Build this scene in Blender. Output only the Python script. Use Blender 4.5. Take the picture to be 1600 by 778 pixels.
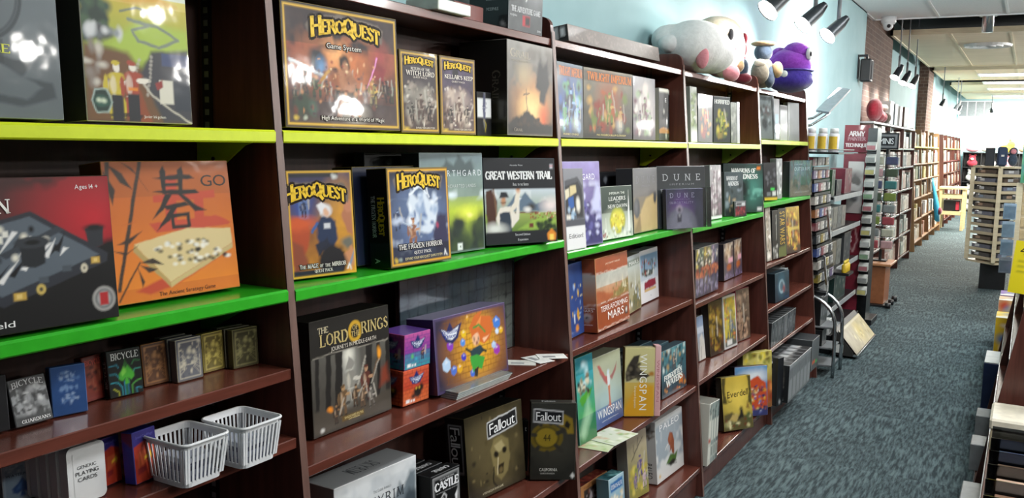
import bpy, bmesh, math, random
import numpy as np
from mathutils import Matrix, Vector

D = bpy.data
SC = bpy.context.scene
COL = SC.collection
for o in list(D.objects):
    D.objects.remove(o)

# ------------------------------------------------------------------ camera
CAM_RIGHT = (0.867955, 0.496168, 0.021709)
CAM_UP = (-0.077399, 0.091959, 0.992750)
CAM_FWD = (-0.490575, 0.863343, -0.118219)
EYE = 1.53777
cam_data = D.cameras.new('camera')
cam_data.sensor_width = 36.0
cam_data.lens = 1410.076 / 1600.0 * 36.0
cam_data.clip_start = 0.02
cam_data.clip_end = 200
cam = D.objects.new('camera', cam_data)
COL.objects.link(cam)
m4 = Matrix.Identity(4)
for i in range(3):
    m4[i][0] = CAM_RIGHT[i]
    m4[i][1] = CAM_UP[i]
    m4[i][2] = -CAM_FWD[i]
m4[2][3] = EYE
cam.matrix_world = m4
SC.camera = cam

# ------------------------------------------------------------------ view, world, big lights
SC.view_settings.view_transform = 'Standard'
SC.view_settings.look = 'None'
SC.view_settings.gamma = 1.0
SC.view_settings.use_curve_mapping = False
SC.view_settings.exposure = 0.0
try:
    SC.cycles.use_denoising = True
    SC.cycles.max_bounces = 6
    SC.cycles.diffuse_bounces = 3
    SC.cycles.glossy_bounces = 3
    SC.cycles.transmission_bounces = 4
    SC.cycles.transparent_max_bounces = 12
    SC.cycles.caustics_reflective = False
    SC.cycles.caustics_refractive = False
    SC.cycles.sample_clamp_indirect = 6.0
except Exception:
    pass
world = D.worlds.new('shop_ambience')
SC.world = world
world.use_nodes = True
world.node_tree.nodes['Background'].inputs[0].default_value = (0.80, 0.90, 1.0, 1)
world.node_tree.nodes['Background'].inputs[1].default_value = 0.15


def lamp(name, kind, loc, energy, color=(1, 1, 1), target=None, parent=None, **kw):
    l = D.lights.new(name, kind)
    l.energy = energy
    l.color = color
    for k, v in kw.items():
        setattr(l, k, v)
    o = D.objects.new(name, l)
    COL.objects.link(o)
    o.location = loc
    if target is not None:
        d = Vector(target) - Vector(loc)
        o.rotation_euler = d.to_track_quat('-Z', 'Y').to_euler()
    if parent is not None:
        o.parent = parent
        o.matrix_parent_inverse = parent.matrix_world.inverted()
    return o


# fluorescent troffers of the shop ceiling, plus added fill tubes (their fittings are built further down)
CEIL = 2.9
TROFFERS = [(0.45, 2.4), (0.45, 5.6), (0.45, 8.6)]
for x, y in TROFFERS:
    lamp('ceiling_lamp', 'AREA', (x, y, CEIL - 0.03), 54, (0.93, 0.97, 1.0), shape='RECTANGLE', size=0.58, size_y=1.16)
FAR_LIGHTS = [(-0.28, 18.3), (-0.28, 20.4), (-0.28, 22.4), (-0.28, 25.2)]
for x, y in FAR_LIGHTS:
    lamp('ceiling_lamp', 'AREA', (x, y, CEIL - 0.03), 240, (1.0, 0.95, 0.86), shape='RECTANGLE', size=1.18, size_y=0.55)

FILL_TUBES = [(1.5, 1.5, 55), (1.5, 5.2, 55), (1.5, 9.2, 90), (1.7, 13.6, 240), (1.7, 18.0, 330), (1.7, 22.2, 300)]  # added tube lamps outside the view, brightening the ceilings

# geometry of the slanted shelf run on the left (metres)
BAY0, BAYW = 0.1005, 1.22


def front_x(z):
    return -1.1366 - 0.0944 * z


def bay_y(n):
    return BAY0 + BAYW * n


# ------------------------------------------------------------------ colour and materials
def lin(h):
    h = h.lstrip('#')
    if len(h) == 3:
        h = ''.join(a * 2 for a in h)
    c = np.array([int(h[i:i + 2], 16) / 255 for i in (0, 2, 4)])
    return np.where(c <= 0.04045, c / 12.92, ((c + 0.055) / 1.055) ** 2.4)


def rgba(h):
    return tuple(lin(h)) + (1.0,)


def new_mat(name):
    m = D.materials.new(name)
    m.use_nodes = True
    nt = m.node_tree
    return m, nt, nt.nodes, nt.links, nt.nodes['Principled BSDF']


def noise_into(nt, scale, detail=3.0, stretch=(1, 1, 1), coord='Object', rough=0.6):
    tc = nt.nodes.new('ShaderNodeTexCoord')
    mp = nt.nodes.new('ShaderNodeMapping')
    mp.inputs['Scale'].default_value = stretch
    nz = nt.nodes.new('ShaderNodeTexNoise')
    nz.inputs['Scale'].default_value = scale
    nz.inputs['Detail'].default_value = detail
    nz.inputs['Roughness'].default_value = rough
    nt.links.new(tc.outputs[coord], mp.inputs[0])
    nt.links.new(mp.outputs[0], nz.inputs['Vector'])
    return nz


def two_tone(name, c0, c1, scale, stretch=(1, 1, 1), rough=0.5, metal=0.0, bump=0.0, lo=0.35, hi=0.65, coat=0.0, spec=0.5):
    """procedural surface: noise mixes two near colours and can bump"""
    m, nt, N, L, b = new_mat(name)
    nz = noise_into(nt, scale, stretch=stretch)
    r = N.new('ShaderNodeValToRGB')
    r.color_ramp.elements[0].position = lo
    r.color_ramp.elements[1].position = hi
    r.color_ramp.elements[0].color = rgba(c0)
    r.color_ramp.elements[1].color = rgba(c1)
    L.new(nz.outputs['Fac'], r.inputs[0])
    L.new(r.outputs[0], b.inputs['Base Color'])
    b.inputs['Roughness'].default_value = rough
    b.inputs['Metallic'].default_value = metal
    b.inputs['Coat Weight'].default_value = coat
    b.inputs['Coat Roughness'].default_value = 0.08
    b.inputs['Specular IOR Level'].default_value = spec
    if bump:
        bp = N.new('ShaderNodeBump')
        bp.inputs['Strength'].default_value = bump
        bp.inputs['Distance'].default_value = 0.004
        L.new(nz.outputs['Fac'], bp.inputs['Height'])
        L.new(bp.outputs[0], b.inputs['Normal'])
    return m


def printed(name, rough, coat, bump):
    """printed card: the ink is a colour attribute, the film on top is a coat"""
    m, nt, N, L, b = new_mat(name)
    a = N.new('ShaderNodeAttribute')
    a.attribute_name = 'Ink'
    L.new(a.outputs['Color'], b.inputs['Base Color'])
    b.inputs['Roughness'].default_value = rough
    b.inputs['Specular IOR Level'].default_value = 0.25
    b.inputs['Coat Weight'].default_value = coat
    b.inputs['Coat Roughness'].default_value = 0.06
    if bump:
        nz = noise_into(nt, 14.0, detail=2.0)
        bp = N.new('ShaderNodeBump')
        bp.inputs['Strength'].default_value = bump
        bp.inputs['Distance'].default_value = 0.02
        L.new(nz.outputs['Fac'], bp.inputs['Height'])
        L.new(bp.outputs[0], b.inputs['Coat Normal'])
    return m


def glow(name, c, s):
    m, nt, N, L, b = new_mat(name)
    b.inputs['Base Color'].default_value = rgba(c)
    b.inputs['Emission Color'].default_value = rgba(c)
    b.inputs['Emission Strength'].default_value = s
    return m


def clear_film(name, tint='#f4f8fa', cover=0.12, gloss=0.1):
    """thin clear plastic: mostly transparent, a little sheen from a fresnel mix"""
    m, nt, N, L, b = new_mat(name)
    out = N['Material Output']
    tr = N.new('ShaderNodeBsdfTransparent')
    tr.inputs[0].default_value = rgba(tint)
    gl = N.new('ShaderNodeBsdfGlossy')
    gl.inputs['Roughness'].default_value = gloss
    gl.inputs['Color'].default_value = (0.9, 0.93, 0.95, 1)
    fr = N.new('ShaderNodeLayerWeight')
    fr.inputs['Blend'].default_value = 0.25
    ad = N.new('ShaderNodeMath')
    ad.operation = 'MULTIPLY_ADD'
    ad.use_clamp = True
    ad.inputs[1].default_value = 0.35
    ad.inputs[2].default_value = cover * .5
    nz = noise_into(nt, 9.0, detail=1.0)
    bp = N.new('ShaderNodeBump')
    bp.inputs['Strength'].default_value = 0.25
    bp.inputs['Distance'].default_value = 0.02
    L.new(nz.outputs['Fac'], bp.inputs['Height'])
    L.new(bp.outputs[0], gl.inputs['Normal'])
    mx = N.new('ShaderNodeMixShader')
    L.new(fr.outputs['Facing'], ad.inputs[0])
    L.new(ad.outputs[0], mx.inputs[0])
    L.new(tr.outputs[0], mx.inputs[1])
    L.new(gl.outputs[0], mx.inputs[2])
    L.new(mx.outputs[0], out.inputs[0])
    return m


M = {}
M['wood'] = two_tone('cherry_laminate', '#47261f', '#653a31', 5.0, (9, 9, 0.7), 0.33, lo=0.3, hi=0.75, coat=0.15)
M['shelfwood'] = two_tone('cherry_shelf_laminate', '#50291f', '#6c3a2f', 5.0, (9, 0.7, 9), 0.26, lo=0.3, hi=0.75, coat=0.2)
M['edge'] = two_tone('edge_band', '#5c423b', '#6f534a', 6.0, (6, 6, 0.6), 0.4)
M['backboard'] = two_tone('back_board', '#3a221d', '#4c2d26', 4.0, (1, 8, 0.8), 0.5)
M['oak'] = two_tone('oak_laminate', '#7d5c3e', '#9a754f', 5.0, (9, 9, 0.7), 0.4)
M['lime'] = two_tone('lime_powder_coat', '#d0e21a', '#d8ea20', 30, rough=0.35, coat=0.2)
M['washedlime'] = two_tone('light_washed_lime_coat', '#c6dc5c', '#d0e468', 30, rough=0.35, coat=0.2)  # lime coat made paler, light washing it out put into the colour
M['green'] = two_tone('green_powder_coat', '#2aa51e', '#30b024', 30, rough=0.3, coat=0.25)
M['black'] = two_tone('black_plastic', '#101113', '#1a1b1e', 20, rough=0.4)
M['blackmetal'] = two_tone('black_metal', '#141517', '#202225', 20, rough=0.35, metal=0.4)
M['grey'] = two_tone('grey_plastic', '#6f7376', '#7d8184', 20, rough=0.45)
M['chrome'] = two_tone('brushed_steel', '#a9adb0', '#c4c8ca', 40, rough=0.25, metal=0.9)
M['white'] = two_tone('white_plastic', '#d9dcde', '#e6e8ea', 20, rough=0.4)
M['offwhite'] = two_tone('white_card', '#cfd0cc', '#dedfda', 20, rough=0.55)
M['cream'] = two_tone('cream_wood', '#cfc2a2', '#ddd1b4', 5, (1, 1, 6), rough=0.5)
M['pine'] = two_tone('pine_wood', '#d8bd8a', '#e4cc9b', 5, (1, 1, 6), rough=0.5)
M['burgundy'] = two_tone('burgundy_panel', '#6c1c2c', '#7a2434', 12, rough=0.4)
M['wall'] = two_tone('pale_teal_paint', '#8eb2b7', '#98bbc0', 2.5, rough=0.7, bump=0.05)
M['farwall'] = two_tone('shelf_lined_wall', '#5c5650', '#7c766c', 1.5, rough=0.8)
M['ceiltile'] = two_tone('white_ceiling_tile', '#e6e9ea', '#f0f2f2', 60, rough=0.85, bump=0.2)
M['ceilwood'] = two_tone('tan_ceiling_panel', '#dccbb0', '#e8d8be', 3, (0.6, 6, 6), rough=0.6)
M['plenum'] = two_tone('dark_plenum', '#16181d', '#22252b', 3, rough=0.9)
M['card'] = printed('printed_card', 0.45, 0.1, 0.0)
M['wrap'] = printed('shrink_wrapped_card', 0.42, 0.35, 0.03)
M['lit'] = glow('lit_lens', '#fff8ee', 14.0)
M['tube'] = glow('lit_diffuser', '#fff6e6', 5.0)
M['film'] = clear_film('clear_plastic')
M['bagfilm'] = clear_film('clear_bag', cover=0.2, gloss=0.15)
M['smoke'] = clear_film('smoked_plastic', '#8a8f94', 0.1)


def plush(name, c0, c1):
    m = two_tone(name, c0, c1, 60, rough=0.95, bump=0.5, spec=0.1)
    m.node_tree.nodes['Principled BSDF'].inputs['Sheen Weight'].default_value = 0.4
    return m


def plain(c, rough=0.5, metal=0.0, _c={}):
    """one shared speckled material per colour"""
    k = (c, rough, metal)
    if k not in _c:
        b = lin(c)
        c2 = '#%02x%02x%02x' % tuple(int(min(255, max(0, int(c[i:i + 2], 16) * 1.08 + 3))) for i in (1, 3, 5))
        _c[k] = two_tone('finish_' + str(len(_c)), c, c2, 25, rough=rough, metal=metal)
    return _c[k]


def carpet_mat():
    """loop-pile tiles, half a metre square, laid quarter-turned; each tile carries broken streaks"""
    m, nt, N, L, b = new_mat('teal_loop_carpet')
    n1 = noise_into(nt, 9.0, 2.0, (6.5, .8, 1))
    n4 = noise_into(nt, 9.0, 2.2, (9.0, 1.3, 1))
    n2 = noise_into(nt, 150.0, 2.0)
    tc = N.new('ShaderNodeTexCoord')
    ck = N.new('ShaderNodeTexChecker')
    ck.inputs['Scale'].default_value = 2.0
    L.new(tc.outputs['Object'], ck.inputs['Vector'])
    sc = N.new('ShaderNodeMath')
    sc.operation = 'MULTIPLY_ADD'
    sc.inputs[1].default_value = .75
    sc.inputs[2].default_value = .10
    L.new(n4.outputs['Fac'], sc.inputs[0])
    mx = N.new('ShaderNodeMix')
    L.new(ck.outputs['Fac'], mx.inputs['Factor'])
    L.new(n1.outputs['Fac'], mx.inputs['A'])
    L.new(sc.outputs[0], mx.inputs['B'])
    a1 = N.new('ShaderNodeMath')
    a1.operation = 'MULTIPLY_ADD'
    a1.inputs[1].default_value = 0.16
    L.new(n2.outputs['Fac'], a1.inputs[0])
    L.new(mx.outputs['Result'], a1.inputs[2])
    r = N.new('ShaderNodeValToRGB')
    r.color_ramp.elements[0].position = 0.47
    r.color_ramp.elements[1].position = 0.70
    r.color_ramp.elements[0].color = rgba('#293438')
    r.color_ramp.elements[1].color = rgba('#57676a')
    L.new(a1.outputs[0], r.inputs[0])
    L.new(r.outputs[0], b.inputs['Base Color'])
    b.inputs['Roughness'].default_value = 0.9
    b.inputs['Specular IOR Level'].default_value = 0.2
    bp = N.new('ShaderNodeBump')
    bp.inputs['Strength'].default_value = 0.4
    bp.inputs['Distance'].default_value = 0.006
    L.new(a1.outputs[0], bp.inputs['Height'])
    L.new(bp.outputs[0], b.inputs['Normal'])
    return m


def brick_mat():
    m, nt, N, L, b = new_mat('old_brick')
    tc = N.new('ShaderNodeTexCoord')
    sx = N.new('ShaderNodeSeparateXYZ')
    cx = N.new('ShaderNodeCombineXYZ')
    ad = N.new('ShaderNodeMath')
    ad.operation = 'ADD'
    L.new(tc.outputs['Object'], sx.inputs[0])
    L.new(sx.outputs['X'], ad.inputs[0])
    L.new(sx.outputs['Y'], ad.inputs[1])
    L.new(ad.outputs[0], cx.inputs['X'])
    L.new(sx.outputs['Z'], cx.inputs['Y'])
    br = N.new('ShaderNodeTexBrick')
    br.inputs['Scale'].default_value = 4.5
    br.inputs['Color1'].default_value = rgba('#553d34')
    br.inputs['Color2'].default_value = rgba('#6f5447')
    br.inputs['Mortar'].default_value = rgba('#82746a')
    br.inputs['Mortar Size'].default_value = 0.015
    L.new(cx.outputs[0], br.inputs['Vector'])
    L.new(br.outputs['Color'], b.inputs['Base Color'])
    b.inputs['Roughness'].default_value = 0.85
    return m


M['carpet'] = carpet_mat()
M['brick'] = brick_mat()


# ------------------------------------------------------------------ mesh builder
class MB:
    def __init__(self):
        self.v, self.f, self.mi, self.mats = [], [], [], []

    def slot(self, m):
        m = M[m] if isinstance(m, str) else m
        if m not in self.mats:
            self.mats.append(m)
        return self.mats.index(m)

    def add(self, verts, faces, m):
        b = len(self.v)
        s = self.slot(m)
        self.v += [tuple(p) for p in verts]
        for f in faces:
            self.f.append(tuple(i + b for i in f))
            self.mi.append(s)
        return self

    def box(self, x0, y0, z0, x1, y1, z1, m, c=0.0):
        """box with chamfered edges of width c"""
        if c <= 0:
            vs = [(x, y, z) for x in (x0, x1) for y in (y0, y1) for z in (z0, z1)]
            fs = [(0, 1, 3, 2), (4, 6, 7, 5), (0, 4, 5, 1), (2, 3, 7, 6), (0, 2, 6, 4), (1, 5, 7, 3)]
            return self.add(vs, fs, m)
        vs, fs = chamfer_box(x0, y0, z0, x1, y1, z1, c)
        return self.add(vs, fs, m)

    def tube(self, pts, r, m, n=10, caps=True):
        pts = [Vector(p) for p in pts]
        rr = r if isinstance(r, (list, tuple)) else [r] * len(pts)
        vs, fs = [], []
        up = None
        for i, p in enumerate(pts):
            d = (pts[min(i + 1, len(pts) - 1)] - pts[max(i - 1, 0)]).normalized()
            if up is None:
                a = Vector((0, 0, 1)) if abs(d.z) < 0.9 else Vector((1, 0, 0))
                up = (a - d * a.dot(d)).normalized()
            else:
                up = (up - d * up.dot(d)).normalized()
            s = d.cross(up)
            for k in range(n):
                t = 2 * math.pi * k / n
                vs.append(p + (up * math.cos(t) + s * math.sin(t)) * rr[i])
        for i in range(len(pts) - 1):
            for k in range(n):
                a, b2 = i * n + k, i * n + (k + 1) % n
                fs.append((a, b2, b2 + n, a + n))
        if caps:
            fs.append(tuple(range(n - 1, -1, -1)))
            fs.append(tuple(range((len(pts) - 1) * n, len(pts) * n)))
        return self.add(vs, fs, m)

    def lathe(self, cx, cy, prof, m, n=20):
        vs, fs = [], []
        for r, z in prof:
            for k in range(n):
                t = 2 * math.pi * k / n
                vs.append((cx + r * math.cos(t), cy + r * math.sin(t), z))
        for i in range(len(prof) - 1):
            for k in range(n):
                a, b2 = i * n + k, i * n + (k + 1) % n
                fs.append((a, b2, b2 + n, a + n))
        fs.append(tuple(range(n - 1, -1, -1)))
        fs.append(tuple(range((len(prof) - 1) * n, len(prof) * n)))
        return self.add(vs, fs, m)

    def prism(self, poly, axis, a0, a1, m):
        """extrude a 2-D polygon along an axis ('x','y','z') between a0 and a1"""
        n = len(poly)

        def pt(p, a):
            return {'x': (a, p[0], p[1]), 'y': (p[0], a, p[1]), 'z': (p[0], p[1], a)}[axis]
        vs = [pt(p, a0) for p in poly] + [pt(p, a1) for p in poly]
        fs = [tuple(range(n)), tuple(range(2 * n - 1, n - 1, -1))]
        fs += [(i, i + n, (i + 1) % n + n, (i + 1) % n) for i in range(n)]
        return self.add(vs, fs, m)

    def blob(self, c, r, m, seg=14, rot=None, warp=None):
        vs, fs = [], []
        rings = seg // 2 + 1
        for i in range(rings + 1):
            ph = math.pi * i / rings
            for k in range(seg):
                t = 2 * math.pi * k / seg
                p = Vector((math.sin(ph) * math.cos(t), math.sin(ph) * math.sin(t), math.cos(ph)))
                if warp:
                    p = Vector(warp(p))
                p = Vector((p.x * r[0], p.y * r[1], p.z * r[2]))
                if rot is not None:
                    p = rot @ p
                vs.append(p + Vector(c))
        for i in range(rings):
            for k in range(seg):
                a, b2 = i * seg + k, i * seg + (k + 1) % seg
                fs.append((a, a + seg, b2 + seg, b2))
        return self.add(vs, fs, m)

    def build(self, name, parent=None, smooth=False, loc=None):
        me = D.meshes.new(name)
        me.from_pydata([tuple(p) for p in self.v], [], self.f)
        for m in self.mats:
            me.materials.append(m)
        me.polygons.foreach_set('material_index', self.mi)
        if smooth:
            me.polygons.foreach_set('use_smooth', [True] * len(me.polygons))
        bm = bmesh.new()
        bm.from_mesh(me)
        bmesh.ops.remove_doubles(bm, verts=bm.verts, dist=1e-6)
        bmesh.ops.recalc_face_normals(bm, faces=bm.faces)
        bm.to_mesh(me)
        bm.free()
        me.update()
        o = D.objects.new(name, me)
        COL.objects.link(o)
        if loc is not None:
            o.location = loc
        if parent is not None:
            o.parent = parent
        return o


def chamfer_box(x0, y0, z0, x1, y1, z1, c):
    lo, hi = (x0, y0, z0), (x1, y1, z1)
    vs, idx = [], {}
    for cx in (0, 1):
        for cy in (0, 1):
            for cz in (0, 1):
                s = (cx, cy, cz)
                for ax in range(3):
                    p = []
                    for k in range(3):
                        e = (hi if s[k] else lo)[k]
                        p.append(e if k == ax else e + (-c if s[k] else c))
                    idx[(s, ax)] = len(vs)
                    vs.append(tuple(p))
    fs = []
    for ax in range(3):
        u, w = [(1, 2), (0, 2), (0, 1)][ax]
        for side in (0, 1):
            q = []
            for a, b2 in ((0, 0), (1, 0), (1, 1), (0, 1)):
                s = [0, 0, 0]
                s[ax], s[u], s[w] = side, a, b2
                q.append(idx[(tuple(s), ax)])
            fs.append(tuple(q))
        for a in (0, 1):
            for b2 in (0, 1):
                s0, s1 = [0, 0, 0], [0, 0, 0]
                s0[ax], s1[ax] = 0, 1
                s0[u] = s1[u] = a
                s0[w] = s1[w] = b2
                s0, s1 = tuple(s0), tuple(s1)
                fs.append((idx[(s0, u)], idx[(s1, u)], idx[(s1, w)], idx[(s0, w)]))
    for cx in (0, 1):
        for cy in (0, 1):
            for cz in (0, 1):
                s = (cx, cy, cz)
                fs.append(tuple(idx[(s, a)] for a in range(3)))
    return vs, fs


def tag(o, label, cat, group=None, kind=None):
    o['label'] = label
    o['category'] = cat
    if group:
        o['group'] = group
    if kind:
        o['kind'] = kind
    return o


def empty(name, loc, label, cat, group=None, rz=0.0):
    o = D.objects.new(name, None)
    o.empty_display_size = 0.05
    COL.objects.link(o)
    o.location = loc
    o.rotation_euler = (0, 0, rz)
    bpy_update()
    return tag(o, label, cat, group)


def bpy_update():
    pass


def part(mb, name, root, label=None, smooth=False):
    """link a mesh whose vertices are in world space under a thing standing at root.location (rotation 0)"""
    ox, oy, oz = root_world(root)
    mb.v = [(p[0] - ox, p[1] - oy, p[2] - oz) for p in mb.v]
    o = mb.build(name, root, smooth)
    if label:
        o['label'] = label
    return o


def root_world(root):
    x, y, z = root.location
    p = root.parent
    while p is not None:
        x, y, z = x + p.location[0], y + p.location[1], z + p.location[2]
        p = p.parent
    return x, y, z


def struct(mb, name, smooth=False):
    o = mb.build(name, None, smooth)
    o['kind'] = 'structure'
    return o


# ------------------------------------------------------------------ lettering
LETTERS = {}


def load_letters():
    chars = "ABCDEFGHIJKLMNOPQRSTUVWXYZabcdefghijklmnopqrstuvwxyz0123456789.,:;'-+&!/*()#%$"
    tmp = []
    for ch in chars:
        cu = D.curves.new('glyph', 'FONT')
        cu.body = ch
        cu.size = 1.0
        cu.resolution_u = 3
        o = D.objects.new('glyph', cu)
        COL.objects.link(o)
        tmp.append((ch, o))
    dg = bpy.context.evaluated_depsgraph_get()
    dg.update()
    for ch, o in tmp:
        me = o.evaluated_get(dg).to_mesh()
        v = np.array([p.co[:2] for p in me.vertices]) if len(me.vertices) else np.zeros((0, 2))
        f = [tuple(p.vertices) for p in me.polygons]
        LETTERS[ch] = (v, f)
        o.evaluated_get(dg).to_mesh_clear()
    for ch, o in tmp:
        cu = o.data
        D.objects.remove(o)
        D.curves.remove(cu)
    cap = LETTERS['H'][0][:, 1].max()
    for ch in list(LETTERS):
        v, f = LETTERS[ch]
        v = v / cap
        if len(v):
            x0 = v[:, 0].min()
            wd = v[:, 0].max() - x0
            v = v - np.array([x0, 0])
        else:
            wd = 0.3
        LETTERS[ch] = (v, f, wd)


load_letters()

# serif capitals as strokes: x0,y0,x1,y1[,weight]; weight 0 thin, 1 thick
SER = {
    'A': (.8, [(0, 0, .38, 1, 0), (.4, 1, .8, 0, 1), (.18, .35, .6, .35, 0)]),
    'B': (.65, [(.1, 0, .1, 1, 1), (.1, 1, .45, 1, 0), (.45, 1, .58, .77, 1), (.58, .77, .45, .53, 1), (.1, .53, .45, .53, 0), (.45, .53, .63, .27, 1), (.63, .27, .45, 0, 1), (.1, 0, .45, 0, 0)]),
    'C': (.72, [(.7, .8, .5, 1, 0), (.5, 1, .25, .95, 0), (.25, .95, .06, .65, 1), (.06, .65, .06, .35, 1), (.06, .35, .25, .04, 1), (.25, .04, .5, 0, 0), (.5, 0, .7, .2, 0)]),
    'D': (.78, [(.1, 0, .1, 1, 1), (.1, 1, .45, 1, 0), (.45, 1, .7, .7, 1), (.7, .7, .7, .3, 1), (.7, .3, .45, 0, 1), (.45, 0, .1, 0, 0)]),
    'E': (.62, [(.1, 0, .1, 1, 1), (.1, 1, .58, 1, 0), (.58, 1, .58, .82, 0), (.1, .52, .45, .52, 0), (.1, 0, .6, 0, 0), (.6, 0, .6, .2, 0)]),
    'F': (.6, [(.1, 0, .1, 1, 1), (.1, 1, .56, 1, 0), (.56, 1, .56, .82, 0), (.1, .52, .42, .52, 0)]),
    'G': (.78, [(.7, .8, .5, 1, 0), (.5, 1, .25, .95, 0), (.25, .95, .06, .65, 1), (.06, .65, .06, .35, 1), (.06, .35, .25, .04, 1), (.25, .04, .5, 0, 0), (.5, 0, .7, .1, 0), (.7, .1, .7, .42, 1), (.5, .42, .78, .42, 0)]),
    'H': (.8, [(.1, 0, .1, 1, 1), (.7, 0, .7, 1, 1), (.1, .52, .7, .52, 0)]),
    'I': (.25, [(.12, 0, .12, 1, 1)]),
    'J': (.4, [(.28, 1, .28, .2, 1), (.28, .2, .1, -.05, 0)]),
    'K': (.75, [(.1, 0, .1, 1, 1), (.1, .45, .65, 1, 0), (.28, .6, .72, 0, 1)]),
    'L': (.6, [(.1, 0, .1, 1, 1), (.1, 0, .56, 0, 0), (.56, 0, .56, .25, 0)]),
    'M': (.95, [(.08, 0, .14, 1, 0), (.14, 1, .47, .05, 1), (.47, .05, .8, 1, 0), (.8, 1, .86, 0, 1)]),
    'N': (.82, [(.1, 0, .1, 1, 0), (.1, 1, .7, 0, 1), (.7, 0, .7, 1, 0)]),
    'O': (.8, [(.4, 1, .15, .85, 0), (.15, .85, .05, .5, 1), (.05, .5, .15, .15, 1), (.15, .15, .4, 0, 0), (.4, 0, .65, .15, 0), (.65, .15, .75, .5, 1), (.75, .5, .65, .85, 1), (.65, .85, .4, 1, 0)]),
    'P': (.62, [(.1, 0, .1, 1, 1), (.1, 1, .45, 1, 0), (.45, 1, .6, .75, 1), (.6, .75, .45, .48, 1), (.1, .48, .45, .48, 0)]),
    'Q': (.85, [(.4, 1, .15, .85, 0), (.15, .85, .05, .5, 1), (.05, .5, .15, .15, 1), (.15, .15, .4, 0, 0), (.4, 0, .65, .15, 0), (.65, .15, .75, .5, 1), (.75, .5, .65, .85, 1), (.65, .85, .4, 1, 0), (.45, .2, .85, -.2, 1)]),
    'R': (.75, [(.1, 0, .1, 1, 1), (.1, 1, .45, 1, 0), (.45, 1, .6, .77, 1), (.6, .77, .45, .52, 1), (.1, .52, .45, .52, 0), (.4, .52, .72, 0, 1)]),
    'S': (.6, [(.52, .82, .35, 1, 0), (.35, 1, .12, .88, 0), (.12, .88, .12, .65, 1), (.12, .65, .5, .4, 1), (.5, .4, .5, .15, 1), (.5, .15, .28, 0, 0), (.28, 0, .06, .2, 0)]),
    'T': (.7, [(.35, 0, .35, 1, 1), (.02, 1, .68, 1, 0), (.02, 1, .02, .8, 0), (.68, 1, .68, .8, 0)]),
    'U': (.78, [(.1, 1, .1, .25, 1), (.1, .25, .25, .02, 1), (.25, .02, .5, .02, 0), (.5, .02, .67, .25, 0), (.67, .25, .67, 1, 0)]),
    'V': (.78, [(.02, 1, .38, 0, 1), (.38, 0, .74, 1, 0)]),
    'W': (1.1, [(.02, 1, .28, 0, 1), (.28, 0, .54, 1, 0), (.54, 1, .8, 0, 1), (.8, 0, 1.06, 1, 0)]),
    'X': (.76, [(.04, 1, .72, 0, 1), (.04, 0, .7, 1, 0)]),
    'Y': (.74, [(.02, 1, .36, .45, 1), (.36, .45, .7, 1, 0), (.36, .45, .36, 0, 1)]),
    'Z': (.68, [(.05, 1, .62, 1, 0), (.62, 1, .05, 0, 1), (.05, 0, .64, 0, 0)]),
    "'": (.2, [(.1, 1, .06, .75, 1)]),
    '4': (.7, [(.5, 0, .5, 1, 1), (.5, 1, .03, .3, 0), (.03, .3, .68, .3, 0)]),
}


def serif_glyph(ch, thick=.17, thin=.09):
    wd, st = SER[ch]
    v, f = [], []

    def ribbon(x0, y0, x1, y1, t):
        dx, dy = x1 - x0, y1 - y0
        l = math.hypot(dx, dy) or 1
        ex, ey = dx / l * t * .25, dy / l * t * .25
        nx, ny = -dy / l * t / 2, dx / l * t / 2
        b = len(v)
        v.extend([(x0 - ex + nx, y0 - ey + ny), (x0 - ex - nx, y0 - ey - ny), (x1 + ex - nx, y1 + ey - ny), (x1 + ex + nx, y1 + ey + ny)])
        f.append((b, b + 1, b + 2, b + 3))
    for x0, y0, x1, y1, k in st:
        ribbon(x0, y0, x1, y1, thick if k else thin)
        if abs(y1 - y0) > 0.6:
            for x, y in ((x0, y0), (x1, y1)):
                if y in (0, 1):
                    ribbon(x - .13, y, x + .13, y, .075)
    return np.array(v), f, wd


def text_polys(s, font='s', track=0.12, bold=0.0):
    """list of (verts, faces) laid out left to right with cap height 1; returns total width"""
    x, out = 0.0, []
    for ch in s:
        if ch == ' ':
            x += 0.42
            continue
        scale = 1.0
        if font == 'r' and ch.upper() in SER:
            v, f, wd = serif_glyph(ch.upper())
            if ch.islower():
                scale = 0.76
        elif font == 'rb' and ch.upper() in SER:
            v, f, wd = serif_glyph(ch.upper(), .27, .15)
            if ch.islower():
                scale = 0.78
        elif font == 'th' and ch.upper() in SER:
            wd, st = SER[ch.upper()]
            v, f, wd = serif_glyph(ch.upper(), .10, .10)
        else:
            v, f, wd = LETTERS.get(ch, LETTERS['-'])
        if len(v):
            out.append((v * scale + np.array([x, 0]), f))
        x += wd * scale + track
    return out, max(x - track, 1e-3)

# ------------------------------------------------------------------ printing on card
def vnoise(x, y, seed):
    rs = np.random.RandomState(seed)
    t = rs.rand(64, 64)
    xi, yi = np.floor(x).astype(int), np.floor(y).astype(int)
    fx, fy = x - xi, y - yi
    fx, fy = fx * fx * (3 - 2 * fx), fy * fy * (3 - 2 * fy)
    a, b = t[xi % 64, yi % 64], t[(xi + 1) % 64, yi % 64]
    c, d = t[xi % 64, (yi + 1) % 64], t[(xi + 1) % 64, (yi + 1) % 64]
    return (a * (1 - fx) + b * fx) * (1 - fy) + (c * (1 - fx) + d * fx) * fy


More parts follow.
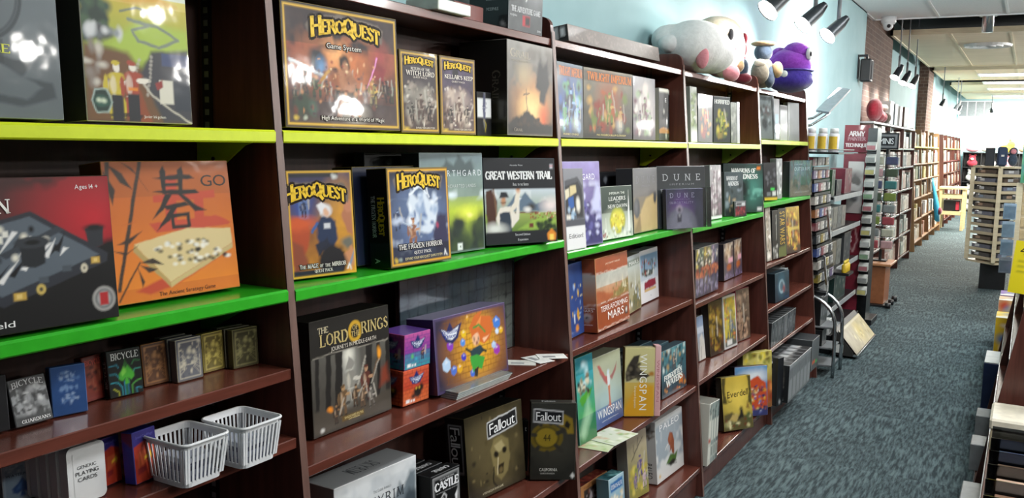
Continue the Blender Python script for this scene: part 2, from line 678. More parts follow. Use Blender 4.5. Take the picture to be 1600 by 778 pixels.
def paint(ops, w, h, nu, nv, wobble=1.0):
    """evaluate the drawing on an nu x nv lattice of a w x h panel; units: x 0..w/h, y 0..1"""
    a = w / h
    u, v = np.meshgrid(np.linspace(0, 1, nu), np.linspace(0, 1, nv))
    X0, Y0 = u * a, v
    # hand-drawn wobble for everything but frames and rectangles
    wx = (vnoise(X0 * 11 + 5, Y0 * 11, 71) - .5) * .030 + (vnoise(X0 * 27, Y0 * 27 + 9, 72) - .5) * .016
    wy = (vnoise(X0 * 11, Y0 * 11 + 31, 73) - .5) * .030 + (vnoise(X0 * 27 + 13, Y0 * 27, 74) - .5) * .016
    soft = 1.2 / nv
    img = np.zeros((nv, nu, 3)) + 0.2

    def over(c, al):
        al = np.clip(al, 0, 1)[..., None]
        img[:] = img * (1 - al) + lin(c) * al

    for op in ops:
        k = op[0]
        wob = wobble if k in 'elps' or k == 'fig' else 0.0
        X, Y = X0 + wx * wob, Y0 + wy * wob
        if k == 'wob':
            wobble = op[1]
            continue
        if k == 'v':
            y0, y1 = (op[3], op[4]) if len(op) > 4 else (0, 1)
            t = np.clip((Y - y0) / max(y1 - y0, 1e-6), 0, 1)[..., None]
            m = ((Y >= y0 - 1e-6) & (Y <= y1 + 1e-6))[..., None]
            c = (np.sqrt(lin(op[1])) * (1 - t) + np.sqrt(lin(op[2])) * t) ** 2
            img[:] = np.where(m, c, img)
        elif k == 'h':
            t = u[..., None]
            img[:] = (np.sqrt(lin(op[1])) * (1 - t) + np.sqrt(lin(op[2])) * t) ** 2
        elif k == 'e':
            x, y, rx, ry, c = op[1:6]
            s = op[6] if len(op) > 6 else 0.1
            al = op[7] if len(op) > 7 else 1.0
            d = np.sqrt(((X - x * a) / (rx)) ** 2 + ((Y - y) / ry) ** 2)
            e = max(s, soft / min(rx, ry))
            over(c, al * (1 - np.clip((d - (1 - e)) / (2 * e), 0, 1)))
        elif k == 'o':
            x, y, rx, ry, wd, c = op[1:7]
            d = np.abs(np.sqrt(((X - x * a) / (rx)) ** 2 + ((Y - y) / ry) ** 2) - 1) * min(rx, ry)
            over(c, 1 - np.clip((d - wd / 2) / soft, 0, 1))
        elif k == 'r':
            c, x0, y0, x1, y1 = op[1:6]
            al = op[6] if len(op) > 6 else 1.0
            m = np.minimum(np.minimum(X - x0 * a, x1 * a - X), np.minimum(Y - y0, y1 - Y))
            over(c, al * np.clip(m / soft + 0.5, 0, 1))
        elif k == 'p':
            c, pts = op[1], op[2]
            px, py = [p * a for p in pts[0::2]], pts[1::2]
            ins = np.zeros(X.shape, bool)
            dist = np.full(X.shape, 9.0)
            n = len(px)
            for i in range(n):
                x0, y0, x1, y1 = px[i], py[i], px[(i + 1) % n], py[(i + 1) % n]
                if y0 != y1:
                    cr = ((y0 > Y) != (y1 > Y)) & (X < (x1 - x0) * (Y - y0) / (y1 - y0) + x0)
                    ins ^= cr
                dx, dy = x1 - x0, y1 - y0
                t = np.clip(((X - x0) * dx + (Y - y0) * dy) / (dx * dx + dy * dy + 1e-12), 0, 1)
                dist = np.minimum(dist, np.hypot(X - x0 - t * dx, Y - y0 - t * dy))
            s = max(op[3] if len(op) > 3 else 0, soft)
            sd = np.where(ins, dist, -dist)
            over(c, (op[4] if len(op) > 4 else 1.0) * np.clip(sd / s + 0.5, 0, 1))
        elif k == 'l':
            c, wd, pts = op[1], op[2], op[3]
            px, py = [p * a for p in pts[0::2]], pts[1::2]
            dist = np.full(X.shape, 9.0)
            for i in range(len(px) - 1):
                dx, dy = px[i + 1] - px[i], py[i + 1] - py[i]
                t = np.clip(((X - px[i]) * dx + (Y - py[i]) * dy) / (dx * dx + dy * dy + 1e-12), 0, 1)
                dist = np.minimum(dist, np.hypot(X - px[i] - t * dx, Y - py[i] - t * dy))
            over(c, np.clip((wd / 2 - dist) / soft + 0.5, 0, 1))
        elif k == 'f':
            c, wd = op[1], op[2]
            ins = op[3] if len(op) > 3 else 0.0
            m = np.minimum(np.minimum(X, a - X), np.minimum(Y, 1 - Y))
            over(c, np.clip((m - ins) / soft + 0.5, 0, 1) * np.clip((ins + wd - m) / soft + 0.5, 0, 1))
        elif k == 'n':
            am, fr, sd = op[1:4]
            z = vnoise(X * fr + 3, Y * fr + 7, sd) * .55 + vnoise(X * fr * 2.3, Y * fr * 2.3, sd + 1) * .3 + vnoise(X * fr * 5, Y * fr * 5, sd + 2) * .15
            img[:] = np.clip(img * (1 + am * (z - 0.5) * 2)[..., None], 0, 1)
        elif k == 'c':      # cloud of one colour
            c, fr, sd, th, y0, y1 = op[1:7]
            z = vnoise(X * fr, Y * fr * 1.4, sd) * .6 + vnoise(X * fr * 2.7, Y * fr * 3, sd + 5) * .4
            m = np.clip((Y - y0) / .08, 0, 1) * np.clip((y1 - Y) / .08, 0, 1)
            over(c, np.clip((z - th) * 5, 0, 1) * m)
        elif k == 's':
            sd, n, cols, x0, y0, x1, y1, r0, r1 = op[1:10]
            rs = random.Random(sd)
            for i in range(n):
                cx, cy = rs.uniform(x0, x1) * a, rs.uniform(y0, y1)
                rx, ry = rs.uniform(r0, r1), rs.uniform(r0, r1)
                c = cols[i % len(cols)]
                d = np.sqrt(((X - cx) / rx) ** 2 + ((Y - cy) / ry) ** 2)
                over(c, 1.3 - d * 1.0)
        elif k == 'fig':    # a small standing figure: x, foot y, height, coat colour, head colour
            x, y, hh, c, c2 = op[1:6]
            lean = op[6] if len(op) > 6 else 0.0
            xa = x * a
            rs = random.Random(int(x * 977 + y * 131 + hh * 57))
            sw = rs.uniform(-.08, .08)
            body = [(-.10, .18, .06, .2, c, 1), (.11 + sw, .17, .06, .19, c, 1), (0, .50, .14, .2, c, 1), (.02 + lean, .70, .17, .08, c, 1), (-.05, .55, .06, .16, c2, .45),
                    (-.19, .55 + sw, .045, .17, c, 1), (.22 + lean, .6 - sw, .14, .045, c2, 1), (.03 + lean, .86, .07, .085, c2, 1), (.02 + lean, .92, .085, .045, c, 1), (.0, .36, .12, .025, c2, .6), (-.09, .05, .07, .035, '#1c1816', .8), (.13 + sw, .05, .07, .035, '#1c1816', .8)]
            for (dx, dy, rx, ry, cc, al) in body:
                d = np.sqrt(((X - xa - dx * hh) / (rx * hh)) ** 2 + ((Y - y - dy * hh) / (ry * hh)) ** 2)
                over(cc, al * np.clip((1 - d) / .3 + .5, 0, 1))
            # light from the upper left, shade on the right of the painted figure, and a weapon or staff
            d = np.sqrt(((X - xa + .07 * hh) / (.05 * hh)) ** 2 + ((Y - y - .58 * hh) / (.2 * hh)) ** 2)
            over('#e8dcc4', .28 * np.clip(1.2 - d, 0, 1))
            sx0, sy0 = xa + (.34 + lean) * hh, y + .6 * hh
            ang = rs.uniform(.9, 1.9)
            for t0 in np.linspace(-.2, .45, 10):
                px_, py_ = sx0 + math.cos(ang) * t0 * hh, sy0 + math.sin(ang) * t0 * hh
                d = np.hypot(X - px_, Y - py_)
                over('#b9b4a8', .7 * np.clip((.018 * hh + .5 * soft - d) / soft + .5, 0, 1))
    return img.reshape(-1, 3)


class Sheet:
    """collects coloured quads and lettering of one printed box"""

    def __init__(self):
        self.v, self.f, self.c, self.n = [], [], [], 0

    def add(self, v, f, c):
        v = np.asarray(v, float)
        c = np.asarray(c, float)
        if c.ndim == 1:
            c = np.tile(c, (len(v), 1))
        self.v.append(v)
        self.c.append(c)
        self.f += [tuple(i + self.n for i in q) for q in f]
        self.n += len(v)

    def panel(self, org, eu, ev, nrm, w, h, ops, cell):
        """paint a w x h panel spanned by unit vectors eu, ev from org; lettering goes a hair above it"""
        org, eu, ev, nrm = (np.array(q, float) for q in (org, eu, ev, nrm))
        flat = [o for o in ops if o[0] != 't']
        nu, nv = max(2, int(w / cell) + 1), max(2, int(h / cell) + 1)
        nu, nv = min(nu, 200), min(nv, 200)
        col = paint(flat, w, h, nu, nv)
        uu, vv = np.meshgrid(np.linspace(0, w, nu), np.linspace(0, h, nv))
        P = org + uu.reshape(-1, 1) * eu + vv.reshape(-1, 1) * ev
        i = (np.arange(nv - 1)[:, None] * nu + np.arange(nu - 1)[None, :]).reshape(-1)
        self.add(P, np.stack([i, i + 1, i + nu + 1, i + nu], 1).tolist(), col)
        lv = 0
        for o in ops:
            if o[0] != 't':
                continue
            s, cx, cy, hh, c = o[1:6]
            kw = o[6] if len(o) > 6 else {}
            gl, tw = text_polys(s, kw.get('font', 's'), kw.get('track', 0.12))
            side_on = abs(abs(kw.get('rot', 0)) - 1.57) < .1      # lettering that runs up or down the panel
            size = hh * (w if side_on else h)
            wm = kw.get('w')
            sx = size
            if wm is not None:
                sx = wm * (h if side_on else w) / tw
            elif side_on:
                sx = min(sx, .9 * h / tw)
            elif tw * size > 0.94 * w:
                sx = 0.94 * w / tw
            passes = []
            if kw.get('edge'):
                passes.append((kw['edge'], kw.get('ew', 0.16)))
            passes.append((c, 0.0))
            rot = kw.get('rot', 0)
            for cc, grow in passes:
                lv += 1
                for gv, gf in gl:
                    offs = [(0, 0)] if not grow else [(grow * math.cos(t), grow * math.sin(t)) for t in np.arange(8) * math.pi / 4]
                    for ox, oy in offs:
                        x = (gv[:, 0] - tw / 2 + ox) * sx
                        y = (gv[:, 1] - 0.5 + oy) * size
                        if kw.get('arch'):
                            y = y + kw['arch'] * h * (1 - (2 * x / (tw * sx)) ** 2) - kw['arch'] * h * .5
                        if kw.get('slope'):
                            y = y + x * kw['slope']
                        if kw.get('swell'):
                            y = y * (1 + kw['swell'] * (2 * np.abs(x) / (tw * sx)))
                        if rot:
                            cr, sr = math.cos(rot), math.sin(rot)
                            x, y = x * cr - y * sr, x * sr + y * cr
                        lift = 0.00035 * lv if not grow else 0.00035 * lv
                        P = org + (x + cx * w)[:, None] * eu + (y + cy * h)[:, None] * ev + nrm * lift
                        self.add(P, gf, lin(cc))

    def build(self, name, mat, mtx=None, parent=None):
        me = D.meshes.new(name)
        V = np.concatenate(self.v)
        Cc = np.concatenate(self.c)
        me.from_pydata(V.tolist(), [], self.f)
        at = me.color_attributes.new('Ink', 'FLOAT_COLOR', 'POINT')
        buf = np.ones((len(V), 4))
        buf[:, :3] = Cc
        at.data.foreach_set('color', buf.reshape(-1))
        me.materials.append(M[mat] if isinstance(mat, str) else mat)
        me.update()
        o = D.objects.new(name, me)
        COL.objects.link(o)
        if mtx is not None:
            o.matrix_world = mtx
        if parent is not None:
            o.parent = parent
        return o


def box_sheet(w, h, d, front, left=None, right=None, top=None, cell=0.003, edge=None, side='#202020'):
    """printed box: x 0..w, y 0 (front) .. d (back), z 0..h"""
    S = Sheet()
    c = min(0.0012, d * .2)
    vs, _ = chamfer_box(0, 0, 0, w, d, h, c)
    _, fs = chamfer_box(0, 0, 0, w, d, h, c)
    body = [f for f in fs if len({i % 3 for i in f}) > 1]      # chamfer strips and corners only
    ec = lin(edge) if edge else lin(side) * 1.25 + 0.01
    S.add(vs, body, ec)

    def ops(o):
        if o is None:
            return [('r', side, -1, -1, 9, 9)]
        if isinstance(o, str):
            return [('r', o, -1, -1, 9, 9)]
        return o
    x0, y0, z0, x1, y1, z1 = c, c, c, w - c, d - c, h - c
    S.panel((x0, 0, z0), (1, 0, 0), (0, 0, 1), (0, -1, 0), x1 - x0, z1 - z0, ops(front), cell)
    S.panel((0, y1, z0), (0, -1, 0), (0, 0, 1), (-1, 0, 0), y1 - y0, z1 - z0, ops(left), cell * 1.5 if left and not isinstance(left, str) else 1)
    S.panel((w, y0, z0), (0, 1, 0), (0, 0, 1), (1, 0, 0), y1 - y0, z1 - z0, ops(right), cell * 1.5 if right and not isinstance(right, str) else 1)
    S.panel((x0, y0, h), (1, 0, 0), (0, 1, 0), (0, 0, 1), x1 - x0, y1 - y0, ops(top), cell * 1.5 if top and not isinstance(top, str) else 1)
    S.panel((x1, d, z0), (-1, 0, 0), (0, 0, 1), (0, 1, 0), x1 - x0, z1 - z0, ops(None), 1)
    S.panel((x0, y1, 0), (1, 0, 0), (0, -1, 0), (0, 0, -1), x1 - x0, y1 - y0, ops(None), 1)
    return S


def stand(x, y, z, yaw, tilt):
    dv = Vector((math.sin(yaw), math.cos(yaw), 0))
    n = Vector((math.cos(yaw), -math.sin(yaw), 0))
    up = Vector((0, 0, 1)) * math.cos(tilt) - n * math.sin(tilt)
    inn = up.cross(dv)
    m = Matrix.Identity(4)
    for i in range(3):
        m[i][0], m[i][1], m[i][2] = dv[i], inn[i], up[i]
    m[0][3], m[1][3], m[2][3] = x, y, z
    return m


GEO = {
 'auto': (-1.305, 0.5677, 1.555, 0.0, 0.06, 0.315, 0.31, 0.06),
 'road': (-1.305, 0.9222, 1.555, 0.0, 0.06, 0.2091, 0.31, 0.06),
 'backg': (-1.2699, 0.5506, 1.2443, 0.049, 0.09, 0.38, 0.2267, 0.07),
 'go': (-1.3196, 0.9755, 1.2459, 0.019, 0.133, 0.2717, 0.2453, 0.06),
 'guard': (-1.3147, 0.7912, 1.085, -0.023, 0.279, 0.0617, 0.0731, 0.018),
 'bluedeck': (-1.3258, 0.8581, 1.0818, 0.212, 0.098, 0.0557, 0.0799, 0.018),
 'reddeck': (-1.3528, 0.937, 1.0823, -0.144, 0.126, 0.0457, 0.0767, 0.018),
 'greendeck': (-1.3403, 0.9739, 1.0825, 0.103, 0.137, 0.0628, 0.0808, 0.018),
 'browndeck': (-1.3554, 1.0551, 1.0824, 0.035, 0.132, 0.0524, 0.0764, 0.018),
 'silverdeck': (-1.3316, 1.1087, 1.0814, 0.026, 0.076, 0.0579, 0.0789, 0.018),
 'golddeck': (-1.3468, 1.1829, 1.0814, -0.006, 0.079, 0.0526, 0.0756, 0.018),
 'olivedeck': (-1.3249, 1.2379, 1.0812, 0.099, 0.065, 0.0608, 0.0772, 0.018),
 'wpdeck': (-1.3827, 0.8055, 0.9425, 0.243, 0.074, 0.0596, 0.0626, 0.02),
 'generic': (-1.2844, 0.8536, 0.9421, 0.003, 0.056, 0.0675, 0.0946, 0.02),
 'speedl': (-1.3126, 0.9396, 0.9428, -0.12, 0.088, 0.036, 0.0821, 0.02),
 'speedr': (-1.2757, 0.9708, 0.9427, -0.108, 0.085, 0.0512, 0.0898, 0.02),
 'advgame': (-1.335, 2.3, 1.858, 0.05, 0.0, 0.19, 0.3, 0.14),
 'hq': (-1.3092, 1.3696, 1.5558, 0.077, 0.065, 0.3494, 0.2566, 0.09),
 'witch': (-1.3083, 1.7574, 1.5528, 0.064, 0.056, 0.1473, 0.1973, 0.05),
 'kellar': (-1.3078, 1.9232, 1.5523, 0.057, 0.047, 0.1553, 0.1986, 0.05),
 'smalldeck': (-1.3285, 2.1313, 1.5516, 0.007, 0.04, 0.0754, 0.1205, 0.04),
 'grail': (-1.2873, 2.2259, 1.555, -0.003, 0.031, 0.3041, 0.2679, 0.16),
 'mage': (-1.3174, 1.393, 1.2395, 0.181, 0.091, 0.1744, 0.2285, 0.05),
 'frozen': (-1.2589, 1.6549, 1.2393, 0.052, 0.078, 0.2331, 0.2315, 0.055),
 'frozenback': (-1.2668, 1.592, 1.2367, -0.102, 0.034, 0.2641, 0.2365, 0.05),
 'haunt': (-1.3177, 1.8636, 1.2389, 0.07, 0.065, 0.2715, 0.266, 0.06),
 'gwt': (-1.3167, 2.1696, 1.2426, 0.407, 0.108, 0.2626, 0.2491, 0.07),
 'lotr': (-1.3179, 1.4579, 0.8769, 0.011, 0.052, 0.2758, 0.2601, 0.075),
 'drops': (-1.3016, 1.7614, 0.8769, 0.073, 0.056, 0.1099, 0.0894, 0.07),
 'dropbig': (-1.2724, 1.8727, 0.884, 0.054, 0.1, 0.3324, 0.1975, 0.11),
 'skyrim': (-1.3241, 1.5369, 0.5029, 0.074, 0.029, 0.2924, 0.2312, 0.1),
 'castle': (-1.2941, 1.8869, 0.5034, 0.085, 0.056, 0.1238, 0.1526, 0.06),
 'fallout': (-1.3062, 2.0872, 0.5072, 0.119, 0.104, 0.2751, 0.2481, 0.07),
 'calif': (-1.2604, 2.3603, 0.5045, 0.996, 0.09, 0.1404, 0.2386, 0.05),
 'longbox': (-1.3804, 2.788, 1.8787, 0.028, 0.156, 0.8037, 0.0579, 0.14),
 'ti1': (-1.2991, 2.5636, 1.5532, -0.042, 0.046, 0.2077, 0.239, 0.07),
 'ti2': (-1.3158, 2.7889, 1.5539, 0.066, 0.039, 0.3733, 0.2387, 0.1),
 'proph': (-1.3054, 3.2063, 1.5537, 0.02, 0.053, 0.2211, 0.2406, 0.07),
 'duneb1': (-1.3365, 3.5423, 1.5551, -0.078, 0.102, 0.1786, 0.2158, 0.05),
 'edition': (-1.3965, 2.8197, 1.196, 0.218, 0.101, 0.1305, 0.2531, 0.02),
 'purpbox': (-1.2631, 2.5721, 1.1998, 0.088, 0.097, 0.2428, 0.2789, 0.06),
 'leaders': (-1.2829, 2.9014, 1.198, 0.052, 0.08, 0.2521, 0.1885, 0.05),
 'dune': (-1.2828, 3.1938, 1.1984, -0.015, 0.063, 0.2911, 0.249, 0.07),
 'ix': (-1.2745, 3.4634, 1.198, 0.284, 0.101, 0.341, 0.2542, 0.04),
 'immort': (-1.2814, 3.468, 1.1973, 0.5, 0.084, 0.2331, 0.1636, 0.04),
 'bluemars': (-1.2965, 2.6964, 0.8807, -0.225, 0.074, 0.1883, 0.251, 0.05),
 'tm': (-1.2555, 2.829, 0.8833, -0.041, 0.085, 0.3189, 0.2579, 0.075),
 'mars2': (-1.3023, 3.215, 0.8812, -0.116, 0.085, 0.1957, 0.2216, 0.05),
 'ares': (-1.3412, 3.4456, 0.8815, -0.058, 0.075, 0.2428, 0.2197, 0.06),
 'tealbox': (-1.2661, 2.7327, 0.5034, 0.038, 0.107, 0.1314, 0.3013, 0.06),
 'wing': (-1.284, 2.9075, 0.504, 0.043, 0.1, 0.2528, 0.2638, 0.07),
 'wingeu': (-1.2748, 3.139, 0.5008, 0.97, 0.075, 0.1169, 0.2659, 0.05),
 'fw': (-1.231, 3.4414, 0.5014, 0.044, 0.073, 0.2662, 0.1964, 0.06),
 'comic': (-1.3709, 2.9938, 0.1365, 0.055, 0.083, 0.2176, 0.105, 0.03),
 'dino': (-1.2874, 3.0671, 0.1386, 0.083, 0.092, 0.1849, 0.1253, 0.05),
 'tan': (-1.2591, 3.1975, 0.1394, 0.139, 0.108, 0.1543, 0.2627, 0.05),
 'paleo': (-1.2323, 3.4304, 0.1403, 0.046, 0.089, 0.2907, 0.2628, 0.07),
 'clearb4': (-1.3023, 3.8679, 1.5521, 0.128, 0.07, 0.0654, 0.243, 0.03),
 'horr1': (-1.3029, 3.968, 1.5535, -0.002, 0.05, 0.214, 0.2175, 0.07),
 'horr2': (-1.321, 4.2557, 1.5541, 0.227, 0.059, 0.1592, 0.2206, 0.07),
 'horr3': (-1.3072, 4.5022, 1.5534, 0.113, 0.069, 0.0753, 0.2029, 0.05),
 'horr4': (-1.3037, 4.6019, 1.5533, 0.036, 0.065, 0.0396, 0.2099, 0.05),
 'momclear': (-1.2988, 4.2042, 1.1869, 0.068, 0.078, 0.154, 0.2601, 0.05),
 'mom': (-1.3051, 4.4235, 1.1889, 0.049, 0.085, 0.5676, 0.2598, 0.07),
 'mom2': (-1.3087, 4.4379, 1.1846, -0.099, 0.08, 0.4498, 0.2242, 0.02),
 'mompack': (-1.2963, 4.4993, 1.1845, 0.102, 0.101, 0.1543, 0.0781, 0.015),
 'spine1': (-1.2498, 3.8701, 0.8565, 0.018, 0.043, 0.3372, 0.2229, 0.2),
 'ark1': (-1.31, 4.5134, 0.8515, -0.02, 0.07, 0.1865, 0.1889, 0.05),
 'ark2': (-1.3095, 4.6984, 0.8514, -0.038, 0.069, 0.1657, 0.1937, 0.05),
 'skyb4': (-1.2991, 4.129, 0.5111, 0.052, 0.136, 0.1616, 0.2127, 0.03),
 'gold4': (-1.2814, 4.2174, 0.5114, 0.146, 0.111, 0.167, 0.2668, 0.04),
 'frame4': (-1.2659, 4.4103, 0.5112, 0.112, 0.104, 0.1645, 0.2714, 0.04),
 'red4': (-1.2659, 4.6592, 0.5108, 0.132, 0.096, 0.1736, 0.2761, 0.04),
 'everdell': (-1.2104, 4.3033, 0.1305, 0.579, 0.175, 0.1879, 0.2661, 0.06),
 'village': (-1.2343, 4.5733, 0.1265, 0.699, 0.109, 0.204, 0.2646, 0.06),
 'yellowf': (-1.2313, 4.717, 0.1249, 0.525, 0.081, 0.2152, 0.3114, 0.06),
 'spb4': (-1.1319, 3.7425, 0.14, 0.121, 0.1, 0.1496, 0.282, 0.2),
 'blackb4': (-1.1123, 4.9206, 0.1434, 0.445, 0.117, 0.0607, 0.2691, 0.2),
 'greyb5': (-1.3145, 5.0976, 1.584, 0.279, 0.12, 0.1341, 0.2674, 0.05),
 'thinb5': (-1.3212, 5.4364, 1.5808, 0.142, 0.07, 0.0838, 0.2844, 0.04),
 'plate1': (-1.3445, 5.6895, 1.5801, 0.157, 0.069, 0.1114, 0.2175, 0.03),
 'plate2': (-1.3432, 5.8894, 1.5803, 0.209, 0.077, 0.1655, 0.2561, 0.03),
 'blackb5': (-1.2949, 5.1766, 1.2328, 0.275, 0.097, 0.1467, 0.217, 0.05),
 'rim': (-1.2988, 5.6962, 1.2325, 0.162, 0.089, 0.4769, 0.2216, 0.05),
 'sw1': (-1.2559, 5.1587, 0.888, 0.084, 0.099, 0.0842, 0.3157, 0.05),
 'sw2': (-1.2485, 5.2619, 0.8903, 0.112, 0.073, 0.0884, 0.2843, 0.1),
 'sw3': (-1.2382, 5.3636, 0.8908, 0.094, 0.078, 0.1368, 0.2883, 0.1),
 'sw4': (-1.2468, 5.6041, 0.888, 0.138, 0.1, 0.2317, 0.2878, 0.05),
 'coolb5': (-1.2166, 5.2507, 0.64, 0.09, 0.08, 0.2506, 0.1696, 0.05),
 'row5': (-1.1802, 5.0657, 0.4177, 0.018, 0.038, 0.602, 0.1426, 0.15),
 'cases': (-1.0317, 4.9675, 0.1457, -0.027, 0.078, 0.569, 0.2123, 0.2),
 'endcase': (-1.0803, 5.7528, 0.1372, -0.039, 0.072, 0.3136, 0.1899, 0.1),
}



def adj(key, **k):
    n = ('x', 'y', 'z', 'yaw', 'tilt', 'w', 'h', 'd')
    g = list(GEO[key])
    for a, v in k.items():
        g[n.index(a)] = v
    GEO[key] = tuple(g)


adj('grail', w=.281)
adj('auto', h=.272)
adj('road', h=.272)
adj('longbox', d=.12)
adj('ix', x=-1.285, d=.03)
adj('immort', x=-1.252, yaw=.36, d=.02)
adj('dune', w=.262)
adj('comic', d=.05, z=.139)
adj('dino', w=.125)
adj('wing', w=.228)
adj('bluemars', w=.13, yaw=-.08)
adj('dropbig', d=.09)

BOXES = {}
NAMES = []


# how loosely each cover is drawn (1 = brushy painting, 0 = ruled artwork)
WOB = dict(backg=.12, go=.25, road=.45, auto=.4, greendeck=.2, speedr=.2, speedl=.2, castle=.3, wing=.4, wingeu=.4, paleo=.5, calif=.3, dropbig=.35, dropred=.25, dropteal=.25, wpdeck=.2, gwt=.5, hq=.7, lotr=.6, edition=.3, dune=.3, immort=.3, leaders=.5, fallout=.5)


def game(key, name, label, cat, front, group=None, mat='wrap', geo=None, d=None, dz=0.0, **kw):
    front = [('wob', WOB.get(key, .9))] + front
    x, y, z, yaw, tilt, w, h, dep = geo or GEO[key]
    z += ((d or dep) - dep) * math.sin(max(tilt, 0)) + .0006
    dep = d or dep
    cell = max(0.002, 0.00135 * math.hypot(x, y))
    cell = kw.pop('cell', cell)
    S = box_sheet(w, h, dep, front, cell=cell, **kw)
    o = S.build(name, mat, stand(x, y, z + dz, yaw, tilt))
    tag(o, label, cat, group)
    BOXES[key] = o
    NAMES.append((key, o.name))
    return o


# ------------------------------------------------------------------ the room
mb = MB()
mb.box(-2.2, -2.5, -0.05, 3.2, 27.0, 0.0, 'carpet')
struct(mb, 'floor')
WALLX = -1.75
mb = MB()
mb.box(WALLX - .12, -2.5, 0, WALLX, 27.0, 3.3, 'wall')
struct(mb, 'wall_left')
NEARX = -1.53            # furred-out wall behind the shelf run
mb = MB()
mb.box(WALLX + .0005, -2.5, 0, NEARX, 9.8, 3.3, 'wall')
struct(mb, 'wall_left.001')
mb = MB()
mb.box(WALLX - .12, 26.5, 0, 3.2, 26.62, 3.3, 'wall')
struct(mb, 'wall_back')
mb = MB()
mb.box(3.2, -2.5, 0, 3.32, 27.0, 3.3, 'farwall')
struct(mb, 'wall_right')
# suspended ceiling: white tiles near, tan clouds further on, dark deck above all
mb = MB()
mb.box(-2.2, -2.5, 3.35, 3.2, 27.0, 3.42, 'plenum')
struct(mb, 'ceiling')


def ceiling_cloud(i, y0, y1, m, holes=()):
    mb = MB()
    x0, x1 = -1.56, 3.0
    ys = [y0, y1]
    mb.box(x0 + .02, y0 + .02, CEIL, x1, y1 - .02, CEIL + .03, m)
    # edge trim and tile seams
    t = M['white'] if m == 'ceiltile' else M['cream']
    mb.box(x0, y0, CEIL - .012, x0 + .03, y1, CEIL + .05, t)
    mb.box(x0, y0, CEIL - .012, x1, y0 + .03, CEIL + .05, t)
    mb.box(x0, y1 - .03, CEIL - .012, x1, y1, CEIL + .05, t)
    x = x0 + .64
    while x < x1:
        mb.box(x - .012, y0 + .03, CEIL - .006, x + .012, y1 - .03, CEIL + .01, t)
        x += .62
    o = mb.build('ceiling.%03d' % i)
    o['kind'] = 'structure'


ceiling_cloud(1, -2.5, 10.37, 'ceiltile')
ceiling_cloud(2, 11.76, 16.37, 'ceilwood')
ceiling_cloud(3, 17.03, 19.5, 'ceilwood')
ceiling_cloud(4, 20.9, 23.4, 'ceilwood')
ceiling_cloud(5, 23.8, 26.45, 'ceilwood')
# brick piers standing out of the wall, with a painted pilaster beyond
for i, (y0, y1) in enumerate([(9.803, 12.35), (17.0, 17.9)]):
    mb = MB()
    mb.box(WALLX, y0, 0, -1.60, y1, 3.3, 'brick')
    struct(mb, 'wall_pier.%03d' % (i + 1))
mb = MB()
mb.box(WALLX, 18.6, 0, -1.66, 18.9, 3.3, 'wall')
struct(mb, 'trim_1')

# ------------------------------------------------------------------ the slanted cherry shelf run
TOPZ = 1.857
LEVELS = {
    0: dict(T=1.857, Y=1.55, G=1.238, A=1.080, B=0.941, C=0.62, D=0.13),
    1: dict(T=1.857, Y=1.55, G=1.235, A=0.873, B=0.500, D=0.13),
    2: dict(T=1.857, Y=1.55, G=1.194, A=0.877, B=0.497, D=0.134),
    3: dict(T=1.857, Y=1.55, G=1.183, A=0.848, B=0.507, D=0.12),
    4: dict(T=1.857, Y=1.577, G=1.228, A=0.883, B=0.636, C=0.412, D=0.13),
}
BAY_LABEL = [
    'dark cherry shelving bay nearest the camera, holding card decks and two white baskets',
    'dark cherry shelving bay with the purple brick-wall game box on its wooden shelf',
    'dark cherry shelving bay with a long flat brown box lying on its top',
    'dark cherry shelving bay with the white plush toys on its top',
    'dark cherry shelving bay at the end of the run, under the purple plush',
]
BACKX = -1.49


def side_panel(y):
    """tapered upright with a rounded top front corner"""
    zt = 1.925
    xf = front_x(zt)
    prof = [(-1.502, 0.0), (front_x(0), 0.0)]
    for k in range(7):
        t = k / 6 * math.pi / 2
        prof.append((xf - .035 + .035 * math.cos(t), zt - .035 + .035 * math.sin(t)))
    prof.append((-1.502, zt))
    mb = MB()
    mb.prism(prof, 'y', y - .0095, y + .0095, 'wood')
    # lighter edge band let into the front edge
    for z0, z1 in ((0.0, 0.6), (0.6, 1.2), (1.2, 1.88)):
        x0, x1 = front_x(z0), front_x(z1)
        mb.add([(x0 + .0008, y - .0096, z0), (x0 + .0008, y + .0096, z0), (x1 + .0008, y + .0096, z1), (x1 + .0008, y - .0096, z1)], [(0, 1, 2, 3)], 'edge')
    return mb


def wood_shelf(n, z):
    y0, y1 = bay_y(n) + .0105, bay_y(n + 1) - .0105
    xf = front_x(z) - .004
    mb = MB()
    mb.box(BACKX + .001, y0, z - .0225, xf, y1, z, 'shelfwood', .0018)
    return mb


def metal_shelf(n, z, m):
    """folded metal shelf with a deep front lip"""
    y0, y1 = bay_y(n) + .0105, bay_y(n + 1) - .0105
    xf = front_x(z) + .004
    mb = MB()
    prof = [(BACKX + .001, z), (xf - .004, z), (xf, z - .004), (xf, z - .022), (xf - .003, z - .025), (xf - .02, z - .025), (xf - .02, z - .022),
            (xf - .006, z - .02), (xf - .006, z - .006), (BACKX + .001, z - .006)]
    mb.prism(prof, 'y', y0, y1, m)
    return mb


def shelf_bracket(y, z, m):
    xf = front_x(z)
    mb = MB()
    prof = [(BACKX + .002, z - .007), (xf - .03, z - .007), (xf - .03, z - .02), (xf - .07, z - .032), (BACKX + .03, z - .105), (BACKX + .002, z - .105)]
    mb.prism(prof, 'y', y - .0015, y + .0015, m)
    mb.tube([(BACKX + .05, y - .004, z - .06), (BACKX + .05, y + .004, z - .06)], .004, 'blackmetal', 8)
    return mb


